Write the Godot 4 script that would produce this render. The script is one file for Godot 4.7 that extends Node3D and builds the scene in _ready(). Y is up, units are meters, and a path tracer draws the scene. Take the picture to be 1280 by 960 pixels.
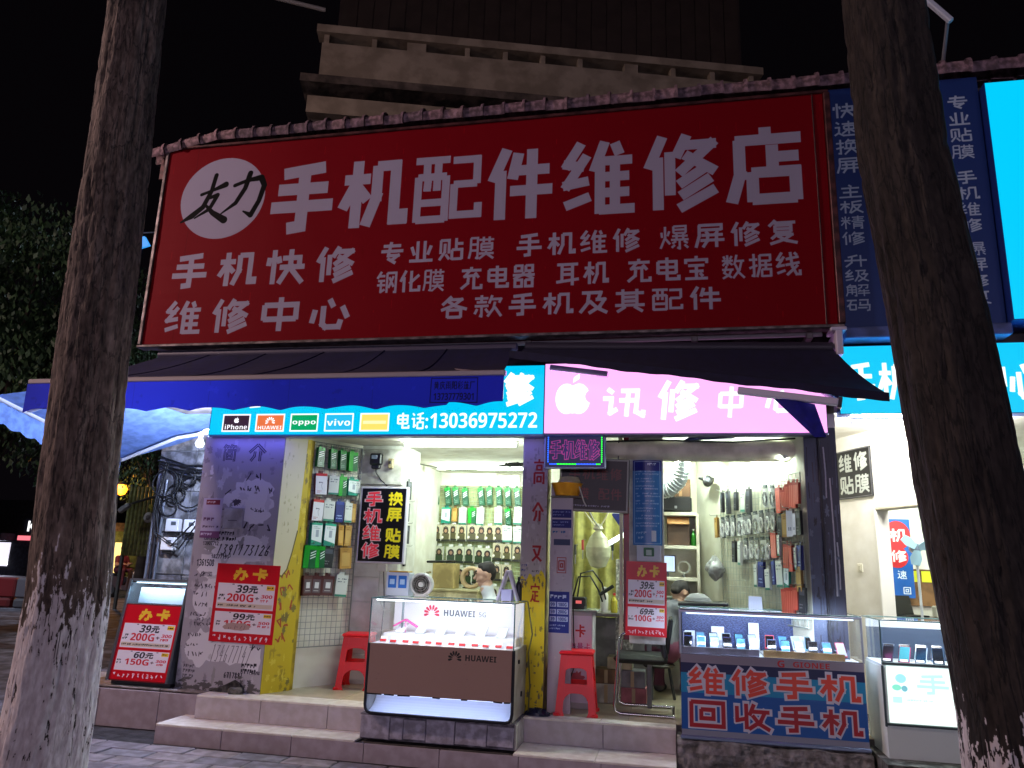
extends Node3D
# A night street corner: phone repair shops under a big red sign, two palms in front.
# x runs along the shop fronts, y up, z towards the camera; shop fronts stand at z = 0, pavement at y = 0.

const FLOOR := 0.345
var mats := {}
var used := {}
var rng := RandomNumberGenerator.new()

# ---------------------------------------------------------------- strokes of the written characters (0..100, y down)
const G := {
	"手": "20 15 80 9;14 37 86 37;5 61 95 61;51 13 51 88 32 90",
	"机": "6 30 44 30;25 6 25 94;24 34 5 68;27 42 42 58;56 14 56 55 42 92;56 14 84 14 84 86 97 86 97 74",
	"配": "4 12 52 12;20 12 20 36;36 12 36 36;8 34 48 34;8 34 8 92;48 34 48 92;8 90 48 90;10 68 46 68;22 36 21 52;35 36 35 52;58 14 92 14 92 46;60 46 92 46;60 46 60 86 95 86 95 72",
	"件": "28 6 8 46;20 34 20 95;46 12 38 44;42 34 92 34;36 60 97 60;67 8 67 95",
	"维": "26 6 8 32 30 36;34 22 8 58 36 54;6 84 38 74;58 6 44 42;52 30 52 95;72 8 78 22;52 30 94 30;54 50 90 50;54 70 90 70;52 91 97 91;72 30 72 91",
	"修": "24 6 6 44;18 32 18 95;34 26 34 78;56 6 42 32;52 18 88 18 46 52;54 30 92 52;78 48 46 66;86 60 48 80;92 74 46 95",
	"店": "50 4 50 16;12 18 94 18;16 18 16 60 5 92;58 26 58 58;58 40 90 40;32 58 32 92;32 58 86 58 86 92;32 90 86 90",
	"友": "10 28 92 22;42 6 34 50 8 92;34 50 80 46 62 74 30 94;40 58 62 80 94 94",
	"力": "10 32 86 28 82 80 72 90 58 84;46 6 44 40 10 94",
	"快": "20 6 20 95;8 26 6 46;30 24 34 40;42 28 84 28 84 52;36 52 97 52;62 6 62 46 36 94;62 54 94 94",
	"中": "10 26 10 66;10 26 90 26 90 66;10 64 90 64;50 6 50 96",
	"心": "12 44 6 78;32 34 32 82 40 90 72 90 76 72;46 16 56 36;78 36 92 66",
	"专": "16 22 84 22;8 44 94 44;46 6 36 62 76 62 52 80;34 74 66 94",
	"业": "36 10 36 88;64 10 64 88;12 32 24 66;88 30 76 66;5 90 95 90",
	"贴": "10 12 10 66;10 12 42 12 42 66;26 26 26 60 6 92;30 70 44 90;70 6 70 50;70 28 96 28;54 52 54 92;54 52 92 52 92 92;54 90 92 90",
	"膜": "10 10 10 60 4 92;10 10 36 10 36 92 28 90;10 36 36 36;10 60 36 60;42 18 97 18;58 6 58 28;80 6 80 28;50 34 50 60;50 34 90 34 90 60;50 47 90 47;50 60 90 60;42 74 97 74;70 60 66 76 42 95;72 76 96 95",
	"爆": "20 8 20 50 5 92;8 30 10 50;34 26 28 44;22 56 36 76;48 8 48 34;48 8 88 8 88 34;48 21 88 21;48 34 88 34;44 46 94 46;40 60 97 60;58 38 58 60;80 38 80 60;68 62 68 94 60 90;56 66 44 74;52 80 42 90;82 66 94 74;84 80 95 92",
	"屏": "14 10 88 10 88 30;14 28 88 28;16 10 16 50 5 94;38 34 46 46;76 34 68 46;24 48 92 48;20 68 97 68;44 48 42 70 28 94;72 48 72 95",
	"复": "28 6 8 28;20 16 90 16;26 26 26 52;26 26 76 26 76 52;26 39 76 39;26 52 76 52;38 54 14 76;32 62 78 62 54 80 10 95;34 66 60 84 94 94",
	"钢": "24 6 6 34;16 24 42 24;10 44 42 44;6 62 44 62;24 44 24 90 42 80;52 12 52 94;52 12 94 12 94 92 84 92;82 26 60 74;62 30 84 70",
	"化": "30 6 6 50;22 34 22 95;92 26 48 60;56 8 56 88 94 88 94 70",
	"充": "50 4 50 16;10 18 92 18;42 20 22 42 76 38;66 28 82 48;38 48 36 70 8 92;62 46 62 90 94 90 94 76",
	"电": "14 20 14 66;14 20 84 20 84 66;14 42 84 42;14 64 84 64;49 4 49 88 94 88 94 74",
	"器": "14 8 42 8 42 30 14 30 14 8;58 8 86 8 86 30 58 30 58 8;5 46 95 46;50 34 44 46 8 62;58 46 92 62;14 66 42 66 42 92 14 92 14 66;58 66 86 66 86 92 58 92 58 66;70 36 78 42",
	"耳": "8 12 92 12;28 12 28 80;70 12 70 96;28 32 70 32;28 52 70 52;6 82 96 72",
	"宝": "50 3 50 14;10 32 10 18 90 18 90 32;20 40 80 40;24 62 76 62;8 90 92 90;50 40 50 90;64 70 74 82",
	"数": "6 28 50 28;28 6 28 46;12 10 18 22;46 10 38 22;26 30 8 46;30 30 48 44;6 62 52 62;24 48 14 74 44 92;44 62 34 82 8 95;66 6 56 44;60 30 96 30;86 30 76 64 50 95;60 44 74 74 96 95",
	"据": "6 28 38 28;24 6 24 90 14 88;6 60 38 50;48 12 90 12 90 34;48 34 90 34;48 12 48 56 36 94;52 50 96 50;72 36 72 66;56 66 56 94;56 66 92 66 92 94;56 92 92 92",
	"线": "26 6 8 32 30 36;34 22 8 58 36 54;6 84 38 74;42 32 92 24;40 54 95 46;60 6 66 60 82 90 96 90 96 74;88 56 44 92;76 8 86 18",
	"各": "40 5 10 40;34 18 76 18 50 42 6 62;30 26 56 46 94 60;28 62 28 94;28 62 74 62 74 94;28 92 74 92",
	"款": "6 18 50 18;28 5 28 34;12 34 46 34;6 50 52 50;29 50 29 92 22 90;14 62 6 82;42 62 52 78;64 6 54 40;62 22 94 22 88 38;74 34 70 60 50 94;74 56 96 94",
	"及": "14 12 74 12 66 40;36 12 32 54 8 92;58 40 86 40 70 70 36 95;38 46 62 74 94 94",
	"其": "6 20 94 20;28 5 28 68;72 5 72 68;28 36 72 36;28 52 72 52;4 68 96 68;36 74 10 94;64 74 90 94",
	"速": "12 10 24 22;6 42 24 42 22 74 4 90;22 78 40 92 97 92;36 22 94 22;64 6 64 84;44 34 44 54;44 34 86 34 86 54;44 54 86 54;62 56 36 80;66 56 94 78",
	"换": "6 28 38 28;24 6 24 90 14 88;6 60 38 50;60 5 44 28;56 16 82 16 74 30;48 30 48 58;48 30 88 30 88 58;38 60 97 60;68 32 66 64 40 95;70 62 96 95",
	"主": "44 4 56 16;14 26 86 26;20 56 80 56;5 90 95 90;50 26 50 90",
	"板": "6 30 44 30;25 6 25 94;24 34 5 68;27 42 42 58;92 10 54 16 54 50 42 94;56 38 88 38 74 66 46 94;58 44 72 72 96 94",
	"精": "4 36 42 36;22 6 22 95;8 12 14 26;38 12 32 26;20 40 4 68;26 42 40 62;48 14 96 14;52 28 92 28;46 42 97 42;72 5 72 42;54 54 54 95;54 54 88 54 88 94 80 92;54 66 88 66;54 78 88 78",
	"升": "58 8 20 22;6 46 94 46;36 18 34 62 10 94;70 8 70 95",
	"级": "26 6 8 32 30 36;34 22 8 58 36 54;6 84 38 74;46 14 84 14 76 42;58 14 56 56 42 94;68 42 92 42 78 72 54 95;58 48 74 76 96 94",
	"解": "24 5 6 26;18 16 42 16 36 28;10 28 10 66 4 92;10 28 44 28 44 92 36 90;10 46 44 46;10 64 44 64;27 28 27 80;52 12 90 12 88 36 80 36;68 12 64 30 50 42;60 46 52 62;56 56 94 56;50 74 97 74;74 44 74 95",
	"码": "4 14 42 14;22 14 16 40 4 60;14 46 14 84;14 46 38 46 38 84;14 82 38 82;52 12 86 12 84 50;56 26 54 50 92 50 90 88 80 92;46 70 82 70",
	"话": "14 8 26 20;6 38 24 38 24 84 38 72;90 6 46 16;42 36 97 36;68 14 68 58;50 58 50 94;50 58 90 58 90 94;50 92 90 92",
	"讯": "14 8 26 20;6 38 24 38 24 84 38 72;44 14 80 14 80 80 96 92 96 76;42 44 74 44;60 14 60 94",
	"办": "12 34 74 34 70 84 58 90 46 84;42 6 40 40 8 94;16 52 6 74;82 48 96 72",
	"卡": "48 4 48 46;48 22 84 22;5 48 95 48;48 48 48 96;54 58 82 74",
	"元": "22 16 78 16;6 42 94 42;38 42 34 70 8 92;62 42 62 88 94 88 94 72",
	"回": "8 10 92 10 92 94 8 94 8 10;34 36 66 36 66 68 34 68 34 36",
	"收": "14 16 14 66 38 58;38 6 38 95;58 6 46 46;52 32 97 32;86 32 74 66 44 95;54 46 70 74 97 95",
	"高": "50 3 50 13;6 15 94 15;30 26 70 26 70 42 30 42 30 26;10 54 10 95;10 54 90 54 90 92 80 92;34 68 66 68 66 86 34 86 34 68",
	"介": "50 5 5 48;50 5 95 48;36 44 34 68 16 94;66 44 66 95",
	"又": "10 16 82 16 66 58 10 94;22 30 52 70 94 94",
	"定": "50 3 50 14;10 32 10 18 90 18 90 32;20 44 82 44;50 44 50 86;50 64 82 64;28 58 24 76 6 94;24 76 44 90 95 92",
	"简": "22 4 8 24;18 14 44 14;28 16 34 24;62 4 50 24;58 14 92 14;70 16 76 24;14 30 22 38;14 40 14 95;34 34 86 34 86 92 76 92;32 48 66 48 66 84 32 84 32 48;32 66 66 66",
	"黄": "14 18 86 18;34 6 34 32;66 6 66 32;4 34 96 34;50 34 50 72;22 44 78 44 78 72 22 72 22 44;22 58 78 58;36 78 12 95;64 78 90 95",
	"庆": "50 4 50 14;12 16 94 16;16 16 16 58 5 94;26 44 94 44;58 24 56 52 26 94;60 52 94 94",
	"雨": "6 12 94 12;10 32 10 95;10 32 90 32 90 94 80 92;50 12 50 92;24 46 36 56;24 68 36 78;62 46 74 56;62 68 74 78",
	"阳": "12 10 12 95;12 10 40 10 28 42 42 62 32 74 18 72;54 12 54 92;54 12 92 12 92 92;54 50 92 50;54 90 92 90",
	"彩": "52 6 10 16;10 24 16 36;30 22 32 34;52 20 44 34;4 46 58 46;31 36 31 95;28 48 6 82;34 50 54 70;92 8 64 30;94 36 66 58;97 64 60 95",
	"蓬": "6 18 94 18;32 6 32 28;68 6 68 28;14 34 24 44;6 54 24 54 22 80 4 92;22 82 40 92 97 92;58 32 40 50;54 40 84 40 40 58;60 44 92 58;46 62 86 62;46 72 86 72;40 82 92 82;66 56 66 90",
	"厂": "14 14 94 14;18 14 18 52 6 94",
	"超": "8 22 42 22;25 6 25 44;5 44 45 44;26 44 26 84;26 62 42 62;12 56 5 92;10 76 40 92 97 92;52 12 90 12 86 46 78 46;68 12 62 34 50 50;56 56 90 56 90 80 56 80 56 56",
	"大": "6 34 94 34;50 6 46 50 8 94;52 40 94 94",
	"流": "10 10 22 20;6 34 18 44;6 92 24 62;66 4 70 14;36 18 96 18;60 20 46 40 88 36;78 28 92 46;46 50 44 70 32 94;64 50 64 92;82 50 82 88 96 88 96 76",
	"量": "24 6 76 6 76 30 24 30 24 6;24 18 76 18;4 40 96 40;22 50 78 50 78 74 22 74 22 50;22 62 78 62;50 50 50 94;16 84 84 84;4 95 96 95",
	"0": "50 5 15 30 15 70 50 95 85 70 85 30 50 5",
	"1": "35 15 55 5 50 95",
	"2": "15 25 45 5 80 25 20 92 88 90",
	"3": "18 8 75 10 42 42 80 62 60 92 15 88",
	"4": "55 5 12 62 88 60;62 35 58 95",
	"5": "80 8 30 8 25 42 70 45 78 75 20 92",
	"6": "65 5 22 50 25 88 70 90 75 58 25 55",
	"7": "12 10 85 8 42 95",
	"8": "50 48 20 25 50 5 78 25 50 48 18 74 50 95 84 72 50 48",
	"9": "78 35 45 50 22 28 50 5 78 20 70 95",
	"千": "70 6 22 18;5 44 95 44;50 16 50 96",
}


# A picture drawn in metres: x0/y1 is the world place of its upper left corner.
class Cv:
	var im: Image
	var s: float
	var ox: float
	var oy: float
	static var font: SystemFont
	static var cache := {}

	func _init(x0: float, y0: float, x1: float, y1: float, ppm: float, bg: Color):
		s = ppm * 2.0
		ox = x0
		oy = y1
		im = Image.create(int((x1 - x0) * s) / 2 * 2, int((y1 - y0) * s) / 2 * 2, false, Image.FORMAT_RGB8)
		im.fill(bg)

	func p(x: float, y: float) -> Vector2:
		return Vector2((x - ox) * s, (oy - y) * s)

	func polys(list: Array, col: Color):
		var e := PackedFloat32Array()
		var lo := 1e9
		var hi := -1e9
		for q: PackedVector2Array in list:
			for i in q.size():
				var a := q[i]
				var b := q[(i + 1) % q.size()]
				e.append(a.x)
				e.append(a.y)
				e.append(b.x)
				e.append(b.y)
				lo = minf(lo, a.y)
				hi = maxf(hi, a.y)
		var w := im.get_width()
		for y in range(maxi(0, int(lo)), mini(im.get_height(), int(hi) + 1)):
			var yc := y + 0.5
			var xs := PackedFloat32Array()
			for k in range(0, e.size(), 4):
				if (e[k + 1] <= yc) != (e[k + 3] <= yc):
					xs.append(e[k] + (yc - e[k + 1]) * (e[k + 2] - e[k]) / (e[k + 3] - e[k + 1]))
			xs.sort()
			for k in range(0, xs.size() - 1, 2):
				var a := clampi(int(ceil(xs[k] - 0.5)), 0, w)
				var b := clampi(int(ceil(xs[k + 1] - 0.5)), 0, w)
				if b > a:
					im.fill_rect(Rect2i(a, y, b - a, 1), col)

	func poly(pts: Array, col: Color):
		var q := PackedVector2Array()
		for v in pts:
			q.append(p(v[0], v[1]))
		polys([q], col)

	func rect(xa: float, ya: float, xb: float, yb: float, col: Color):
		var a := p(xa, yb)
		var b := p(xb, ya)
		im.fill_rect(Rect2i(int(a.x), int(a.y), maxi(1, int(b.x - a.x)), maxi(1, int(b.y - a.y))), col)

	func frame(xa: float, ya: float, xb: float, yb: float, t: float, col: Color):
		rect(xa, ya, xb, ya + t, col)
		rect(xa, yb - t, xb, yb, col)
		rect(xa, ya, xa + t, yb, col)
		rect(xb - t, ya, xb, yb, col)

	func disc(x: float, y: float, rx: float, ry: float, col: Color, n := 40):
		var q := PackedVector2Array()
		for i in n:
			q.append(p(x + rx * cos(TAU * i / n), y + ry * sin(TAU * i / n)))
		polys([q], col)

	func seg(a: Vector2, b: Vector2, hw: float, col: Color, ext := 0.75, ext2 := -1.0):
		var d := (b - a).normalized()
		var n := Vector2(-d.y, d.x) * hw
		a -= d * hw * ext
		b += d * hw * (ext if ext2 < 0.0 else ext2)
		polys([PackedVector2Array([a + n, b + n, b - n, a - n])], col)

	func line(pts: Array, w: float, col: Color):
		for i in pts.size() - 1:
			seg(p(pts[i][0], pts[i][1]), p(pts[i + 1][0], pts[i + 1][1]), w * s / 2.0, col)

	# a brush stroke: points [x, y, width]
	func brush(pts: Array, col: Color):
		for i in pts.size() - 1:
			var a := p(pts[i][0], pts[i][1])
			var b := p(pts[i + 1][0], pts[i + 1][1])
			var d := (b - a).normalized()
			var n := Vector2(-d.y, d.x) * s / 2.0
			polys([PackedVector2Array([a + n * pts[i][2], b + n * pts[i + 1][2], b - n * pts[i + 1][2], a - n * pts[i][2]])], col)
			disc(pts[i][0], pts[i][1], pts[i][2] * 0.5, pts[i][2] * 0.5, col, 14)
		disc(pts[-1][0], pts[-1][1], pts[-1][2] * 0.5, pts[-1][2] * 0.5, col, 14)

	# one character into the box xa..xb, yb (bottom)..yt (top); th: stroke width over the box's smaller side
	func glyph(strokes: String, xa: float, yb: float, xb: float, yt: float, th: float, col: Color, skew := 0.0, grow := 0.0):
		var list := strokes.split(";")
		var hw := th * clampf(1.22 - 0.032 * list.size(), 0.7, 1.1) * minf(xb - xa, yt - yb) * s / 2.0 + grow * s
		for st in list:
			var f := st.split_floats(" ")
			var prev := Vector2.ZERO
			for i in range(0, f.size(), 2):
				var v := p(lerpf(xa, xb, f[i] / 100.0) + skew * (1.0 - f[i + 1] / 100.0) * (yt - yb), lerpf(yt, yb, f[i + 1] / 100.0))
				if i > 0:
					seg(prev, v, hw, col, 0.15 if i == 2 and grow == 0.0 else 0.9, 0.15 if i + 2 >= f.size() and grow == 0.0 else 0.9)
				prev = v

	func text(chars: String, xa: float, yb: float, xb: float, yt: float, th: float, col: Color, gap := 0.12, grow := 0.0, skew := 0.0):
		var n := chars.length()
		var cell := (xb - xa) / (n - gap * 0.99) if n > 0 else 1.0
		for i in n:
			var ch := chars[i]
			if ch != " ":
				glyph(G[ch], xa + cell * i, yb, xa + cell * (i + 1.0 - gap), yt, th, col, skew, grow)

	func down(chars: String, xa: float, yb: float, xb: float, yt: float, th: float, col: Color, gap := 0.12, grow := 0.0):
		var n := chars.length()
		var cell := (yt - yb) / (n - gap)
		for i in n:
			if chars[i] != " ":
				glyph(G[chars[i]], xa, yt - cell * (i + 1.0 - gap), xb, yt - cell * i, th, col, 0.0, grow)

	# letters and digits fitted into the box, by the outlines of the font
	func latin(t: String, xa: float, yb: float, xb: float, yt: float, col: Color, skew := 0.0, grow := 0.0):
		if font == null:
			font = SystemFont.new()
			font.font_names = PackedStringArray(["Droid Sans"])
			font.font_weight = 700
		var ts := TextServerManager.get_primary_interface()
		var rid: RID = font.get_rids()[0]
		var total := 0.0
		for ch in t:
			if not cache.has(ch):
				var gi := ts.font_get_glyph_index(rid, 64, ch.unicode_at(0), 0)
				var d: Dictionary = ts.font_get_glyph_contours(rid, 64, gi)
				var list := []
				var start := 0
				for last in d.contours:
					var q := PackedVector2Array()
					for i in range(start, last + 1):
						q.append(Vector2(d.points[i].x, d.points[i].y))
					start = last + 1
					list.append(q)
				cache[ch] = [list, ts.font_get_glyph_advance(rid, 64, gi).x]
			total += cache[ch][1]
		var kx := (xb - xa) / total
		var ky := (yt - yb) / 47.0
		var x := 0.0
		for ch in t:
			var list := []
			for q: PackedVector2Array in cache[ch][0]:
				var r := PackedVector2Array()
				for v in q:
					r.append(p(xa + (x + v.x) * kx - skew * v.y * ky, yb - v.y * ky))
				list.append(r)
				if grow > 0.0:
					for i in r.size():
						seg(r[i], r[(i + 1) % r.size()], grow * s, col)
			polys(list, col)
			x += cache[ch][1]

	# lines of print too small to read
	func fine(xa: float, yb: float, xb: float, yt: float, rows: int, col: Color, r: RandomNumberGenerator, fill := 0.55):
		var h := (yt - yb) / rows
		for i in rows:
			var x := xa
			var y := yt - h * (i + 0.5)
			var stop := lerpf(xa, xb, r.randf_range(0.55, 1.0))
			while x < stop:
				var w := h * r.randf_range(0.3, 0.75)
				var hh := h * fill * 0.5
				if r.randf() < 0.86:
					rect(x, y - hh, minf(x + w * 0.3, xb), y + hh * r.randf_range(-0.2, 1.0), col)
					rect(x, y + hh * r.randf_range(-0.8, 0.2), minf(x + w * 0.8, xb), y + hh * r.randf_range(0.4, 1.0), col)
				x += w

	func tex() -> ImageTexture:
		im.shrink_x2()
		return ImageTexture.create_from_image(im)


# Collects faces of one mesh.
class B:
	var v := PackedVector3Array()
	var n := PackedVector3Array()
	var t := PackedVector2Array()
	var c := PackedColorArray()
	var xf := Transform3D()

	func put(a: Vector3, na: Vector3, ua: Vector2):
		v.append(xf * a)
		n.append((xf.basis * na).normalized())
		t.append(ua)

	# corners counter-clockwise seen from the front: lower left, lower right, upper right, upper left
	func quad(a: Vector3, b: Vector3, cc: Vector3, d: Vector3, uv := Rect2(0, 0, 1, 1)) -> B:
		var nn := (b - a).cross(d - a)
		if nn.length_squared() < 1e-14:
			nn = (cc - a).cross(d - a)
		if nn.length_squared() < 1e-14:
			nn = (b - a).cross(cc - a)
		nn = nn.normalized()
		var ua := Vector2(uv.position.x, uv.end.y)
		var ub := uv.end
		var uc := Vector2(uv.end.x, uv.position.y)
		var ud := uv.position
		put(a, nn, ua)
		put(cc, nn, uc)
		put(b, nn, ub)
		put(a, nn, ua)
		put(d, nn, ud)
		put(cc, nn, uc)
		return self

	func tri(a: Vector3, b: Vector3, cc: Vector3):
		var nn := (b - a).cross(cc - a).normalized()
		put(a, nn, Vector2.ZERO)
		put(cc, nn, Vector2(1, 0))
		put(b, nn, Vector2(0, 1))

	func box(o: Vector3, s: Vector3, bs := Basis.IDENTITY) -> B:
		var x := bs.x * s.x / 2.0
		var y := bs.y * s.y / 2.0
		var z := bs.z * s.z / 2.0
		quad(o - x - y + z, o + x - y + z, o + x + y + z, o - x + y + z)
		quad(o + x - y - z, o - x - y - z, o - x + y - z, o + x + y - z)
		quad(o + x - y + z, o + x - y - z, o + x + y - z, o + x + y + z)
		quad(o - x - y - z, o - x - y + z, o - x + y + z, o - x + y - z)
		quad(o - x + y + z, o + x + y + z, o + x + y - z, o - x + y - z)
		quad(o - x - y - z, o + x - y - z, o + x - y + z, o - x - y + z)
		return self

	# box by two corners
	func bb(a: Vector3, b: Vector3) -> B:
		return box((a + b) / 2.0, (b - a).abs())

	# box with chamfered edges
	func cbox(o: Vector3, s: Vector3, ch := 0.01, bs := Basis.IDENTITY) -> B:
		var h := s / 2.0
		ch = minf(ch, minf(h.x, minf(h.y, h.z)) * 0.9)
		var q := h - Vector3(ch, ch, ch)
		var at := func(sx, sy, sz, ax) -> Vector3:
			var w := Vector3(sx * (h.x if ax == 0 else q.x), sy * (h.y if ax == 1 else q.y), sz * (h.z if ax == 2 else q.z))
			return o + bs * w
		for sg in [-1, 1]:
			var f := []
			for k in [[-1, -1], [1, -1], [1, 1], [-1, 1]]:
				f.append(k)
			for ax in 3:
				var pts := []
				for k in f:
					var sv := [0, 0, 0]
					sv[ax] = sg
					sv[(ax + 1) % 3] = k[0]
					sv[(ax + 2) % 3] = k[1]
					pts.append(at.call(sv[0], sv[1], sv[2], ax))
				if sg > 0:
					quad(pts[0], pts[1], pts[2], pts[3])
				else:
					quad(pts[1], pts[0], pts[3], pts[2])
		for ax in 3:
			var a1 := (ax + 1) % 3
			var a2 := (ax + 2) % 3
			for s1 in [-1, 1]:
				for s2 in [-1, 1]:
					var lo := [0, 0, 0]
					lo[ax] = -1
					lo[a1] = s1
					lo[a2] = s2
					var hi := lo.duplicate()
					hi[ax] = 1
					var p0: Vector3 = at.call(lo[0], lo[1], lo[2], a1)
					var p1: Vector3 = at.call(hi[0], hi[1], hi[2], a1)
					var p2: Vector3 = at.call(hi[0], hi[1], hi[2], a2)
					var p3: Vector3 = at.call(lo[0], lo[1], lo[2], a2)
					if s1 * s2 > 0:
						quad(p0, p1, p2, p3)
					else:
						quad(p1, p0, p3, p2)
		for sx in [-1, 1]:
			for sy in [-1, 1]:
				for sz in [-1, 1]:
					var a: Vector3 = at.call(sx, sy, sz, 0)
					var b: Vector3 = at.call(sx, sy, sz, 1)
					var d: Vector3 = at.call(sx, sy, sz, 2)
					if sx * sy * sz > 0:
						tri(a, b, d)
					else:
						tri(b, a, d)
		return self

	func tube(path: Array, r: float, seg := 8, r2 := -1.0, cap := true) -> B:
		var up := Vector3.UP
		var rings := []
		var m := path.size()
		for i in m:
			var a: Vector3 = path[maxi(i - 1, 0)]
			var b: Vector3 = path[mini(i + 1, m - 1)]
			var d := (b - a).normalized()
			if absf(d.dot(up)) > 0.95:
				up = Vector3.RIGHT if absf(d.x) < 0.8 else Vector3.BACK
			var x := up.cross(d).normalized()
			var y := d.cross(x)
			up = y
			var rr := r if r2 < 0.0 else lerpf(r, r2, float(i) / (m - 1))
			var ring := []
			for k in seg:
				var w := x * cos(TAU * k / seg) + y * sin(TAU * k / seg)
				ring.append([path[i] + w * rr, w])
			rings.append(ring)
		for i in m - 1:
			for k in seg:
				var k2 := (k + 1) % seg
				smooth4(rings[i][k], rings[i][k2], rings[i + 1][k2], rings[i + 1][k])
		if cap:
			for e in [0, m - 1]:
				for k in range(1, seg - 1):
					if e == 0:
						tri(rings[e][0][0], rings[e][k + 1][0], rings[e][k][0])
					else:
						tri(rings[e][0][0], rings[e][k][0], rings[e][k + 1][0])
		return self

	func smooth4(a: Array, b: Array, cc: Array, d: Array, uv := Rect2(0, 0, 1, 1)):
		var ua := Vector2(uv.position.x, uv.end.y)
		var uc := Vector2(uv.end.x, uv.position.y)
		put(a[0], a[1], ua)
		put(cc[0], cc[1], uc)
		put(b[0], b[1], uv.end)
		put(a[0], a[1], ua)
		put(d[0], d[1], uv.position)
		put(cc[0], cc[1], uc)

	# profile: [radius, height] from below up
	func lathe(o: Vector3, prof: Array, seg := 20, bs := Basis.IDENTITY) -> B:
		for i in prof.size() - 1:
			var d := Vector2(prof[i + 1][0] - prof[i][0], prof[i + 1][1] - prof[i][1]).normalized()
			for k in seg:
				var c4 := []
				for e in [[i, k], [i, k + 1], [i + 1, k + 1], [i + 1, k]]:
					var a: float = -TAU * e[1] / seg
					var w := Vector3(cos(a), 0, sin(a))
					c4.append([o + bs * (w * prof[e[0]][0] + Vector3.UP * prof[e[0]][1]), bs * (w * d.y - Vector3.UP * d.x)])
				smooth4(c4[0], c4[1], c4[2], c4[3])
		return self

	# flat outline (x, y) pushed from z0 to z1, counter-clockwise
	func prism(q: PackedVector2Array, z0: float, z1: float, bs := Basis.IDENTITY, o := Vector3.ZERO) -> B:
		if Geometry2D.is_polygon_clockwise(q):
			pass
		else:
			q.reverse()
		q.reverse()
		var area := 0.0
		for i in q.size():
			var b := q[(i + 1) % q.size()]
			area += q[i].x * b.y - b.x * q[i].y
		if area < 0.0:
			q.reverse()
		var ix := Geometry2D.triangulate_polygon(q)
		for i in range(0, ix.size(), 3):
			var w := [q[ix[i]], q[ix[i + 1]], q[ix[i + 2]]]
			if (w[1] - w[0]).cross(w[2] - w[0]) < 0.0:
				w = [w[0], w[2], w[1]]
			tri(o + bs * Vector3(w[0].x, w[0].y, z1), o + bs * Vector3(w[1].x, w[1].y, z1), o + bs * Vector3(w[2].x, w[2].y, z1))
			tri(o + bs * Vector3(w[0].x, w[0].y, z0), o + bs * Vector3(w[2].x, w[2].y, z0), o + bs * Vector3(w[1].x, w[1].y, z0))
		for i in q.size():
			var a := q[i]
			var b := q[(i + 1) % q.size()]
			quad(o + bs * Vector3(a.x, a.y, z0), o + bs * Vector3(b.x, b.y, z0), o + bs * Vector3(b.x, b.y, z1), o + bs * Vector3(a.x, a.y, z1))
		return self

	func mesh() -> ArrayMesh:
		var a := []
		a.resize(Mesh.ARRAY_MAX)
		a[Mesh.ARRAY_VERTEX] = v
		a[Mesh.ARRAY_NORMAL] = n
		a[Mesh.ARRAY_TEX_UV] = t
		if c.size() == v.size():
			a[Mesh.ARRAY_COLOR] = c
		var m := ArrayMesh.new()
		m.add_surface_from_arrays(Mesh.PRIMITIVE_TRIANGLES, a)
		return m


# ---------------------------------------------------------------- nodes
func numbered(called: String) -> String:
	var k: int = used.get(called, 0)
	used[called] = k + 1
	return called if k == 0 else "%s_%03d" % [called, k]


func thing(called: String, label: String, category: String, at := Vector3.ZERO, group := "") -> Node3D:
	var o := Node3D.new()
	o.name = numbered(called)
	add_child(o)
	o.position = at
	tag(o, label, category, group)
	return o


func tag(o: Node, label: String, category: String, group := "", kind := ""):
	if label:
		o.set_meta("label", label)
	if category:
		o.set_meta("category", category)
	if group:
		o.set_meta("group", group)
	if kind:
		o.set_meta("kind", kind)


func part(parent: Node, called: String, b: B, m: Material) -> MeshInstance3D:
	return inst(parent, called, b.mesh(), m)


func inst(parent: Node, called: String, me: Mesh, m: Material) -> MeshInstance3D:
	var o := MeshInstance3D.new()
	o.mesh = me
	o.material_override = m
	o.name = numbered(called) if parent == self else called
	parent.add_child(o, true)
	return o


func one(called: String, label: String, category: String, b: B, m: Material, group := "") -> MeshInstance3D:
	var o := part(self, called, b, m)
	tag(o, label, category, group)
	return o


func setting(called: String, b: B, m: Material, label := "") -> MeshInstance3D:
	var o := part(self, called, b, m)
	tag(o, label, "", "", "structure")
	return o


# a copy of a thing, its parts and sub-parts, under the next number
func copy(o: Node3D, at: Vector3, label: String, turn := 0.0) -> Node3D:
	var r: Node3D = o.duplicate()
	r.name = numbered(String(o.name).rstrip("0123456789").trim_suffix("_"))
	add_child(r)
	r.position = at
	r.rotation.y = turn
	r.set_meta("label", label)
	return r


func nth(i: int) -> String:
	return ["first", "second", "third", "fourth", "fifth", "sixth", "seventh", "eighth", "ninth", "tenth", "eleventh", "twelfth", "thirteenth", "fourteenth", "fifteenth", "sixteenth"][i]


# ---------------------------------------------------------------- materials
func mat(col: Color, rough := 0.7, metal := 0.0) -> StandardMaterial3D:
	var key := [col, rough, metal]
	if not mats.has(key):
		var m := StandardMaterial3D.new()
		m.albedo_color = col
		m.roughness = rough
		m.metallic = metal
		mats[key] = m
	return mats[key]


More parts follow.
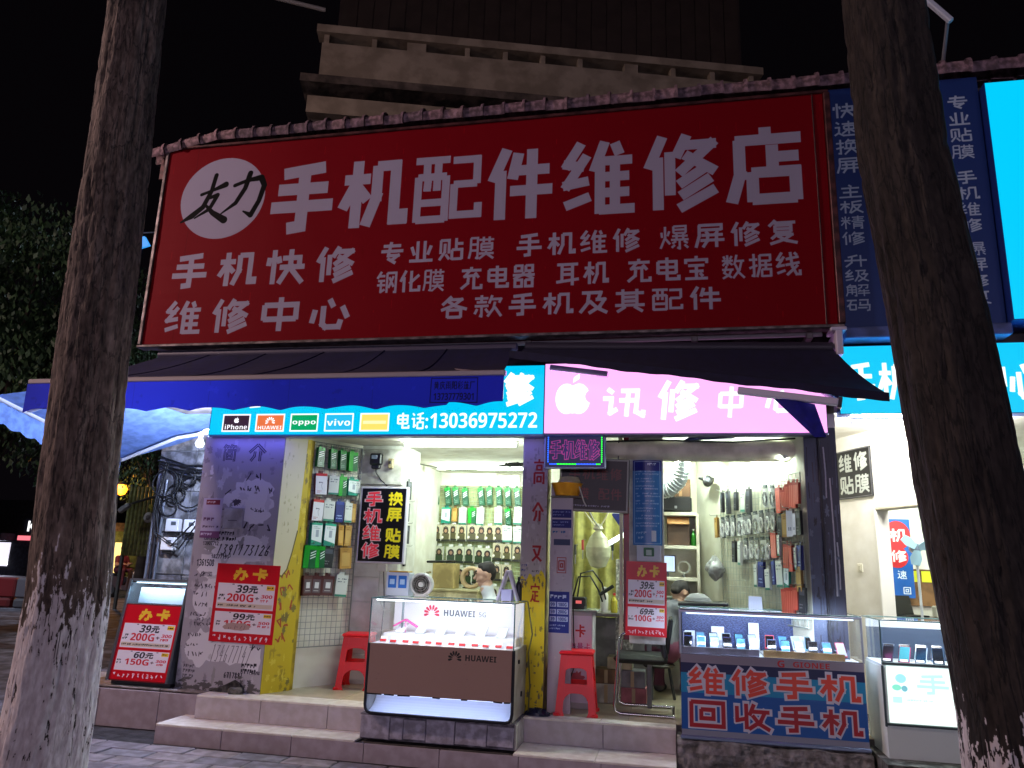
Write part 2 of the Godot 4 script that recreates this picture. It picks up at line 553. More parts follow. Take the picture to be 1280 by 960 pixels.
func noise_tex(sd: int, freq: float, a: Color, b: Color, size := 512, octaves := 5, lo := 0.3, hi := 0.7, kind := FastNoiseLite.TYPE_SIMPLEX_SMOOTH) -> NoiseTexture2D:
	var key := ["n", sd, freq, a, b, size, octaves, lo, hi, kind]
	if not mats.has(key):
		var f := FastNoiseLite.new()
		f.seed = sd
		f.frequency = freq
		f.noise_type = kind
		f.fractal_octaves = octaves
		var g := Gradient.new()
		g.offsets = PackedFloat32Array([lo, hi])
		g.colors = PackedColorArray([a, b])
		var t := NoiseTexture2D.new()
		t.width = size
		t.height = size
		t.seamless = true
		t.noise = f
		t.color_ramp = g
		mats[key] = t
	return mats[key]


# a colour with worn patches and fine grain; scale: repeats per metre
func worn(col: Color, rough := 0.75, low := 0.75, scale := 0.6, bump := 0.0, sd := 1, metal := 0.0) -> StandardMaterial3D:
	var key := ["w", col, rough, low, scale, bump, sd, metal]
	if not mats.has(key):
		var m := StandardMaterial3D.new()
		m.albedo_color = col
		m.roughness = rough
		m.metallic = metal
		m.albedo_texture = noise_tex(sd, 0.012, Color(low, low * 0.99, low * 0.97), Color.WHITE, 512, 6)
		m.uv1_triplanar = true
		m.uv1_world_triplanar = true
		m.uv1_scale = Vector3.ONE * scale
		if bump > 0.0:
			m.heightmap_enabled = true
			m.heightmap_texture = noise_tex(9, 0.03, Color.BLACK, Color.WHITE, 512, 5, 0.2, 0.8)
			m.heightmap_scale = bump
		mats[key] = m
	return mats[key]


func printed(t: Texture2D, rough := 0.6, glow := 0.0) -> StandardMaterial3D:
	var m := StandardMaterial3D.new()
	m.albedo_texture = t
	m.roughness = rough
	m.texture_repeat = false
	if glow > 0.0:
		m.albedo_color = Color(0.5, 0.5, 0.5)
		m.emission_enabled = true
		m.emission_texture = t
		m.emission_energy_multiplier = glow
	return m


func glow(col: Color, energy: float) -> StandardMaterial3D:
	var key := ["g", col, energy]
	if not mats.has(key):
		var m := StandardMaterial3D.new()
		m.albedo_color = Color(0.8, 0.8, 0.8)
		m.emission_enabled = true
		m.emission = col
		m.emission_energy_multiplier = energy
		mats[key] = m
	return mats[key]


func glass(tint := Color(0.92, 1.0, 0.98), a := 0.1) -> StandardMaterial3D:
	var key := ["glass", tint, a]
	if not mats.has(key):
		var m := StandardMaterial3D.new()
		m.albedo_color = Color(tint, a)
		m.roughness = 0.03
		m.transparency = BaseMaterial3D.TRANSPARENCY_ALPHA
		mats[key] = m
	return mats[key]


func cloth(col: Color, through: Color, rough := 0.85) -> StandardMaterial3D:
	var m := StandardMaterial3D.new()
	m.albedo_color = col
	m.roughness = rough
	m.backlight_enabled = true
	m.backlight = through
	m.albedo_texture = noise_tex(4, 0.02, Color(0.82, 0.82, 0.82), Color.WHITE, 512, 5)
	m.uv1_triplanar = true
	m.uv1_world_triplanar = true
	m.uv1_scale = Vector3.ONE * 0.8
	return m


# ---------------------------------------------------------------- lights
func area(parent: Node, called: String, at: Vector3, towards: Vector3, size: Vector2, energy: float, col := Color.WHITE):
	var l := AreaLight3D.new()
	l.name = called
	l.area_size = size
	l.area_normalize_energy = true
	l.light_energy = energy
	l.light_color = col
	l.shadow_enabled = true
	l.set("area_range", 60.0)
	parent.add_child(l, true)
	var up := Vector3.UP if absf(towards.normalized().y) < 0.9 else Vector3.BACK
	l.transform = Transform3D(Basis.looking_at(towards, up), at)


func omni(parent: Node, called: String, at: Vector3, energy: float, col: Color, size := 0.05):
	var l := OmniLight3D.new()
	l.name = called
	l.light_energy = energy
	l.light_color = col
	l.light_size = size
	l.omni_range = 60.0
	l.omni_attenuation = 2.0
	l.shadow_enabled = true
	parent.add_child(l, true)
	l.position = at


# a fluorescent fitting: batten, two end caps, tube and its light
func fluorescent(label: String, a: Vector3, b: Vector3, out: Vector3, energy: float, col := Color(0.92, 1.0, 0.95)):
	var o := thing("fluorescent_lamp", label, "lamp", (a + b) / 2.0, "fluorescent tubes in the shops")
	var c := (a + b) / 2.0
	var d := (b - a) / 2.0
	var dn := d.normalized()
	out = out.normalized()
	var side := dn.cross(out).normalized()
	part(o, "batten", B.new().cbox(-out * 0.035, Vector3(d.length() * 2.0, 0.03, 0.045), 0.006, Basis(dn, out, dn.cross(out))), mat(Color(0.86, 0.86, 0.84), 0.5))
	for e in [-1, 1]:
		part(o, "end_cap", B.new().cbox(d * e - out * 0.012, Vector3(0.02, 0.05, 0.03), 0.004, Basis(dn, out, dn.cross(out))), mat(Color(0.8, 0.8, 0.78), 0.5))
	part(o, "glowing_tube", B.new().tube([-d * 0.98, d * 0.98], 0.014, 10), glow(col, 7.0))
	# the tube shines to its front and, past the batten, to both sides
	for e in [[0.0, 0.5], [1.0, 0.3], [-1.0, 0.3]]:
		var to: Vector3 = (out * (1.0 if e[0] == 0.0 else -0.25) + side * e[0]).normalized()
		var l := AreaLight3D.new()
		l.name = "tube_light"
		l.area_size = Vector2(d.length() * 2.0, 0.028)
		l.area_normalize_energy = true
		l.light_energy = energy * e[1]
		l.light_color = col
		l.shadow_enabled = true
		o.add_child(l, true)
		l.transform = Transform3D(Basis(dn, (-to).cross(dn).normalized(), -to), to * 0.018)
	return o


func _ready():
	rng.seed = 7
	# --- camera
	var cam := Camera3D.new()
	cam.name = "camera"
	cam.fov = 53.57
	cam.near = 0.05
	cam.far = 400.0
	add_child(cam)
	cam.transform = Transform3D(Basis.from_euler(Vector3(deg_to_rad(13.36), deg_to_rad(12.12), deg_to_rad(1.92)), EULER_ORDER_YXZ), Vector3(0, 1.5, 6.45))
	cam.current = true
	# --- night sky
	var we := WorldEnvironment.new()
	we.name = "night"
	var env := Environment.new()
	env.background_mode = Environment.BG_SKY
	var sk := ProceduralSkyMaterial.new()
	sk.sky_top_color = Color(0.018, 0.013, 0.02)
	sk.sky_horizon_color = Color(0.03, 0.022, 0.034)
	sk.ground_bottom_color = Color(0.012, 0.01, 0.014)
	sk.ground_horizon_color = Color(0.03, 0.022, 0.034)
	sk.sky_curve = 0.2
	env.sky = Sky.new()
	env.sky.sky_material = sk
	env.tonemap_mode = Environment.TONE_MAPPER_LINEAR
	env.tonemap_exposure = 1.0
	env.sdfgi_enabled = true
	env.ssao_enabled = true
	env.ssil_enabled = true
	we.environment = env
	add_child(we)
	street_light()
	ground()
	shells()
	upper_building()
	roof_tiles()
	big_sign()
	blue_signs()
	lightboxes()
	awnings()
	pillars()
	steps()
	shop_left()
	shop_middle()
	shop_right()
	counter_brown()
	counter_blue()
	counter_white()
	front_things()
	palms()
	left_side()
	far_left()


# ---------------------------------------------------------------- light of the street, behind the camera
func street_light():
	# lit shop fronts across the road
	var o := thing("opposite_shop_row", "row of lit shopfronts across the road behind the viewer", "building", Vector3(5, 0, 24))
	part(o, "wall", B.new().bb(Vector3(-11, 0, 0.3), Vector3(11, 9, 6)), worn(Color(0.5, 0.47, 0.45)))
	for k in 4:
		part(o, "lit_sign", B.new().bb(Vector3(-10.4 + k * 5.3, 3.0, 0.05), Vector3(-5.6 + k * 5.3, 4.6, 0.28)), glow([Color(1.0, 0.86, 0.86), Color(0.95, 0.85, 1.0), Color(1.0, 0.9, 0.85), Color(0.9, 0.85, 1.0)][k], 2.5))
		area(o, "sign_light", Vector3(-8.0 + k * 5.3, 3.8, -0.02), Vector3(0, 0, -1), Vector2(4.8, 1.6), 17.0, [Color(0.92, 0.86, 1.0), Color(0.86, 0.84, 1.0), Color(0.95, 0.86, 0.96), Color(0.84, 0.84, 1.0)][k])
	for k in 2:
		var s := thing("street_lamp", ["tall grey street lamp on the pavement left of the viewer", "tall street lamp by the side road, left beyond the trees"][k], "street lamp", [Vector3(-12.5, 0, 5.0), Vector3(-19.5, 0, -5.0)][k])
		part(s, "pole", B.new().tube([Vector3.ZERO, Vector3(0, 7, 0), Vector3(0.3, 7.5, -0.2), Vector3(1.2, 7.6, -0.6)], 0.07, 10, 0.04), mat(Color(0.4, 0.4, 0.4), 0.5, 0.6))
		part(s, "lamp_head", B.new().cbox(Vector3(1.4, 7.62, -0.7), Vector3(0.6, 0.12, 0.25), 0.03), mat(Color(0.4, 0.4, 0.4), 0.5))
		part(s, "glowing_panel", B.new().bb(Vector3(1.15, 7.545, -0.8), Vector3(1.65, 7.555, -0.6)), glow(Color(1.0, 0.82, 0.72), 4.0))
		area(s, "lamp_light", Vector3(1.4, 7.53, -0.7), Vector3(0.75, -1, -0.15), Vector2(0.5, 0.2), [72.0, 120.0][k], [Color(1.0, 0.86, 0.84), Color(0.85, 0.9, 1.0)][k])


# ---------------------------------------------------------------- ground and paving
func ground():
	var g := B.new()
	g.quad(Vector3(-140, 0, 60), Vector3(80, 0, 60), Vector3(80, 0, -140), Vector3(-140, 0, -140))
	setting("road", g, worn(Color(0.46, 0.46, 0.5), 0.75, 0.6, 0.35, 0.4, 3))
	var p := setting("pavement", B.new().quad(Vector3(-6.6, 0.006, 3.4), Vector3(3.2, 0.006, 3.4), Vector3(3.2, 0.006, 0.1), Vector3(-6.6, 0.006, 0.1)), worn(Color(0.22, 0.21, 0.22), 0.9, 0.6, 1.0, 0.3, 3))
	var meshes := []
	for k in 4:
		meshes.append(B.new().cbox(Vector3.ZERO, Vector3(0.386, 0.03, 0.186), 0.006).mesh())
	var tones := [Color(0.56, 0.52, 0.54), Color(0.52, 0.5, 0.53), Color(0.6, 0.55, 0.56), Color(0.5, 0.47, 0.5)]
	for j in 9:
		for i in 16:
			var x := -6.3 + i * 0.4 + (0.2 if j % 2 else 0.0)
			var z := 0.68 + j * 0.2
			if x > -0.2:
				continue
			var o := inst(p, "paver", meshes[(i + j) % 4], worn(tones[rng.randi() % 4], 0.8, 0.8, 0.9, 0.1, 3))
			o.position = Vector3(x, 0.0 + rng.randf_range(-0.003, 0.003), z)
			o.rotation = Vector3(rng.randf_range(-0.008, 0.008), rng.randf_range(-0.01, 0.01), rng.randf_range(-0.008, 0.008))


# ---------------------------------------------------------------- the building's plain masses
func oblique(a: Vector3, b: Vector3, h0: float, h1: float, t: float) -> B:
	# an upright wall slab from a to b (its seen face), thickness t behind it
	var d := (b - a).normalized()
	var n := d.cross(Vector3.UP)
	var q := B.new()
	var c := (a + b) / 2.0 - n * t / 2.0
	q.box(Vector3(c.x, (h0 + h1) / 2.0, c.z), Vector3((b - a).length(), h1 - h0, t), Basis(d, Vector3.UP, n))
	return q


func shells():
	var white := worn(Color(0.87, 0.86, 0.82), 0.8, 0.94, 0.5, 0.1, 2)
	# floor slab of the shops
	setting("shop_floor", B.new().bb(Vector3(-5.3, 0.0, -3.3), Vector3(4.2, FLOOR - 0.012, 0.0)), worn(Color(0.5, 0.48, 0.45)))
	# ceilings and back walls
	setting("ceiling_left_shop", B.new().bb(Vector3(-3.7, 2.64, -3.2), Vector3(-1.0, 2.75, 0.001)), white)
	setting("ceiling_middle_shop", B.new().bb(Vector3(-0.999, 2.66, -3.2), Vector3(1.29, 2.77, 0.02)), white)
	setting("ceiling_right_shop", B.new().bb(Vector3(1.291, 2.78, -4.2), Vector3(4.2, 2.88, 0.02)), white)
	setting("back_wall_left_shop", B.new().bb(Vector3(-3.7, FLOOR, -3.25), Vector3(-1.0, 2.64, -3.1)), white)
	setting("left_wall_left_shop", oblique(Vector3(-3.46, 0, -0.255), Vector3(-3.102, 0, -0.818), FLOOR, 2.64, 0.1), white)
	setting("side_wall_left_shop", B.new().bb(Vector3(-3.1, FLOOR, -3.1), Vector3(-2.95, 2.64, -1.06)), white)
	setting("partition_wall", B.new().bb(Vector3(-1.2, FLOOR, -3.1), Vector3(-1.1, 2.64, -0.25)), white)
	setting("back_wall_middle_shop", B.new().bb(Vector3(-1.099, FLOOR, -1.98), Vector3(0.45, 2.66, -1.84)), worn(Color(0.84, 0.82, 0.73), 0.8, 0.92, 0.5, 0.1, 2))
	setting("right_wall_middle_shop", oblique(Vector3(0.25, 0, -1.824), Vector3(1.04, 0, 0), FLOOR, 2.66, 0.08), worn(Color(0.84, 0.84, 0.77), 0.8, 0.92, 0.5, 0.1, 2))
	# right shop: slanting wall with a doorway to a room behind
	var u := Vector3(0.3697, 0, 0.9292)
	var p0 := Vector3(1.948, 0, -0.3)
	var w := oblique(p0 - u * 1.35, p0 - u * 0.58, FLOOR, 2.78, 0.1)
	setting("slanting_wall_right_shop", w, white)
	setting("door_head_right_shop", oblique(p0 - u * 0.578, p0 + u * 0.3, 2.1, 2.78, 0.1), white)
	setting("door_post_right_shop", oblique(p0 + u * 0.18, p0 + u * 0.296, FLOOR, 2.098, 0.1), white)
	setting("back_room_wall", B.new().bb(Vector3(1.2, FLOOR, -3.3), Vector3(4.2, 2.78, -3.15)), white)
	setting("back_room_side_wall", B.new().bb(Vector3(4.1, FLOOR, -3.15), Vector3(4.2, 2.78, 0.0)), white)
	setting("outer_side_wall", B.new().bb(Vector3(1.14, FLOOR, -3.15), Vector3(1.2, 2.78, -1.0)), white)
	# wall above the shop fronts, behind the signs
	var dark := worn(Color(0.3, 0.28, 0.28), 0.85, 0.6, 0.5, 0.3, 5)
	setting("fascia_wall", B.new().bb(Vector3(-4.9, 2.9, -0.4), Vector3(4.2, 5.5, 0.0)), dark)
	setting("lintel_left", B.new().bb(Vector3(-4.34, 2.603, -0.3), Vector3(-3.702, 2.899, 0.0)), dark)
	setting("roof_slab", B.new().bb(Vector3(-5.3, 5.5, -6.0), Vector3(4.2, 5.56, 0.1)), dark)
	setting("end_wall", B.new().bb(Vector3(-4.3, FLOOR, -3.3), Vector3(-4.15, 5.5, -0.41)), dark)


func upper_building():
	# the storey behind and above the roof, turned 17.7 degrees, its parapet and ledges
	var o := thing("upper_storey", "beige balcony parapet with slots on the dim storey above the tiled roof", "balcony", Vector3(-4.78, 0, -2.11))
	o.rotation.y = deg_to_rad(-17.7) * -1.0 * -1.0
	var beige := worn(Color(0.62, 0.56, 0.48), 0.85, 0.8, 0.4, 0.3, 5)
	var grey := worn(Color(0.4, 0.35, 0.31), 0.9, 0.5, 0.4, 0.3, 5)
	o.rotation.y = deg_to_rad(17.7)
	part(o, "parapet", B.new().bb(Vector3(0.03, 8.05, -0.15), Vector3(6.4, 8.6, 0.0)), beige)
	part(o, "coping", B.new().bb(Vector3(-0.05, 8.74, -0.2), Vector3(6.5, 8.86, 0.05)), beige)
	for x in [0.05, 0.72, 1.22, 1.42, 2.05, 2.6, 3.15, 3.7, 4.4, 5.1, 5.7, 6.3]:
		part(o, "slot_post", B.new().bb(Vector3(x, 8.6, -0.14), Vector3(x + (0.2 if x == 1.22 or x == 4.4 else 0.07), 8.74, -0.01)), beige)
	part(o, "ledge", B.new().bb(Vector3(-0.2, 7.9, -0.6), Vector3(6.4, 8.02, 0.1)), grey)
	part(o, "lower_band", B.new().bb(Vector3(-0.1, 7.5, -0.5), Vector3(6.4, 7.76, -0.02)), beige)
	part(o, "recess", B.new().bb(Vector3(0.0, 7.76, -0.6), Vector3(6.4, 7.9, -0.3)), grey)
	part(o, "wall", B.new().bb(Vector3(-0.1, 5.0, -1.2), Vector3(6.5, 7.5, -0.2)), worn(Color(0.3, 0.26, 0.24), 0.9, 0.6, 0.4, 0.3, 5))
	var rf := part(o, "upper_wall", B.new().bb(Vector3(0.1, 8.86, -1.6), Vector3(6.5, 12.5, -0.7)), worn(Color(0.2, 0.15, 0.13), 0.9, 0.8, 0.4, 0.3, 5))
	for k in 26:
		part(rf, "board", B.new().bb(Vector3(0.15 + k * 0.243, 8.9, -0.7), Vector3(0.375 + k * 0.243, 12.4, -0.67)), worn(Color(0.21, 0.16, 0.13), 0.9, 0.85, 0.4, 0.3, 5 + k % 2))
	part(o, "drain_pipe", B.new().tube([Vector3(-0.7, 9.1, 0.2), Vector3(0.05, 9.05, 0.1)], 0.03, 8), mat(Color(0.6, 0.58, 0.55), 0.6))


func roof_tiles():
	var o := thing("tiled_roof_edge", "row of dusty pink barrel tiles along the roof above the red sign", "roof tiles", Vector3(0, 5.55, 0.1))
	# one tile: a half-round clay cap lying along the edge, with a raised collar at one end
	var b := B.new()
	var rows := [[-0.1, 0.082], [0.072, 0.086], [0.074, 0.104], [0.1, 0.106], [0.1, 0.07]]
	var n := 12
	for k in 4:
		for i in n:
			var c4 := []
			for e in [[k, i], [k + 1, i], [k + 1, i + 1], [k, i + 1]]:
				var a := lerpf(-0.6, PI + 0.6, float(e[1]) / n)
				var w := Vector3(0, sin(a), cos(a))
				c4.append([Vector3(rows[e[0]][0], 0, 0) + w * rows[e[0]][1], w])
			b.smooth4(c4[0], c4[1], c4[2], c4[3])
	var me := b.mesh()
	var tones := [Color(0.66, 0.52, 0.55), Color(0.6, 0.48, 0.52), Color(0.7, 0.56, 0.58), Color(0.56, 0.46, 0.5)]
	for i in 42:
		var x := -5.12 + i * 0.197
		var y := -0.06 + clampf((x + 5.15) / 0.75, 0.0, 1.0) * 0.13 + rng.randf_range(-0.008, 0.008)
		var t := inst(o, "tile", me, worn(tones[rng.randi() % 4], 0.8, 0.6, 2.0, 0.2, 3))
		t.position = Vector3(x, y, 0.16)
		t.rotation = Vector3(rng.randf_range(-0.02, 0.02), rng.randf_range(-0.03, 0.03), rng.randf_range(-0.03, 0.03) + (0.16 if x < -4.5 else 0.0))


# ---------------------------------------------------------------- the signs
func panel(o: Node, called: String, x0: float, y0: float, x1: float, y1: float, z: float, m: Material) -> MeshInstance3D:
	return part(o, called, B.new().quad(Vector3(x0, y0, z), Vector3(x1, y0, z), Vector3(x1, y1, z), Vector3(x0, y1, z)), m)


func big_sign():
	var o := thing("shop_sign", "huge red banner sign with white lettering and round white emblem", "sign", Vector3(0, 0, 0))
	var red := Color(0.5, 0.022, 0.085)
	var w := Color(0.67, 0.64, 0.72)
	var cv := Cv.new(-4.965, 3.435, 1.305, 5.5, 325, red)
	# seams, streaks and stains of the old banner
	cv.rect(-4.64, 3.435, -4.636, 5.5, Color(0.36, 0.03, 0.05))
	for x in [-3.1, -1.55, 0.0]:
		cv.rect(x, 3.435, x + 0.004, 5.5, Color(0.5, 0.025, 0.075))
	for k in 420:
		var x := rng.randf_range(-4.95, 1.3)
		var y := rng.randf_range(3.45, 5.5)
		cv.rect(x, y, x + rng.randf_range(0.003, 0.01), y + rng.randf_range(0.004, 0.09), [Color(0.5, 0.03, 0.085), Color(0.6, 0.04, 0.1), Color(0.47, 0.03, 0.07)][k % 3])
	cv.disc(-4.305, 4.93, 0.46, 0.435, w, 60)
	# brush-written pair of characters inside the disc
	var ink := Color(0.02, 0.02, 0.03)
	for st in [
		[[190, 332, 9], [225, 318, 8], [268, 298, 16]], [[232, 268, 12], [222, 320, 12], [200, 372, 14], [165, 402, 16], [132, 422, 5]],
		[[208, 346, 8], [244, 332, 12], [222, 378, 11], [176, 408, 4]], [[204, 362, 6], [235, 390, 14], [276, 412, 20]],
		[[298, 302, 10], [340, 285, 10], [384, 276, 17], [396, 300, 15], [384, 350, 13], [362, 396, 14], [336, 384, 4]], [[346, 262, 15], [334, 310, 13], [308, 358, 12], [264, 392, 4]]]:
		var q := []
		for e in st:
			q.append([-4.305 + (e[0] - 262) * 0.00329, 4.93 - ((e[1] - 342) + 0.075 * (e[0] - 262)) * 0.00335, e[2] * 0.0038])
		cv.brush(q, ink)
	# seven large characters
	var big := "手机配件维修店"
	var ends := [[-3.79, -3.1], [-3.05, -2.4], [-2.33, -1.66], [-1.61, -1.0], [-0.93, -0.27], [-0.2, 0.45], [0.5, 1.14]]
	for i in 7:
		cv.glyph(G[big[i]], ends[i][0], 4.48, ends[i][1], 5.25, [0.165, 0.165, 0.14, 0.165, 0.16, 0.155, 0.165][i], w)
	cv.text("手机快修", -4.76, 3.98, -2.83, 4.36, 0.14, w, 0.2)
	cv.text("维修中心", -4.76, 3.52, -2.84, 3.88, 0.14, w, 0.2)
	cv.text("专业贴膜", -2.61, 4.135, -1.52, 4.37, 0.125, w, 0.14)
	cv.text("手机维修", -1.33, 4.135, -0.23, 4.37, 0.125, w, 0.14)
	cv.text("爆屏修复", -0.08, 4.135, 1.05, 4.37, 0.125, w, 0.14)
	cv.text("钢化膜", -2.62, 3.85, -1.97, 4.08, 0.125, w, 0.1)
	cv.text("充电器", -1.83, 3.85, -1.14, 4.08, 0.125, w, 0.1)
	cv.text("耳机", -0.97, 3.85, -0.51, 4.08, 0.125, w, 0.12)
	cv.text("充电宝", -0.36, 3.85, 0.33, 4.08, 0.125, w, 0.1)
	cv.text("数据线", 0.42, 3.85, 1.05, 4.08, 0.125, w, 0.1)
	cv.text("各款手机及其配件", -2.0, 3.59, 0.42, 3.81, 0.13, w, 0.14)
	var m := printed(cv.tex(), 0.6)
	m.metallic_specular = 0.16
	var nz := FastNoiseLite.new()
	nz.seed = 6
	nz.frequency = 0.9
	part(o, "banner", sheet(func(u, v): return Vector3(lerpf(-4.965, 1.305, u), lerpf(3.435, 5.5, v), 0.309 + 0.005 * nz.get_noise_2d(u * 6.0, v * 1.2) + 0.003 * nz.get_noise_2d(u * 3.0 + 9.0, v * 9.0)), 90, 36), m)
	part(o, "backing_box", B.new().bb(Vector3(-4.96, 3.44, 0.05), Vector3(1.30, 5.495, 0.3)), mat(Color(0.35, 0.1, 0.1), 0.6))
	var fr := worn(Color(0.55, 0.5, 0.5), 0.45, 0.6, 1.0, 0.0, 3, 0.6)
	var dk := worn(Color(0.4, 0.22, 0.22), 0.45, 0.6, 1.0, 0.0, 3, 0.3)
	part(o, "frame_rail", B.new().cbox(Vector3(-1.83, 5.515, 0.27), Vector3(6.36, 0.03, 0.12), 0.006), dk)
	part(o, "frame_rail", B.new().cbox(Vector3(-1.83, 3.42, 0.27), Vector3(6.36, 0.03, 0.12), 0.006), fr)
	part(o, "frame_rail", B.new().cbox(Vector3(-4.985, 4.4675, 0.27), Vector3(0.035, 2.06, 0.12), 0.006), fr)
	part(o, "frame_rail", B.new().cbox(Vector3(1.333, 4.4675, 0.27), Vector3(0.05, 2.06, 0.14), 0.006), dk)
	part(o, "inner_strip", B.new().cbox(Vector3(1.22, 4.4675, 0.31), Vector3(0.012, 2.06, 0.012), 0.003), dk)
	part(o, "corner_flange", B.new().cbox(Vector3(-5.05, 5.35, 0.24), Vector3(0.12, 0.25, 0.02), 0.004), dk)
	# brackets and conduit below it
	var c := thing("conduit", "grey conduit and brackets slung under the red sign", "conduit", Vector3(0, 3.37, 0.2))
	part(c, "pipe", B.new().tube([Vector3(-4.7, 0.02, 0), Vector3(-1, 0.01, 0), Vector3(1.2, 0.02, 0)], 0.02, 8), mat(Color(0.5, 0.48, 0.5), 0.5))
	for x in [-4.5, -3.4, -2.3, -1.2, 0.2, 1.1]:
		part(c, "bracket", B.new().cbox(Vector3(x, 0.0, -0.08), Vector3(0.05, 0.05, 0.24), 0.005), mat(Color(0.45, 0.42, 0.42), 0.5, 0.5))


func blue_signs():
	var o := thing("narrow_blue_sign", "dim blue banner with columns of white characters behind the right palm", "sign")
	var w := Color(0.72, 0.78, 0.84)
	var cv := Cv.new(1.365, 3.42, 2.52, 5.56, 325, Color(0.06, 0.2, 0.46))
	cv.down("快速换屏", 1.385, 4.76, 1.575, 5.43, 0.12, w, 0.1)
	cv.down("主板精修", 1.385, 4.12, 1.575, 4.66, 0.12, w, 0.1)
	cv.down("升级解码", 1.385, 3.55, 1.575, 4.04, 0.12, w, 0.1)
	cv.down("专业贴膜", 2.27, 4.82, 2.44, 5.41, 0.12, w, 0.1)
	cv.down("手机维修", 2.27, 4.18, 2.44, 4.72, 0.12, w, 0.1)
	cv.down("爆屏修复", 2.27, 3.58, 2.44, 4.1, 0.12, w, 0.1)
	panel(o, "banner", 1.365, 3.42, 2.52, 5.56, 0.263, printed(cv.tex(), 0.5))
	part(o, "backing_box", B.new().bb(Vector3(1.366, 3.421, 0.03), Vector3(2.519, 5.559, 0.26)), mat(Color(0.1, 0.15, 0.3), 0.6))
	part(o, "ledge", B.new().cbox(Vector3(1.95, 3.37, 0.2), Vector3(1.19, 0.09, 0.2), 0.008), worn(Color(0.35, 0.42, 0.66), 0.5))
	var sb := thing("sign_arm", "pale metal arm above the right palm at the picture's top edge", "sign arm", Vector3(2.13, 6.03, 0.6))
	part(sb, "bar", B.new().cbox(Vector3(0, 0, 0), Vector3(0.42, 0.045, 0.05), 0.01, Basis(Vector3.BACK, -0.94)), mat(Color(0.8, 0.82, 0.86), 0.4))
	part(sb, "wall_stay", B.new().tube([Vector3(0.1, -0.14, 0), Vector3(0.16, -0.42, -0.45)], 0.015, 8), mat(Color(0.5, 0.5, 0.52), 0.4))
	# tall glowing cyan sign at the right edge
	var t := thing("glowing_tall_sign", "tall glowing cyan lightbox at the right edge of the picture", "lightbox")
	var cv2 := Cv.new(2.535, 3.42, 4.3, 5.43, 128, Color(0.0, 0.76, 0.93))
	cv2.text("手机", 2.78, 3.95, 4.1, 4.6, 0.15, Color(1, 1, 1), 0.2)
	panel(t, "glowing_face", 2.535, 3.42, 4.3, 5.43, 0.363, printed(cv2.tex(), 0.3, 1.15))
	part(t, "housing", B.new().bb(Vector3(2.53, 3.415, 0.02), Vector3(4.305, 5.435, 0.36)), mat(Color(0.1, 0.2, 0.5), 0.4))
	area(t, "sign_light", Vector3(3.41, 4.42, 0.38), Vector3(0, 0, 1), Vector2(1.76, 2.0), 2.2, Color(0.1, 0.72, 1.0))


func brand_flower(cv: Cv, cx: float, cy: float, r: float, col: Color):
	# eight petals fanned upwards
	for k in 8:
		var a := deg_to_rad(lerpf(-12, 192, k / 7.0))
		var d := Vector2(cos(a), sin(a))
		var nn := Vector2(-d.y, d.x)
		var q := []
		for e in [[0.3, 0.0], [0.62, 0.14], [0.9, 0.17], [1.0, 0.04], [0.95, -0.1], [0.6, -0.12]]:
			q.append([cx + (d.x * e[0] + nn.x * e[1]) * r, cy + (d.y * e[0] + nn.y * e[1]) * r])
		cv.poly(q, col)


func bitten_apple(cv: Cv, cx: float, cy: float, r: float, col: Color, bg: Color):
	cv.disc(cx - r * 0.34, cy, r * 0.62, r * 0.85, col)
	cv.disc(cx + r * 0.34, cy, r * 0.62, r * 0.85, col)
	cv.disc(cx, cy - 0.1 * r, r * 0.6, r * 0.72, col)
	cv.disc(cx + r * 1.02, cy + r * 0.12, r * 0.34, r * 0.36, bg)
	cv.poly([[cx, cy + r * 0.9], [cx + r * 0.05, cy + r * 1.2], [cx + r * 0.38, cy + r * 1.42], [cx + r * 0.36, cy + r * 1.12]], col)


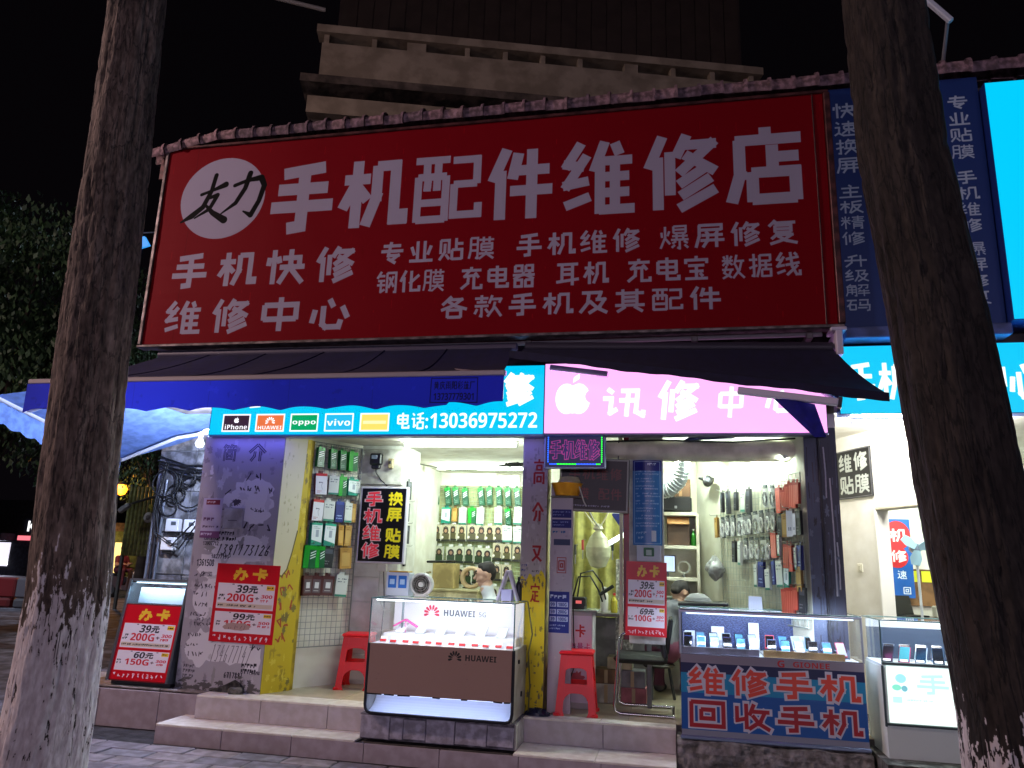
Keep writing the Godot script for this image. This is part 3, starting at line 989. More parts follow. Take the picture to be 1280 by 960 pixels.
func lightboxes():
	var w := Color(1, 1, 1)
	var cyan := Color(0.0, 0.75, 0.92)
	# left: cyan, mostly behind the awning
	var o := thing("cyan_lightbox", "glowing cyan lightbox with phone makers' logos and a telephone number", "lightbox")
	var cv := Cv.new(-4.25, 2.595, -1.075, 3.2, 500, cyan)
	cv.text("手机维修", -4.0, 2.84, -1.16, 3.15, 0.15, w, 0.45)
	cv.glyph(G["修"], -1.42, 2.84, -1.15, 3.15, 0.15, w)
	cv.rect(-3.2, 2.84, -1.45, 3.16, cyan)
	var bx := [[-4.125, -3.838, Color(0.2, 0.12, 0.14)], [-3.782, -3.49, Color(0.88, 0.44, 0.2)], [-3.434, -3.155, Color(0.0, 0.62, 0.36)], [-3.092, -2.812, Color(0.15, 0.72, 0.9)], [-2.75, -2.47, Color(1.0, 0.86, 0.4)]]
	for k in 5:
		cv.rect(bx[k][0], 2.622, bx[k][1], 2.79, w)
		cv.rect(bx[k][0] + 0.014, 2.636, bx[k][1] - 0.014, 2.776, bx[k][2])
	bitten_apple(cv, -3.98, 2.728, 0.026, w, bx[0][2])
	cv.latin("iPhone", -4.1, 2.645, -3.862, 2.69, w)
	brand_flower(cv, -3.636, 2.712, 0.05, w)
	cv.latin("HUAWEI", -3.76, 2.644, -3.512, 2.678, w)
	cv.latin("oppo", -3.415, 2.69, -3.175, 2.735, w)
	cv.latin("vivo", -3.07, 2.675, -2.835, 2.735, w)
	cv.rect(-2.72, 2.69, -2.5, 2.72, Color(1.0, 0.95, 0.7))
	cv.text("电话", -2.405, 2.635, -2.14, 2.795, 0.13, w, 0.08)
	cv.latin(":", -2.14, 2.65, -2.1, 2.77, w)
	cv.latin("13036975272", -2.095, 2.65, -1.125, 2.785, w)
	panel(o, "glowing_face", -4.25, 2.595, -1.075, 3.2, 0.123, printed(cv.tex(), 0.3, 1.15))
	var hs := mat(Color(0.18, 0.3, 0.6), 0.4, 0.4)
	part(o, "housing", B.new().bb(Vector3(-4.254, 2.591, 0.003), Vector3(-1.072, 3.204, 0.12)), hs)
	part(o, "trim", B.new().cbox(Vector3(-2.663, 2.583, 0.07), Vector3(3.19, 0.016, 0.12), 0.004), mat(Color(0.5, 0.55, 0.7), 0.4, 0.6))
	part(o, "added_glow_edge", B.new().bb(Vector3(-4.24, 2.5885, 0.09), Vector3(-1.08, 2.5905, 0.119)), glow(Color(0.25, 0.4, 1.0), 1.2))  # added glowing strip, there to tint the pillar and steps violet
	area(o, "added_edge_light", Vector3(-2.66, 2.57, 0.135), Vector3(0, -1, -0.15), Vector2(3.16, 0.03), 0.5, Color(0.42, 0.42, 1.0))  # added downward light that goes with the strip
	area(o, "sign_light", Vector3(-2.66, 2.9, 0.14), Vector3(0, -0.15, 1), Vector2(3.1, 0.55), 3.2, Color(0.12, 0.6, 1.0))
	# middle: pink
	var p := thing("pink_lightbox", "glowing pink lightbox with white apple shape and brush characters", "lightbox")
	var pink := Color(1.0, 0.68, 0.96)
	cv = Cv.new(-1.065, 2.6, 1.21, 3.21, 400, pink)
	bitten_apple(cv, -0.823, 2.9, 0.155, w, pink)
	cv.glyph(G["讯"], -0.6, 2.73, -0.22, 3.0, 0.13, w, 0.1)
	cv.glyph(G["修"], -0.13, 2.7, 0.22, 3.06, 0.13, w, 0.1)
	cv.glyph(G["中"], 0.36, 2.72, 0.57, 3.0, 0.14, w, 0.1)
	cv.glyph(G["心"], 0.74, 2.76, 1.0, 2.98, 0.14, w, 0.1)
	panel(p, "glowing_face", -1.065, 2.6, 1.21, 3.21, 0.123, printed(cv.tex(), 0.3, 1.35))
	part(p, "housing", B.new().bb(Vector3(-1.07, 2.596, 0.003), Vector3(1.214, 3.214, 0.12)), mat(Color(0.4, 0.36, 0.5), 0.4, 0.4))
	part(p, "trim", B.new().cbox(Vector3(0.072, 2.588, 0.07), Vector3(2.29, 0.016, 0.12), 0.004), mat(Color(0.4, 0.4, 0.5), 0.4, 0.6))
	area(p, "sign_light", Vector3(0.07, 2.9, 0.14), Vector3(0, -0.15, 1), Vector2(2.2, 0.55), 2.2, Color(1.0, 0.55, 0.95))
	# right: cyan
	var r := thing("cyan_lightbox", "glowing cyan lightbox over the right shop, behind the palm", "lightbox")
	cv = Cv.new(1.315, 2.75, 4.2, 3.3, 220, cyan)
	cv.text("手机维修中心", 1.375, 2.84, 2.76, 3.18, 0.16, w, 0.06)
	panel(r, "glowing_face", 1.315, 2.75, 4.2, 3.3, 0.133, printed(cv.tex(), 0.3, 1.15))
	part(r, "housing", B.new().bb(Vector3(1.31, 2.745, 0.003), Vector3(4.2, 3.305, 0.13)), hs)
	area(r, "sign_light", Vector3(2.75, 3.02, 0.15), Vector3(0, -0.15, 1), Vector2(2.8, 0.5), 2.4, Color(0.1, 0.66, 1.0))


# ---------------------------------------------------------------- awnings
func sheet(pts: Callable, nu: int, nv: int) -> B:
	var b := B.new()
	for i in nu:
		for j in nv:
			var q := []
			for e in [[i, j], [i + 1, j], [i + 1, j + 1], [i, j + 1]]:
				q.append(pts.call(float(e[0]) / nu, float(e[1]) / nv))
			b.quad(q[0], q[1], q[2], q[3], Rect2(float(i) / nu, 1.0 - float(j + 1) / nv, 1.0 / nu, 1.0 / nv))
	return b


func awnings():
	var navy := cloth(Color(0.07, 0.06, 0.22), Color(0.3, 0.3, 0.3))  # canopy darker than the valance: its unlit top is put into the colour
	var metal := mat(Color(0.7, 0.66, 0.68), 0.4, 0.6)
	# blue awning over the left shop
	var o := thing("blue_awning", "navy blue folding awning with scalloped valance over the left shop", "awning", Vector3(0, 0, 0))
	var top := sheet(func(u, v): return Vector3(lerpf(lerpf(-5.52, -1.26, u), lerpf(-4.75, -1.34, u), v), lerpf(2.955, 3.33, v) - 0.05 * sin(PI * v) * (1 + 0.3 * sin(u * 23.0)), lerpf(0.9, 0.27, v)), 40, 8)
	part(o, "canopy", top, navy)
	for k in 5:
		var su := 0.15 + k * 0.17
		var sp := []
		for i in 9:
			var v := i / 8.0
			sp.append(Vector3(lerpf(lerpf(-5.52, -1.26, su), lerpf(-4.75, -1.34, su), v), lerpf(2.955, 3.33, v) - 0.05 * sin(PI * v) * (1 + 0.3 * sin(su * 23.0)) + 0.003, lerpf(0.9, 0.27, v)))
		part(o, "seam", B.new().tube(sp, 0.006, 5), navy)
	part(o, "front_bar", B.new().cbox(Vector3(-3.4, 2.935, 0.905), Vector3(4.32, 0.045, 0.05), 0.008), metal)
	part(o, "roller", B.new().tube([Vector3(-4.8, 3.345, 0.24), Vector3(-1.3, 3.33, 0.24)], 0.045, 12), mat(Color(0.3, 0.28, 0.36), 0.5))
	var cv := Cv.new(-5.56, 2.62, -1.245, 2.915, 300, Color(0.1, 0.13, 0.52))
	var dk := Color(0.02, 0.02, 0.16)
	cv.frame(-1.835, 2.7, -1.455, 2.9, 0.008, dk)
	cv.text("黄庆雨阳彩蓬厂", -1.81, 2.805, -1.48, 2.875, 0.14, dk, 0.1)
	cv.latin("13737779301", -1.81, 2.725, -1.48, 2.78, dk)
	for k in 6:
		cv.rect(-5.2 + k * 0.72, 2.62, -5.196 + k * 0.72, 2.915, Color(0.07, 0.09, 0.38))
	for k in 40:
		blot(cv, rng.randf_range(-5.5, -1.9), rng.randf_range(2.64, 2.9), rng.randf_range(0.004, 0.03), rng.randf_range(0.006, 0.03), [Color(0.085, 0.11, 0.46), Color(0.12, 0.15, 0.55)][k % 2], 0.5)
	var vm := printed(cv.tex(), 0.85)
	vm.backlight_enabled = true
	vm.backlight = Color(0.9, 0.9, 0.9)
	var val := B.new()
	var n := 220
	for i in n:
		var q := []
		for k in 2:
			var x := lerpf(-5.56, -1.25, float(i + k) / n)
			var low := 2.655 + 0.03 * absf(sin((x + 5.56) * PI / 0.41)) + (0.02 if x > -1.7 else 0.0)
			var wv := 0.93 + 0.012 * sin(x * 9.0) + 0.008 * sin(x * 23.0 + 1.0)
			q.append([x, low, wv])
		for k in 4:
			var f0 := k / 4.0
			var f1 := (k + 1) / 4.0
			var yb0 := lerpf(q[0][1], 2.914, f0)
			var yb1 := lerpf(q[1][1], 2.914, f0)
			var yt0 := lerpf(q[0][1], 2.914, f1)
			var yt1 := lerpf(q[1][1], 2.914, f1)
			var a := Vector3(q[0][0], yb0, lerpf(q[0][2], 0.925, f0))
			var b := Vector3(q[1][0], yb1, lerpf(q[1][2], 0.925, f0))
			var c := Vector3(q[1][0], yt1, lerpf(q[1][2], 0.925, f1))
			var d := Vector3(q[0][0], yt0, lerpf(q[0][2], 0.925, f1))
			var uv := func(v: Vector3) -> Vector2: return Vector2((v.x + 5.56) / 4.315, (2.915 - v.y) / 0.295)
			for v in [a, c, b, a, d, c]:
				val.put(v, Vector3(0, 0, 1), uv.call(v))
	part(o, "valance", val, vm)
	for x in [-4.6, -1.5]:
		part(o, "folding_arm", B.new().tube([Vector3(x, 3.2, 0.1), Vector3(x + 0.35 * (1 if x < -3 else -1), 3.08, 0.5), Vector3(x, 2.95, 0.88)], 0.018, 8), metal)
	# torn dark awning over the pink sign, its right end hanging forward
	var t := thing("torn_awning", "dark sagging awning hanging askew over the pink lightbox", "awning")
	var fr0 := Vector3(-1.31, 3.22, 0.5)
	var fr1 := Vector3(1.47, 2.725, 0.92)
	var b0 := Vector3(-1.22, 3.33, 0.25)
	var b1 := Vector3(1.26, 3.26, 0.25)
	var navy2 := cloth(Color(0.1, 0.09, 0.22), Color(0.12, 0.12, 0.12))
	part(t, "canopy", sheet(func(u, v): return fr0.lerp(fr1, u).lerp(b0.lerp(b1, u), v) + Vector3(0, -0.03 * sin(PI * v) * (1 + 0.3 * sin(u * 9.0)), 0), 36, 8), navy2)
	var lip := B.new()
	for i in 60:
		var pa := fr0.lerp(fr1, i / 60.0) + Vector3(0, 0, 0.012)
		var pb := fr0.lerp(fr1, (i + 1) / 60.0) + Vector3(0, 0, 0.012)
		var ha := 0.05 + 0.003 * sin(i * 1.3) + 0.006 * sin(i * 0.37)
		var hb := 0.05 + 0.003 * sin((i + 1) * 1.3) + 0.006 * sin((i + 1) * 0.37)
		lip.quad(pa - Vector3(0, ha, 0), pb - Vector3(0, hb, 0), pb + Vector3(0, 0.012, 0), pa + Vector3(0, 0.012, 0))
	part(t, "torn_hem", lip, navy2)
	part(t, "roller", B.new().tube([b0, b1], 0.045, 12), mat(Color(0.2, 0.18, 0.24), 0.5))
	var lav := mat(Color(0.85, 0.82, 0.9), 0.5)
	var dr := (fr1 - fr0).normalized()
	var bs := Basis(dr, dr.cross(Vector3.BACK).cross(dr).normalized(), dr.cross(Vector3.BACK).normalized())
	var side := Vector3.BACK - dr * dr.dot(Vector3.BACK)
	side = side.normalized()
	bs = Basis(dr, side.cross(dr), side)
	part(t, "front_bar", B.new().cbox(Vector3(0.81, 2.735, 0.86), Vector3(0.68, 0.05, 0.05), 0.006, bs), lav)
	part(t, "front_bar", B.new().cbox(Vector3(-0.74, 3.07, 0.4), Vector3(0.5, 0.045, 0.05), 0.006, bs), lav)
	part(t, "bar_end", B.new().cbox(Vector3(1.16, 2.68, 0.87), Vector3(0.03, 0.08, 0.07), 0.006, bs), mat(Color(0.3, 0.28, 0.32), 0.5))
	part(t, "folding_arm", B.new().tube([Vector3(1.24, 3.1, 0.2), Vector3(0.98, 2.96, 0.45), Vector3(1.16, 2.7, 0.82)], 0.018, 8), lav)
	var rag := cloth(Color(0.1, 0.1, 0.42), Color(0.5, 0.5, 0.5))
	part(t, "hanging_rag", sheet(func(u, v): return Vector3(lerpf(lerpf(0.98, 1.06, u), lerpf(0.72, 1.0, u), v), lerpf(2.44, lerpf(2.72, 2.68, u), v), 0.86 + 0.03 * sin(u * 4.0) * v), 6, 8), rag)
	var k := thing("awning_bracket", "small metal wall bracket beside the red sign's lower right corner", "bracket", Vector3(1.3, 3.28, 0.2))
	part(k, "plate", B.new().cbox(Vector3.ZERO, Vector3(0.05, 0.2, 0.3), 0.006), lav)
	part(k, "foot", B.new().cbox(Vector3(0.0, 0.11, 0.05), Vector3(0.12, 0.03, 0.2), 0.006), lav)


# ---------------------------------------------------------------- pillars of the shop fronts
func blot(cv: Cv, x: float, y: float, rx: float, ry: float, col: Color, jag := 0.3):
	var q := []
	var n := 26
	for i in n:
		var k := 1.0 + rng.randf_range(-jag, jag)
		q.append([x + rx * k * cos(TAU * i / n), y + ry * k * sin(TAU * i / n)])
	cv.poly(q, col)


func scribble(cv: Cv, x: float, y: float, w: float, h: float, col: Color, n := 4, t := 0.006):
	var px := x
	while px < x + w:
		var pts := []
		for k in n:
			pts.append([px + rng.randf_range(0, h * 0.6), y + rng.randf_range(0, h)])
		cv.line(pts, t, col)
		px += h * rng.randf_range(0.5, 1.1)


func card_poster(x0: float, y0: float, w: float, h: float, first: Array, second: Array, torn: bool) -> ImageTexture:
	# red poster: two gold characters, two white fields with a price and an amount
	var red := Color(0.82, 0.05, 0.13)
	var cv := Cv.new(x0, y0, x0 + w, y0 + h, 520, red)
	var gold := Color(0.95, 0.78, 0.22)
	var wh := Color(0.93, 0.9, 0.93)
	var ink := Color(0.06, 0.05, 0.07)
	cv.glyph(G["办"], x0 + w * 0.27, y0 + h * 0.79, x0 + w * 0.5, y0 + h * 0.96, 0.2, gold, 0.05)
	cv.glyph(G["卡"], x0 + w * 0.56, y0 + h * 0.79, x0 + w * 0.82, y0 + h * 0.96, 0.2, gold, 0.05)
	var rows := [[0.42, 0.75, first], [0.12, 0.385, second]]
	for r in rows:
		var b: float = y0 + h * r[0]
		var t: float = y0 + h * r[1]
		var hh := t - b
		cv.rect(x0 + w * 0.05, b, x0 + w * 0.95, t, wh)
		cv.latin(r[2][0], x0 + w * 0.33, t - hh * 0.36, x0 + w * 0.53, t - hh * 0.06, ink, 0.18)
		cv.glyph(G["元"], x0 + w * 0.53, t - hh * 0.36, x0 + w * 0.68, t - hh * 0.06, 0.15, ink, 0.18)
		cv.latin("\"", x0 + w * 0.27, t - hh * 0.14, x0 + w * 0.31, t - hh * 0.02, ink)
		cv.latin("\"", x0 + w * 0.72, t - hh * 0.14, x0 + w * 0.76, t - hh * 0.02, ink)
		cv.rect(x0 + w * 0.82, t - hh * 0.22, x0 + w * 0.94, t - hh * 0.05, gold)
		cv.fine(x0 + w * 0.83, t - hh * 0.2, x0 + w * 0.93, t - hh * 0.07, 1, ink, rng)
		cv.fine(x0 + w * 0.07, t - hh * 0.68, x0 + w * 0.19, t - hh * 0.42, 2, ink, rng, 0.8)
		cv.latin(r[2][1], x0 + w * 0.2, t - hh * 0.7, x0 + w * 0.64, t - hh * 0.4, red)
		cv.latin("+", x0 + w * 0.65, t - hh * 0.64, x0 + w * 0.72, t - hh * 0.46, Color(0.3, 0.1, 0.12))
		cv.latin(r[2][2], x0 + w * 0.74, t - hh * 0.53, x0 + w * 0.92, t - hh * 0.4, red, 0.15)
		cv.fine(x0 + w * 0.74, t - hh * 0.7, x0 + w * 0.92, t - hh * 0.56, 1, red, rng, 0.8)
		if r[0] > 0.3:
			cv.rect(x0 + w * 0.07, b + hh * 0.06, x0 + w * 0.93, b + hh * 0.22, Color(0.85, 0.78, 0.7))
			cv.fine(x0 + w * 0.08, b + hh * 0.07, x0 + w * 0.92, b + hh * 0.21, 1, ink, rng)
	for k in 11:
		scribble(cv, x0 + w * (0.06 + k * 0.082), y0 + h * 0.03, w * 0.03, h * 0.06, wh, 5, w * 0.013)
	if torn:
		blot(cv, x0 + w * 0.42, y0 + h * 0.2, w * 0.22, h * 0.05, Color(0.72, 0.6, 0.58), 0.15)
		scribble(cv, x0 + w * 0.28, y0 + h * 0.17, w * 0.3, h * 0.05, Color(0.4, 0.3, 0.35), 3, 0.004)
	return cv.tex()


func pillars():
	# left pillar covered in old paper and scribbled numbers
	var o := thing("poster_pillar", "broad grey pillar covered in torn paper and scribbled numbers", "pillar")
	var x0 := -4.32
	var x1 := -3.5
	var cv := Cv.new(x0, FLOOR, x1, 2.603, 420, Color(0.66, 0.64, 0.68))
	for k in 160:
		blot(cv, rng.randf_range(x0, x1), rng.randf_range(FLOOR, 2.6), rng.randf_range(0.004, 0.03), rng.randf_range(0.004, 0.05), [Color(0.58, 0.56, 0.6), Color(0.72, 0.7, 0.74), Color(0.54, 0.52, 0.56)][k % 3], 0.5)
	var paper := Color(0.86, 0.85, 0.88)
	for b in [[-3.78, 2.07, 0.2, 0.12], [-3.74, 1.97, 0.18, 0.12], [-3.95, 2.0, 0.14, 0.07], [-3.72, 1.85, 0.14, 0.07], [-3.85, 1.55, 0.3, 0.13], [-4.05, 1.4, 0.2, 0.14], [-4.1, 1.1, 0.14, 0.16], [-3.85, 0.68, 0.26, 0.1], [-4.12, 0.7, 0.13, 0.16], [-3.6, 0.62, 0.08, 0.12]]:
		blot(cv, b[0], b[1], b[2], b[3], paper, 0.18)
	for k in 46:
		blot(cv, rng.randf_range(-4.28, -3.55), rng.randf_range(0.45, 2.3), rng.randf_range(0.01, 0.06), rng.randf_range(0.01, 0.07), [paper, Color(0.76, 0.75, 0.78), Color(0.58, 0.57, 0.58), Color(0.8, 0.79, 0.83)][k % 4], 0.45)
	var ink := Color(0.12, 0.1, 0.16)
	for g in [["简", -4.13, -3.98], ["介", -3.86, -3.68]]:
		cv.glyph(G[g[0]], g[1], 2.35, g[2], 2.52, 0.14, Color(0.16, 0.14, 0.2))
		cv.glyph(G[g[0]], g[1], 2.35, g[2], 2.52, 0.06, Color(0.56, 0.54, 0.6))
	scribble(cv, -3.86, 2.17, 0.16, 0.08, ink, 3, 0.009)
	scribble(cv, -3.92, 2.08, 0.2, 0.05, ink, 3, 0.009)
	cv.line([[-4.05, 2.05], [-4.0, 2.09]], 0.01, ink)
	scribble(cv, -3.62, 2.05, 0.06, 0.08, ink, 6, 0.006)
	blot(cv, -3.93, 1.98, 0.04, 0.03, Color(0.3, 0.26, 0.3), 0.4)
	scribble(cv, -3.83, 1.72, 0.24, 0.09, ink, 3, 0.011)
	scribble(cv, -4.1, 1.74, 0.12, 0.06, ink, 4, 0.007)
	cv.text("1391173126", -4.08, 1.5, -3.56, 1.6, 0.2, ink, 0.2, 0.0, 0.3)
	for k in 5:
		cv.latin(["139781502", "13907712", "18277191", "1361508", "138111502"][k], [-4.22, -4.22, -4.12, -4.26, -4.2][k], [1.63, 1.585, 1.47, 1.4, 1.31][k], [-4.06, -4.06, -3.94, -4.08, -4.09][k], [1.665, 1.62, 1.505, 1.46, 1.35][k], ink)
	cv.fine(-4.08, 1.62, -3.88, 1.72, 2, ink, rng, 0.7)
	for k in 7:
		scribble(cv, rng.randf_range(-4.2, -3.7), rng.randf_range(0.5, 2.2), rng.randf_range(0.06, 0.14), rng.randf_range(0.03, 0.06), Color(0.3, 0.28, 0.34), 4, 0.006)
	for k in 9:
		scribble(cv, -4.27 + rng.randf_range(0, 0.06), 0.62 + k * 0.085, rng.randf_range(0.08, 0.16), rng.randf_range(0.03, 0.06), Color(0.2, 0.18, 0.22), 4, 0.006)
	cv.text("134677147", -4.02, 0.58, -3.64, 0.74, 0.17, Color(0.44, 0.42, 0.46), 0.25, 0.0, 0.2)
	cv.text("6717891", -3.86, 0.46, -3.68, 0.51, 0.3, ink, 0.15)
	cv.text("1347758", -3.62, 0.5, -3.52, 0.53, 0.3, ink, 0.15)
	scribble(cv, -3.62, 0.7, 0.1, 0.05, ink, 4, 0.008)
	cv.fine(-4.26, 0.44, -4.06, 0.56, 3, Color(0.36, 0.34, 0.38), rng, 0.8)
	cv.fine(-3.7, 0.5, -3.53, 0.6, 2, ink, rng, 0.8)
	# grime along the foot
	for k in 60:
		blot(cv, rng.randf_range(x0, x1), FLOOR + absf(rng.randfn(0, 0.05)), rng.randf_range(0.01, 0.04), rng.randf_range(0.006, 0.02), Color(0.34, 0.33, 0.34), 0.5)
	panel(o, "scribbled_face", x0, FLOOR, x1, 2.603, 0.053, printed(cv.tex(), 0.85))
	part(o, "core", B.new().bb(Vector3(x0, FLOOR, -0.3), Vector3(x1, 2.602, 0.05)), worn(Color(0.5, 0.49, 0.5), 0.85, 0.7, 0.8, 0.3))
	part(o, "broken_foot", B.new().prism(PackedVector2Array([Vector2(-3.98, FLOOR), Vector2(-3.66, FLOOR), Vector2(-3.68, 0.42), Vector2(-3.74, 0.45), Vector2(-3.82, 0.41)]), 0.054, 0.075), worn(Color(0.3, 0.29, 0.28), 0.9, 0.5, 2.0, 0.5))
	part(o, "rubble", B.new().cbox(Vector3(-3.7, 0.372, 0.1), Vector3(0.12, 0.05, 0.08), 0.01, Basis(Vector3.UP, 0.3)), worn(Color(0.45, 0.44, 0.42), 0.9, 0.5, 2.0, 0.5))
	# papers pinned to it
	var a := thing("red_card_poster", "red price poster on the scribbled pillar, its lower price covered", "poster", Vector3(-3.73, 1.09, 0.06))
	panel(a, "sheet", -0.31, -0.335, 0.31, 0.335, 0.0, printed(card_poster(0, 0, 0.62, 0.67, ["39", "200G", "300"], ["99", "150G", "500"], true), 0.35))
	a.rotation.z = -0.01
	var s := thing("small_notice", "small lavender notice with a maroon heading on the scribbled pillar", "notice", Vector3(-4.16, 1.83, 0.058))
	cv = Cv.new(0, 0, 0.2, 0.36, 600, Color(0.74, 0.7, 0.8))
	cv.rect(0.03, 0.3, 0.17, 0.345, Color(0.5, 0.12, 0.2))
	cv.fine(0.04, 0.305, 0.16, 0.34, 1, Color(0.9, 0.85, 0.85), rng)
	cv.fine(0.02, 0.14, 0.18, 0.2, 1, Color(0.4, 0.25, 0.4), rng)
	cv.fine(0.02, 0.08, 0.18, 0.12, 1, Color(0.3, 0.2, 0.35), rng)
	cv.rect(0.0, 0.0, 0.2, 0.06, Color(0.45, 0.25, 0.45))
	cv.fine(0.01, 0.01, 0.19, 0.055, 1, Color(0.8, 0.75, 0.85), rng)
	panel(s, "sheet", -0.1, -0.18, 0.1, 0.18, 0.0, printed(cv.tex(), 0.6))
	var j := thing("junction_box", "white square cover plate on the scribbled pillar", "cover plate", Vector3(-3.93, 1.83, 0.055))
	part(j, "plate", B.new().cbox(Vector3(0, 0, 0.012), Vector3(0.2, 0.19, 0.025), 0.006), worn(Color(0.72, 0.71, 0.75), 0.7))
	part(j, "scratch", B.new().cbox(Vector3(0.0, -0.02, 0.026), Vector3(0.09, 0.006, 0.003), 0.001), mat(Color(0.3, 0.28, 0.34)))
	# yellow post with a peeling cream board
	var y := thing("yellow_post", "yellow painted post with a peeling cream board beside the left shop", "post")
	# its face turns in from the pillar towards the shop; u runs along it
	var ua := Vector3(-3.499, 0, 0.045)
	var ub := Vector3(-3.375, 0, -0.235)
	cv = Cv.new(0, FLOOR, 0.306, 2.6, 300, Color(0.74, 0.64, 0.1))
	for k in 110:
		blot(cv, rng.randf_range(0, 0.306), rng.randf_range(FLOOR, 2.6), rng.randf_range(0.004, 0.03), rng.randf_range(0.006, 0.05), [Color(0.6, 0.52, 0.12), Color(0.45, 0.4, 0.2), Color(0.8, 0.72, 0.25)][k % 3], 0.5)
	for k in 5:
		scribble(cv, 0.1, 0.75 + k * 0.14, 0.1, 0.09, Color(0.6, 0.2, 0.12), 5, 0.012)
	cv.poly([[0, 1.42], [0.05, 1.36], [0.1, 1.34], [0.15, 1.4], [0.19, 1.55], [0.23, 1.75], [0.255, 2.6], [0, 2.6]], Color(0.8, 0.77, 0.66))
	cv.line([[0, 1.41], [0.05, 1.35], [0.1, 1.33], [0.15, 1.39], [0.19, 1.54], [0.23, 1.74]], 0.012, Color(0.34, 0.3, 0.16))
	for k in 30:
		blot(cv, rng.randf_range(0, 0.22), rng.randf_range(1.7, 2.6), rng.randf_range(0.003, 0.012), rng.randf_range(0.004, 0.03), [Color(0.74, 0.71, 0.58), Color(0.68, 0.64, 0.52)][k % 2], 0.5)
	part(y, "painted_face", B.new().quad(Vector3(ua.x, FLOOR, ua.z), Vector3(ub.x, FLOOR, ub.z), Vector3(ub.x, 2.6, ub.z), Vector3(ua.x, 2.6, ua.z)), printed(cv.tex(), 0.6))
	part(y, "core", B.new().prism(PackedVector2Array([Vector2(-3.499, -0.04), Vector2(-3.377, 0.24), Vector2(-3.377, 0.3), Vector2(-3.499, 0.3)]), FLOOR, 2.6, Basis(Vector3.RIGHT, Vector3.FORWARD, Vector3.UP)), worn(Color(0.7, 0.6, 0.12), 0.6))
	# post between the shops
	var c := thing("middle_post", "concrete post with worn red characters and yellow foot between the shops", "post")
	cv = Cv.new(-1.262, FLOOR, -1.045, 2.59, 420, Color(0.68, 0.63, 0.6))
	for k in 120:
		blot(cv, rng.randf_range(-1.26, -1.05), rng.randf_range(FLOOR, 2.6), rng.randf_range(0.003, 0.014), rng.randf_range(0.004, 0.03), [Color(0.61, 0.56, 0.54), Color(0.73, 0.69, 0.66), Color(0.56, 0.52, 0.5)][k % 3], 0.5)
	var q := []
	for k in 12:
		q.append([-1.262 + k * 0.0198, 1.42 + rng.randf_range(-0.05, 0.05)])
	q.append([-1.04, FLOOR])
	q.append([-1.27, FLOOR])
	cv.poly(q, Color(0.82, 0.72, 0.1))
	for k in 110:
		var yy := FLOOR + pow(rng.randf(), 1.6) * 1.1
		blot(cv, rng.randf_range(-1.26, -1.05), yy, rng.randf_range(0.003, 0.012), rng.randf_range(0.004, 0.03), [Color(0.5, 0.44, 0.16), Color(0.42, 0.38, 0.28), Color(0.78, 0.7, 0.2)][k % 3], 0.5)
	var rd := Color(0.62, 0.12, 0.12)
	cv.glyph(G["高"], -1.17, 2.17, -1.07, 2.4, 0.16, rd)
	cv.glyph(G["介"], -1.17, 1.86, -1.075, 2.03, 0.18, rd)
	cv.glyph(G["又"], -1.17, 1.53, -1.08, 1.68, 0.18, rd)
	cv.glyph(G["定"], -1.17, 1.2, -1.09, 1.36, 0.16, rd)
	cv.fine(-1.16, 1.44, -1.1, 1.47, 1, Color(0.3, 0.3, 0.3), rng)
	cv.fine(-1.25, 1.36, -1.2, 1.52, 4, Color(0.3, 0.3, 0.5), rng)
	panel(c, "painted_face", -1.262, FLOOR, -1.045, 2.59, 0.003, printed(cv.tex(), 0.8))
	part(c, "core", B.new().bb(Vector3(-1.2615, FLOOR, -0.2), Vector3(-1.0455, 2.589, 0.0)), worn(Color(0.6, 0.54, 0.34), 0.8, 0.7, 0.8, 0.2))
	# dark post at the right with dripping pale paint
	var d := thing("dark_post", "dark blue-grey metal post streaked with pale drips at the right", "post")
	cv = Cv.new(1.045, FLOOR, 1.29, 2.68, 420, Color(0.2, 0.21, 0.28))
	cv.rect(1.045, FLOOR, 1.14, 2.68, Color(0.28, 0.31, 0.4))
	for k in 70:
		var sx := rng.randf_range(1.05, 1.28)
		var sy := rng.randf_range(0.5, 2.6)
		cv.line([[sx, sy], [sx + rng.randf_range(-0.006, 0.006), sy - rng.randf_range(0.03, 0.3)]], rng.randf_range(0.003, 0.012), [Color(0.34, 0.37, 0.46), Color(0.14, 0.14, 0.2), Color(0.24, 0.22, 0.28)][k % 3])
	for b in [[1.225, 2.25, 0.9], [1.25, 1.75, 0.35], [1.19, 2.5, 0.4]]:
		cv.line([[b[0], b[1]], [b[0] + 0.006, b[1] - b[2] * 0.5], [b[0] + 0.002, b[1] - b[2]]], 0.011, Color(0.7, 0.7, 0.74))
	for k in 24:
		blot(cv, rng.randf_range(1.05, 1.28), rng.randf_range(0.6, 2.2), rng.randf_range(0.004, 0.02), rng.randf_range(0.01, 0.05), [Color(0.1, 0.1, 0.14), Color(0.4, 0.44, 0.52)][k % 2], 0.5)
	panel(d, "streaked_face", 1.045, FLOOR, 1.29, 2.68, 0.003, printed(cv.tex(), 0.45))
	part(d, "core", B.new().bb(Vector3(1.046, FLOOR, -0.12), Vector3(1.289, 2.679, 0.0)), mat(Color(0.22, 0.22, 0.28), 0.45))
	part(d, "seam", B.new().cbox(Vector3(1.155, 1.5, 0.012), Vector3(0.02, 2.3, 0.02), 0.004), mat(Color(0.12, 0.12, 0.16), 0.5))


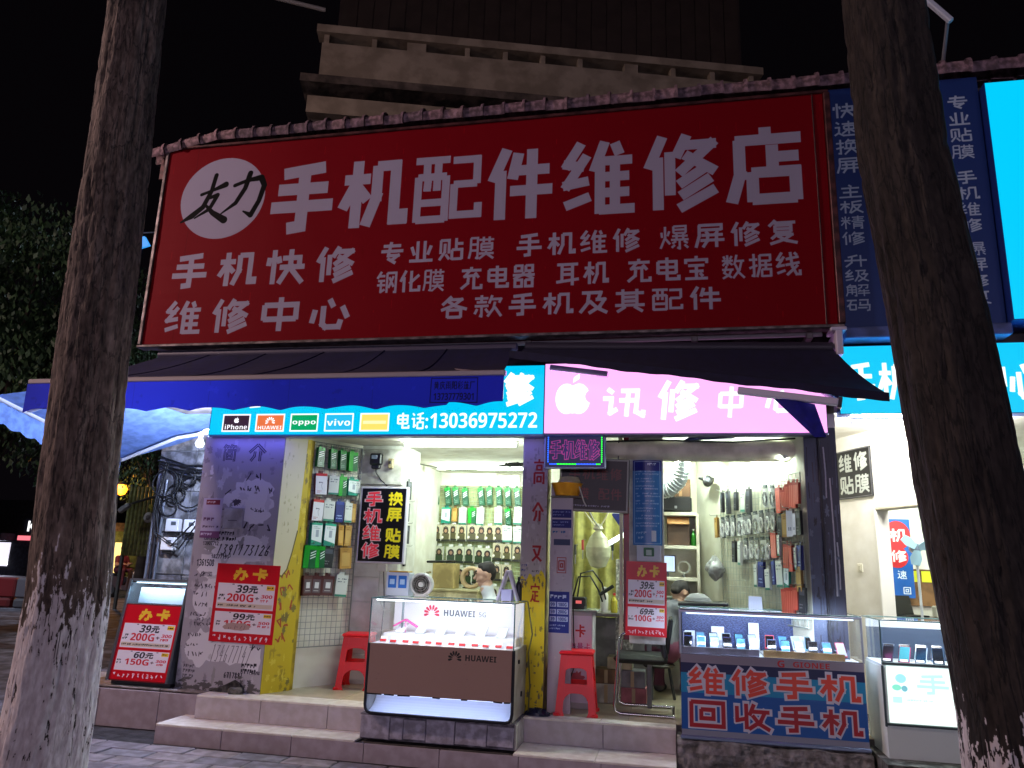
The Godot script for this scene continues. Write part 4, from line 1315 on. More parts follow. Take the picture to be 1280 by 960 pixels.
# ---------------------------------------------------------------- steps and plinths
func steps():
	var tile := worn(Color(0.76, 0.72, 0.74), 0.35, 0.94, 1.2, 0.0, 3)
	var tile2 := worn(Color(0.68, 0.63, 0.66), 0.35, 0.93, 1.2, 0.0, 3)
	var tread := worn(Color(0.9, 0.87, 0.83), 0.4, 0.93, 1.2, 0.0, 3)
	var core := worn(Color(0.36, 0.34, 0.34), 0.9, 0.7, 1.0, 0.3)
	var o := part(self, "front_steps", B.new().bb(Vector3(-4.12, 0, 0.0), Vector3(-0.002, 0.135, 0.51)), core)
	tag(o, "two tiled steps up to the shop floors", "", "", "structure")
	var rows := [
		# y0 y1 z from x0 to x1 width, material
		[0.0, 0.14, 0.522, -4.13, 0.0, 0.6, tile2], [0.158, 0.33, 0.244, -3.97, -2.41, 0.6, tile], [0.158, 0.33, 0.135, -1.17, 0.0, 0.62, tile],
	]
	for r in rows:
		var x: float = r[3]
		while x < r[4] - 0.01:
			var e := minf(x + r[5], r[4])
			part(o, "riser_tile", B.new().cbox(Vector3((x + e) / 2.0, (r[0] + r[1]) / 2.0, r[2]), Vector3(e - x - 0.004, r[1] - r[0], 0.016), 0.003), r[6])
			x = e
	# treads: lower (left, right of the plinth), upper
	for r in [[-4.13, -2.405, 0.148, 0.0, 0.53, 0.6], [-1.175, 0.0, 0.148, 0.0, 0.53, 0.6]]:
		var x: float = r[0]
		while x < r[1] - 0.01:
			var e := minf(x + r[5], r[1])
			part(o, "tread_tile", B.new().cbox(Vector3((x + e) / 2.0, r[2], (r[3] + r[4]) / 2.0), Vector3(e - x - 0.003, 0.018, r[4] - r[3]), 0.004), tread)
			x = e
	part(o, "upper_core", B.new().bb(Vector3(-3.965, 0.157, 0.001), Vector3(-2.41, 0.335, 0.235)), core)
	part(o, "upper_core", B.new().bb(Vector3(-1.17, 0.157, 0.001), Vector3(-0.002, 0.335, 0.126)), core)
	# floor tiles of the shops
	var f := part(self, "floor_tiles", B.new().bb(Vector3(-5.2, FLOOR - 0.011, -3.1), Vector3(4.1, FLOOR - 0.008, 0.0)), core)
	tag(f, "cream tiles of the shop floors", "", "", "structure")
	var me := B.new().cbox(Vector3.ZERO, Vector3(0.597, 0.008, 0.597), 0.002).mesh()
	for i in 9:
		for k in 5:
			var t := inst(f, "floor_tile", me, worn([Color(0.74, 0.68, 0.58), Color(0.71, 0.66, 0.57)][(i + k) % 2], 0.3, 0.94, 1.0, 0.0, 3))
			t.position = Vector3(-3.67 + i * 0.6, FLOOR - 0.004, -0.3 - k * 0.6)
	for r in [[-3.97, -2.41, 0.252], [-1.175, 0.0, 0.145]]:
		var x: float = r[0]
		while x < r[1] - 0.01:
			var e := minf(x + 0.6, r[1])
			part(o, "tread_tile", B.new().cbox(Vector3((x + e) / 2.0, FLOOR - 0.009, r[2] / 2.0 + 0.001), Vector3(e - x - 0.003, 0.018, r[2]), 0.004), tread)
			x = e
	# ledge left of the steps
	var l := part(self, "left_ledge", B.new().bb(Vector3(-5.75, 0, -1.14), Vector3(-3.98, 0.33, 0.12)), worn(Color(0.42, 0.38, 0.39), 0.8, 0.6, 1.2, 0.3))
	tag(l, "raised tiled ledge left of the steps", "", "", "structure")
	for x in [-5.6, -5.0, -4.4]:
		var e := minf(x + 0.596, -3.985)
		part(l, "riser_tile", B.new().cbox(Vector3((x + e) / 2.0, 0.165, 0.128), Vector3(e - x, 0.31, 0.014), 0.003), tile2)
		part(l, "top_tile", B.new().cbox(Vector3((x + e) / 2.0, 0.337, -0.2), Vector3(e - x, 0.014, 0.66), 0.003), worn(Color(0.6, 0.56, 0.54), 0.5, 0.75, 1.2, 0.0, 3))
	# tiled plinth under the brown counter
	var p := part(self, "tiled_plinth", B.new().bb(Vector3(-2.4, 0.157, 0.001), Vector3(-1.185, 0.33, 0.44)), worn(Color(0.5, 0.48, 0.52), 0.85, 0.6, 1.5, 0.4))
	tag(p, "low grey plinth of cracked tiles under the brown counter", "plinth")
	var xs := [-2.402, -2.16, -2.05, -1.87, -1.64, -1.39, -1.183]
	for k in 6:
		part(p, "front_tile", B.new().cbox(Vector3((xs[k] + xs[k + 1]) / 2.0, 0.247, 0.449), Vector3(xs[k + 1] - xs[k] - 0.006, 0.165 - 0.012 * (k % 3), 0.016), 0.004, Basis(Vector3.BACK, rng.randf_range(-0.012, 0.012))), worn(Color(0.7, 0.68, 0.74), 0.6, 0.8, 1.5, 0.2))
	part(p, "end_tile", B.new().cbox(Vector3(-1.175, 0.247, 0.23), Vector3(0.016, 0.175, 0.44), 0.003), worn(Color(0.7, 0.68, 0.66), 0.5, 0.85, 1.5))
	part(p, "cap", B.new().bb(Vector3(-2.405, 0.33, 0.003), Vector3(-1.18, FLOOR - 0.003, 0.455)), worn(Color(0.5, 0.48, 0.52), 0.85, 0.6, 1.5, 0.4))
	# rough concrete base under the blue counter and the right shop's base
	var rr := rng.randi()
	var q := B.new()
	var nz := FastNoiseLite.new()
	nz.seed = 5
	nz.frequency = 3.0
	q.xf = Transform3D()
	var cb := func(u: float, v: float) -> Vector3:
		var x := lerpf(0.005, 1.34, u)
		var prof := [[0.0, 0.36], [0.22, 0.335], [0.285, 0.3], [0.3, 0.2], [0.3, -0.1]]
		var f2 := v * 4.0
		var i := mini(int(f2), 3)
		var w := f2 - i
		var y := lerpf(prof[i][0], prof[i + 1][0], w)
		var z := lerpf(prof[i][1], prof[i + 1][1], w)
		return Vector3(x, y + (nz.get_noise_2d(x, z) * 0.02 if v > 0.3 else 0.0), z + nz.get_noise_2d(x * 1.5, y * 3.0 + 7.0) * 0.03)
	var cbm := sheet(cb, 60, 24)
	cbm.quad(Vector3(0.005, 0, -0.1), Vector3(0.005, 0, 0.36), Vector3(0.005, 0.27, 0.29), Vector3(0.005, 0.3, -0.1))
	var cb_o := part(self, "concrete_base", cbm, worn(Color(0.6, 0.58, 0.57), 0.95, 0.6, 1.6, 0.6, 3))
	tag(cb_o, "rough broken concrete base under the blue counter", "plinth")
	setting("right_step", B.new().bb(Vector3(1.36, 0.0, -0.4), Vector3(4.2, 0.3, 0.6)), worn(Color(0.45, 0.45, 0.42), 0.85, 0.6, 1.2, 0.4))


# ---------------------------------------------------------------- goods on the walls
# textures for the printed cards, made once
func goods_tex(kind: String) -> Texture2D:
	var key := ["goods", kind]
	if mats.has(key):
		return mats[key]
	var cv: Cv
	match kind:
		"green":
			cv = Cv.new(0, 0, 0.3, 0.85, 200, Color(0.06, 0.3, 0.2))
			cv.rect(0, 0.7, 0.3, 0.85, Color(0.1, 0.62, 0.22))
			cv.disc(0.15, 0.79, 0.03, 0.03, Color(0.02, 0.1, 0.05))
			for k in 3:
				cv.poly([[0.04, 0.4 + k * 0.09], [0.26, 0.5 + k * 0.09], [0.26, 0.54 + k * 0.09], [0.04, 0.44 + k * 0.09]], Color(0.9, 0.93, 0.92))
			cv.fine(0.05, 0.08, 0.25, 0.3, 3, Color(0.6, 0.75, 0.68), rng)
		"bright":
			cv = Cv.new(0, 0, 0.45, 0.85, 200, Color(0.05, 0.6, 0.13))
			cv.rect(0.2, 0, 0.45, 0.7, Color(0.07, 0.36, 0.2))
			for k in 3:
				cv.poly([[0.24, 0.34 + k * 0.1], [0.43, 0.44 + k * 0.1], [0.43, 0.48 + k * 0.1], [0.24, 0.38 + k * 0.1]], Color(0.92, 0.95, 0.93))
		"redwhite":
			cv = Cv.new(0, 0, 0.5, 0.8, 200, Color(0.88, 0.88, 0.9))
			cv.rect(0, 0.7, 0.5, 0.8, Color(0.75, 0.1, 0.15))
			cv.fine(0.1, 0.4, 0.4, 0.5, 1, Color(0.3, 0.3, 0.35), rng)
			cv.line([[0.3, 0.2], [0.25, 0.35], [0.32, 0.45]], 0.015, Color(0.6, 0.6, 0.65))
			cv.fine(0.06, 0.05, 0.3, 0.15, 2, Color(0.7, 0.3, 0.3), rng)
		"teal":
			cv = Cv.new(0, 0, 0.5, 0.8, 200, Color(0.86, 0.9, 0.9))
			cv.rect(0, 0.72, 0.5, 0.8, Color(0.05, 0.62, 0.5))
			cv.poly([[0, 0], [0.5, 0], [0.5, 0.1], [0, 0.2]], Color(0.05, 0.5, 0.42))
			cv.rect(0.2, 0.3, 0.34, 0.55, Color(0.6, 0.65, 0.7))
			cv.fine(0.08, 0.58, 0.42, 0.68, 2, Color(0.2, 0.4, 0.4), rng)
		"phones":
			cv = Cv.new(0.04, 0, 0.46, 0.8, 200, Color(0.72, 0.68, 0.58))
			cv.rect(0.0, 0.0, 0.5, 0.1, Color(0.12, 0.12, 0.1))
			cv.poly([[0.1, 0.1], [0.4, 0.1], [0.42, 0.36], [0.34, 0.44], [0.16, 0.44], [0.08, 0.36]], Color(0.3, 0.28, 0.17))
			cv.disc(0.25, 0.52, 0.13, 0.16, Color(0.16, 0.1, 0.07))
			cv.disc(0.25, 0.51, 0.07, 0.09, Color(0.62, 0.48, 0.38))
			cv.line([[0.13, 0.5], [0.16, 0.66], [0.25, 0.72], [0.34, 0.66], [0.37, 0.5]], 0.03, Color(0.1, 0.1, 0.1))
			cv.disc(0.1, 0.2, 0.05, 0.06, Color(0.88, 0.86, 0.84))
			cv.fine(0.3, 0.76, 0.48, 0.82, 1, Color(0.2, 0.2, 0.2), rng)
		"phones_dark":
			cv = Cv.new(0.04, 0, 0.46, 0.8, 200, Color(0.7, 0.7, 0.62))
			cv.rect(0.0, 0.0, 0.5, 0.1, Color(0.1, 0.12, 0.1))
			cv.poly([[0.08, 0.1], [0.42, 0.1], [0.44, 0.36], [0.34, 0.46], [0.16, 0.46], [0.06, 0.36]], Color(0.12, 0.2, 0.1))
			cv.disc(0.25, 0.52, 0.14, 0.17, Color(0.12, 0.08, 0.06))
			cv.disc(0.25, 0.51, 0.07, 0.09, Color(0.55, 0.42, 0.34))
			cv.fine(0.3, 0.76, 0.48, 0.82, 1, Color(0.2, 0.2, 0.2), rng)
		"kraft":
			cv = Cv.new(0, 0, 0.4, 0.8, 200, Color(0.66, 0.5, 0.24))
			cv.rect(0.06, 0.1, 0.34, 0.6, Color(0.74, 0.6, 0.34))
			cv.fine(0.08, 0.62, 0.32, 0.74, 2, Color(0.35, 0.24, 0.1), rng)
		"maroon":
			cv = Cv.new(0, 0, 0.5, 0.8, 200, Color(0.3, 0.12, 0.13))
			cv.rect(0.06, 0.12, 0.44, 0.66, Color(0.36, 0.3, 0.33))
			cv.rect(0.16, 0.3, 0.36, 0.54, Color(0.85, 0.85, 0.86))
			cv.line([[0.14, 0.2], [0.36, 0.2]], 0.03, Color(0.7, 0.7, 0.7))
		"navy":
			cv = Cv.new(0, 0, 0.4, 0.8, 200, Color(0.07, 0.12, 0.42))
			cv.fine(0.05, 0.1, 0.35, 0.3, 2, Color(0.6, 0.68, 0.85), rng)
			cv.rect(0, 0.68, 0.4, 0.8, Color(0.12, 0.2, 0.55))
		"charcoal":
			cv = Cv.new(0, 0, 0.4, 0.8, 200, Color(0.14, 0.15, 0.18))
			cv.rect(0.05, 0.55, 0.35, 0.72, Color(0.3, 0.32, 0.38))
			cv.fine(0.06, 0.1, 0.34, 0.3, 2, Color(0.5, 0.5, 0.52), rng)
		"orange":
			cv = Cv.new(0, 0, 0.4, 0.9, 200, Color(0.76, 0.27, 0.2))
			for k in 3:
				cv.rect(0.05 + k * 0.12, 0.05, 0.07 + k * 0.12, 0.8, Color(0.86, 0.5, 0.42))
			cv.rect(0, 0.8, 0.4, 0.9, Color(0.66, 0.16, 0.13))
		"lavender":
			cv = Cv.new(0, 0, 0.4, 0.9, 200, Color(0.78, 0.77, 0.86))
			cv.rect(0.12, 0.2, 0.18, 0.32, Color(0.25, 0.28, 0.5))
			cv.rect(0.24, 0.2, 0.3, 0.32, Color(0.25, 0.28, 0.5))
		_:
			cv = Cv.new(0, 0, 0.4, 0.8, 200, Color(0.8, 0.82, 0.8))
			cv.fine(0.05, 0.5, 0.35, 0.7, 2, Color(0.3, 0.35, 0.4), rng)
			cv.rect(0, 0, 0.4, 0.08, Color(0.2, 0.5, 0.42))
	mats[key] = cv.tex()
	return mats[key]


func goods_mat(kind: String) -> Material:
	var key := ["goods_mat", kind]
	if not mats.has(key):
		mats[key] = printed(goods_tex(kind), 0.35)
	return mats[key]


# one hanging package: a card or box with a printed front, a hang tab and the hook that carries it
func package(called: String, label: String, group: String, kind: String, at: Vector3, bs: Basis, w: float, h: float, deep := 0.02, lean := 0.0):
	var o := thing(called, label, "package", at, group)
	o.basis = bs * Basis(Vector3.UP, rng.randf_range(-0.22, 0.22)) * Basis(Vector3.BACK, lean * 1.6)
	var side := {"green": Color(0.05, 0.4, 0.18), "bright": Color(0.05, 0.5, 0.13), "redwhite": Color(0.4, 0.12, 0.15), "teal": Color(0.1, 0.5, 0.44), "kraft": Color(0.5, 0.38, 0.2), "maroon": Color(0.28, 0.1, 0.11), "navy": Color(0.06, 0.1, 0.36), "charcoal": Color(0.1, 0.1, 0.12), "orange": Color(0.6, 0.2, 0.15)}
	var key := ["pkg", kind, w, h, deep]
	if not mats.has(key):
		var front := B.new().quad(Vector3(-w / 2, -h / 2, deep + 0.001), Vector3(w / 2, -h / 2, deep + 0.001), Vector3(w / 2, h / 2, deep + 0.001), Vector3(-w / 2, h / 2, deep + 0.001)).mesh()
		var body := B.new().cbox(Vector3(0, 0, deep / 2), Vector3(w, h, deep), 0.003).mesh()
		var tab := B.new().cbox(Vector3(0, h / 2 + 0.014, deep * 0.4), Vector3(w * 0.45, 0.03, 0.002), 0.0008).mesh()
		var hook := B.new().tube([Vector3(0, h / 2 + 0.02, -0.03), Vector3(0, h / 2 + 0.018, deep + 0.05), Vector3(0, h / 2 + 0.03, deep + 0.06)], 0.0025, 5).mesh()
		mats[key] = [front, body, tab, hook]
	var ms: Array = mats[key]
	inst(o, "box", ms[1], mat(side.get(kind, Color(0.74, 0.74, 0.72)), 0.45))
	inst(o, "printed_front", ms[0], goods_mat(kind))
	inst(o, "hang_tab", ms[2], mat(side.get(kind, Color(0.8, 0.8, 0.78)), 0.4))
	inst(o, "hook", ms[3], mat(Color(0.6, 0.6, 0.58), 0.35, 0.8))
	return o


# a clear bag with a coiled cable inside
func cable_bag(label: String, at: Vector3, bs: Basis, col: Color, w := 0.085, h := 0.17):
	var o := thing("cable_bag", label, "package", at, "goods on the right wall grid")
	o.basis = bs
	var key := ["cable", w, h]
	if not mats.has(key):
		var coil := []
		for i in 29:
			var a := TAU * 2.0 * i / 28.0
			coil.append(Vector3(sin(a) * w * 0.32, -0.01 + cos(a) * h * 0.32, 0.012 + 0.004 * (i % 3)))
		var c := B.new().tube(coil, 0.006, 6)
		c.cbox(Vector3(w * 0.1, -h * 0.36, 0.016), Vector3(0.02, 0.03, 0.012), 0.003)
		mats[key] = [
			B.new().cbox(Vector3(0, 0, 0.003), Vector3(w, h, 0.002), 0.0008).mesh(), c.mesh(),
			B.new().quad(Vector3(-w / 2, -h / 2, 0.026), Vector3(w / 2, -h / 2, 0.026), Vector3(w / 2, h / 2, 0.022), Vector3(-w / 2, h / 2, 0.022)).mesh(),
			B.new().tube([Vector3(0, h / 2 + 0.004, -0.03), Vector3(0, h / 2 + 0.002, 0.05)], 0.0025, 5).mesh(),
			B.new().cbox(Vector3(0, h / 2 + 0.01, 0.01), Vector3(w * 0.7, 0.03, 0.014), 0.002).mesh(),
		]
	var ms: Array = mats[key]
	inst(o, "card", ms[0], mat(Color(0.24, 0.25, 0.26) if col.r > 0.5 else Color(0.8, 0.81, 0.8), 0.6))
	inst(o, "coiled_cable", ms[1], mat(col, 0.5))
	inst(o, "clear_film", ms[2], glass(Color(0.95, 0.97, 1.0), 0.16))
	inst(o, "hook", ms[3], mat(Color(0.6, 0.6, 0.58), 0.35, 0.8))
	inst(o, "header", ms[4], mat(Color(0.2, 0.24, 0.24), 0.5))


# a mesh of thin wires in the plane of bs, from (0,0) to (w,h)
func wire_grid(label: String, at: Vector3, bs: Basis, w: float, h: float, pitch: float, m: Material):
	var o := thing("wire_grid", label, "wire grid", at, "display grids on the shop walls")
	o.basis = bs
	var fr := B.new()
	for e in [[Vector3(0, 0, 0), Vector3(w, 0, 0)], [Vector3(w, 0, 0), Vector3(w, h, 0)], [Vector3(w, h, 0), Vector3(0, h, 0)], [Vector3(0, h, 0), Vector3(0, 0, 0)]]:
		fr.tube([e[0], e[1]], 0.006, 6)
	part(o, "frame", fr, m)
	var b := B.new()
	var x := pitch
	while x < w - 0.01:
		b.tube([Vector3(x, 0, 0), Vector3(x, h, 0)], 0.0026, 5)
		x += pitch
	var y := pitch
	while y < h - 0.01:
		b.tube([Vector3(0, y, 0.005), Vector3(w, y, 0.005)], 0.0026, 5)
		y += pitch
	var k := part(o, "wires", b, m)
	tag(k, "", "", "", "stuff")


func plastic_stool(at: Vector3, turn: float, label: String):
	var o := thing("plastic_stool", label, "stool", at, "red plastic stools by the shop fronts")
	o.rotation.y = turn
	var m := mat(Color(0.9, 0.08, 0.1), 0.35)
	var bt := 0.165  # half width at the floor
	var tp := 0.125  # half width under the seat
	var h := 0.46
	var hw := func(y: float) -> float: return lerpf(bt, tp, y / h)
	part(o, "seat", B.new().cbox(Vector3(0, h + 0.012, 0), Vector3(tp * 2 + 0.03, 0.03, tp * 2 + 0.03), 0.012), m)
	# four legs, each an angle of two tapering faces
	for sx in [-1, 1]:
		for sz in [-1, 1]:
			var b := B.new()
			for ax in 2:
				var pts := func(y: float, wide: float) -> Vector3:
					var k: float = hw.call(y)
					return Vector3(sx * (k - (wide if ax == 0 else 0.0)), y, sz * (k - (wide if ax == 1 else 0.0)))
				var ins := Vector3(0, 0, -sz * 0.01) if ax == 0 else Vector3(-sx * 0.01, 0, 0)
				for st in [[0.0, 0.03, 0.075, 0.062], [0.03, h, 0.06, 0.05]]:
					var a: Vector3 = pts.call(st[0], 0.0)
					var c: Vector3 = pts.call(st[0], st[2])
					var d: Vector3 = pts.call(st[1], st[3])
					var e: Vector3 = pts.call(st[1], 0.0)
					b.quad(a, c, d, e)
					b.quad(a + ins, e + ins, d + ins, c + ins)
					b.quad(c, c + ins, d + ins, d)
			b.cbox(Vector3(sx * (bt - 0.012), 0.012, sz * (bt - 0.012)), Vector3(0.05, 0.024, 0.05), 0.006)
			part(o, "leg", b, m)
	# side panels: a top band and an arched rail between the legs
	for k in 4:
		var bs := Basis(Vector3.UP, k * PI / 2)
		var lay := func(x: float, y: float) -> Vector3: return bs * Vector3(x, y, hw.call(y) - 0.002)
		var inn := bs * Vector3(0, 0, -0.012)
		var span := func(y: float, lg: float) -> float: return hw.call(y) - lg
		for st in [[0.36, h], [0.17, 0.24]]:
			var n := 8
			var b := B.new()
			for i in n:
				var q := []
				for e in [[i, 0], [i + 1, 0], [i + 1, 1], [i, 1]]:
					var f := lerpf(-1.0, 1.0, float(e[0]) / n)
					var y: float = st[e[1]]
					if st[0] < 0.3 and e[1] == 0:
						y -= 0.09 * pow(absf(f), 4.0)
					if st[0] > 0.3 and e[1] == 0:
						y -= 0.03 * pow(absf(f), 4.0)
					q.append(lay.call(f * (span.call(y, 0.045)), y))
				b.quad(q[0], q[1], q[2], q[3])
				b.quad(q[1] + inn, q[0] + inn, q[3] + inn, q[2] + inn)
				b.quad(q[0] + inn, q[1] + inn, q[1], q[0])
				b.quad(q[3], q[2], q[2] + inn, q[3] + inn)
			part(o, "top_band" if st[0] > 0.3 else "arched_rail", b, m)


# ---------------------------------------------------------------- people: one continuous skin from tapered bones
# bones: [a, ra, b, rb, colour]; parts closer than about 2 / k blend
func flesh(out: B, bones: Array, cell: float, k: float):
	var lo := Vector3(1e9, 1e9, 1e9)
	var hi := -lo
	for e in bones:
		for q in [[e[0], e[1]], [e[2], e[3]]]:
			lo = lo.min(q[0] - Vector3.ONE * (q[1] + 3.0 * cell))
			hi = hi.max(q[0] + Vector3.ONE * (q[1] + 3.0 * cell))
	var nn := Vector3i(((hi - lo) / cell).ceil()) + Vector3i.ONE
	var f := PackedFloat32Array()
	f.resize(nn.x * nn.y * nn.z)
	var near := PackedInt32Array()
	near.resize(f.size())
	var top := PackedFloat32Array()
	top.resize(f.size())
	for bi in bones.size():
		var e: Array = bones[bi]
		var a: Vector3 = e[0]
		var ab: Vector3 = e[2] - a
		var l2 := maxf(ab.length_squared(), 1e-9)
		var pad := maxf(e[1], e[3]) + 3.0 * cell
		var i0 := Vector3i(((a.min(e[2]) - Vector3.ONE * pad - lo) / cell).floor()).clamp(Vector3i.ZERO, nn - Vector3i.ONE)
		var i1 := Vector3i(((a.max(e[2]) + Vector3.ONE * pad - lo) / cell).ceil()).clamp(Vector3i.ZERO, nn - Vector3i.ONE)
		for z in range(i0.z, i1.z + 1):
			for y in range(i0.y, i1.y + 1):
				var row := (z * nn.y + y) * nn.x
				for x in range(i0.x, i1.x + 1):
					var w := lo + Vector3(x, y, z) * cell - a
					var t := clampf(w.dot(ab) / l2, 0.0, 1.0)
					var d := (w - ab * t).length() - lerpf(e[1], e[3], t)
					var g := exp(-k * d)
					f[row + x] += g
					if g > top[row + x]:
						top[row + x] = g
						near[row + x] = bi
	var at := {}
	var dist := func(i: int) -> float: return -log(maxf(f[i], 1e-9)) / k
	var sx := 1
	var sy := nn.x
	var sz := nn.x * nn.y
	var verts := []
	for z in nn.z - 1:
		for y in nn.y - 1:
			for x in nn.x - 1:
				var i := (z * nn.y + y) * nn.x + x
				var m := 0
				var q := 0
				for c in [0, sx, sy, sx + sy, sz, sx + sz, sy + sz, sx + sy + sz]:
					if f[i + c] > 1.0:
						m |= 1 << q
					q += 1
				if m == 0 or m == 255:
					continue
				var sum := Vector3.ZERO
				var n := 0
				for ed in [[0, 1], [2, 3], [4, 5], [6, 7], [0, 2], [1, 3], [4, 6], [5, 7], [0, 4], [1, 5], [2, 6], [3, 7]]:
					if ((m >> ed[0]) & 1) != ((m >> ed[1]) & 1):
						var ca := Vector3(ed[0] & 1, (ed[0] >> 1) & 1, ed[0] >> 2)
						var cb := Vector3(ed[1] & 1, (ed[1] >> 1) & 1, ed[1] >> 2)
						var da: float = dist.call(i + int(ca.x) * sx + int(ca.y) * sy + int(ca.z) * sz)
						var db: float = dist.call(i + int(cb.x) * sx + int(cb.y) * sy + int(cb.z) * sz)
						sum += ca.lerp(cb, da / (da - db))
						n += 1
				var g := Vector3(dist.call(i + sx) - dist.call(i), dist.call(i + sy) - dist.call(i), dist.call(i + sz) - dist.call(i))
				var g2 := Vector3(dist.call(i + sx + sy + sz) - dist.call(i + sy + sz), dist.call(i + sx + sy + sz) - dist.call(i + sx + sz), dist.call(i + sx + sy + sz) - dist.call(i + sx + sy))
				at[i] = verts.size()
				verts.append([lo + (Vector3(x, y, z) + sum / n) * cell, (g + g2).normalized(), bones[near[i]][4]])
	for i in at:
		for ax in [[sx, sy, sz], [sy, sz, sx], [sz, sx, sy]]:
			# the edge from node i along ax[0]; the four cells around it
			if (f[i] > 1.0) == (f[i + ax[0]] > 1.0):
				continue
			var q := [i, i - ax[1], i - ax[1] - ax[2], i - ax[2]]
			var fine := true
			for c in q:
				fine = fine and at.has(c)
			if not fine:
				continue
			var w := []
			for c in q:
				w.append(verts[at[c]])
			if f[i] <= 1.0:
				w.reverse()
			for c in [0, 2, 1, 0, 3, 2]:
				out.put(w[c][0], w[c][1], Vector2.ZERO)
				out.c.append(w[c][2])


func skin_mat() -> StandardMaterial3D:
	var m := StandardMaterial3D.new()
	m.vertex_color_use_as_albedo = true
	m.roughness = 0.75
	return m


# head bones: c centre, fwd facing, up; r half height
func head(c: Vector3, fwd: Vector3, skin: Color, hair: Color, up := Vector3.UP, s := 1.0) -> Array:
	var r := fwd.cross(up).normalized()
	up = r.cross(fwd).normalized()
	var p := func(f: float, u: float, w: float) -> Vector3: return c + (fwd * f + up * u + r * w) * s
	return [
		[p.call(-0.02, 0.025, -0.012), 0.075 * s, p.call(-0.02, 0.025, 0.012), 0.075 * s, skin],
		[p.call(0.03, 0.03, -0.01), 0.062 * s, p.call(0.03, 0.03, 0.01), 0.062 * s, skin],
		[p.call(0.03, -0.03, -0.012), 0.052 * s, p.call(0.03, -0.03, 0.012), 0.052 * s, skin],
		[p.call(0.045, -0.085, -0.01), 0.03 * s, p.call(0.045, -0.085, 0.01), 0.03 * s, skin],
		[p.call(0.085, 0.0, 0), 0.009 * s, p.call(0.108, -0.03, 0), 0.013 * s, skin],
		[p.call(0.086, -0.058, -0.012), 0.008 * s, p.call(0.086, -0.058, 0.012), 0.008 * s, skin.darkened(0.25)],
		[p.call(0.088, 0.018, -0.034), 0.006 * s, p.call(0.088, 0.018, -0.026), 0.006 * s, Color(0.02, 0.02, 0.02)],
		[p.call(0.088, 0.018, 0.026), 0.006 * s, p.call(0.088, 0.018, 0.034), 0.006 * s, Color(0.02, 0.02, 0.02)],
		[p.call(0.086, 0.036, -0.045), 0.006 * s, p.call(0.092, 0.038, -0.016), 0.006 * s, hair],
		[p.call(0.092, 0.038, 0.016), 0.006 * s, p.call(0.086, 0.036, 0.045), 0.006 * s, hair],
		[p.call(-0.014, 0.012, -0.08), 0.01 * s, p.call(-0.018, -0.018, -0.076), 0.008 * s, skin],
		[p.call(-0.014, 0.012, 0.08), 0.01 * s, p.call(-0.018, -0.018, 0.076), 0.008 * s, skin],
	]


func hair_bones(c: Vector3, fwd: Vector3, hair: Color, up := Vector3.UP, s := 1.0) -> Array:
	var r := fwd.cross(up).normalized()
	up = r.cross(fwd).normalized()
	var p := func(f: float, u: float, w: float) -> Vector3: return c + (fwd * f + up * u + r * w) * s
	return [
		[p.call(-0.03, 0.06, -0.015), 0.072 * s, p.call(-0.03, 0.06, 0.015), 0.072 * s, hair],
		[p.call(0.035, 0.082, -0.03), 0.034 * s, p.call(0.035, 0.082, 0.03), 0.034 * s, hair],
		[p.call(-0.065, 0.02, -0.02), 0.05 * s, p.call(-0.065, 0.02, 0.02), 0.05 * s, hair],
		[p.call(-0.07, -0.03, -0.02), 0.03 * s, p.call(-0.07, -0.03, 0.02), 0.03 * s, hair],
		[p.call(0.005, 0.055, -0.064), 0.024 * s, p.call(0.005, 0.055, 0.064), 0.024 * s, hair],
		[p.call(-0.03, 0.03, -0.066), 0.022 * s, p.call(-0.03, 0.03, 0.066), 0.022 * s, hair],
	]


func hand_bones(wrist: Vector3, dir: Vector3, side: Vector3, skin: Color) -> Array:
	var nrm := dir.cross(side).normalized()
	var a := [[wrist, 0.024, wrist + dir * 0.07, 0.03, skin], [wrist + dir * 0.03 + side * 0.02, 0.02, wrist + dir * 0.075 - side * 0.025, 0.02, skin]]
	for k in 4:
		var b := wrist + dir * 0.08 + side * (0.033 - 0.022 * k)
		var l: float = [0.04, 0.046, 0.043, 0.034][k]
		var m := b + dir * l - nrm * 0.008
		a.append([b, 0.0095, m, 0.009, skin])
		a.append([m, 0.009, m + dir * l * 0.6 - nrm * 0.022, 0.0078, skin])
	var t := wrist + dir * 0.03 + side * 0.035
	a.append([t, 0.012, t + dir * 0.035 + side * 0.025, 0.0105, skin])
	a.append([t + dir * 0.035 + side * 0.025, 0.0105, t + dir * 0.065 + side * 0.02, 0.009, skin])
	return a


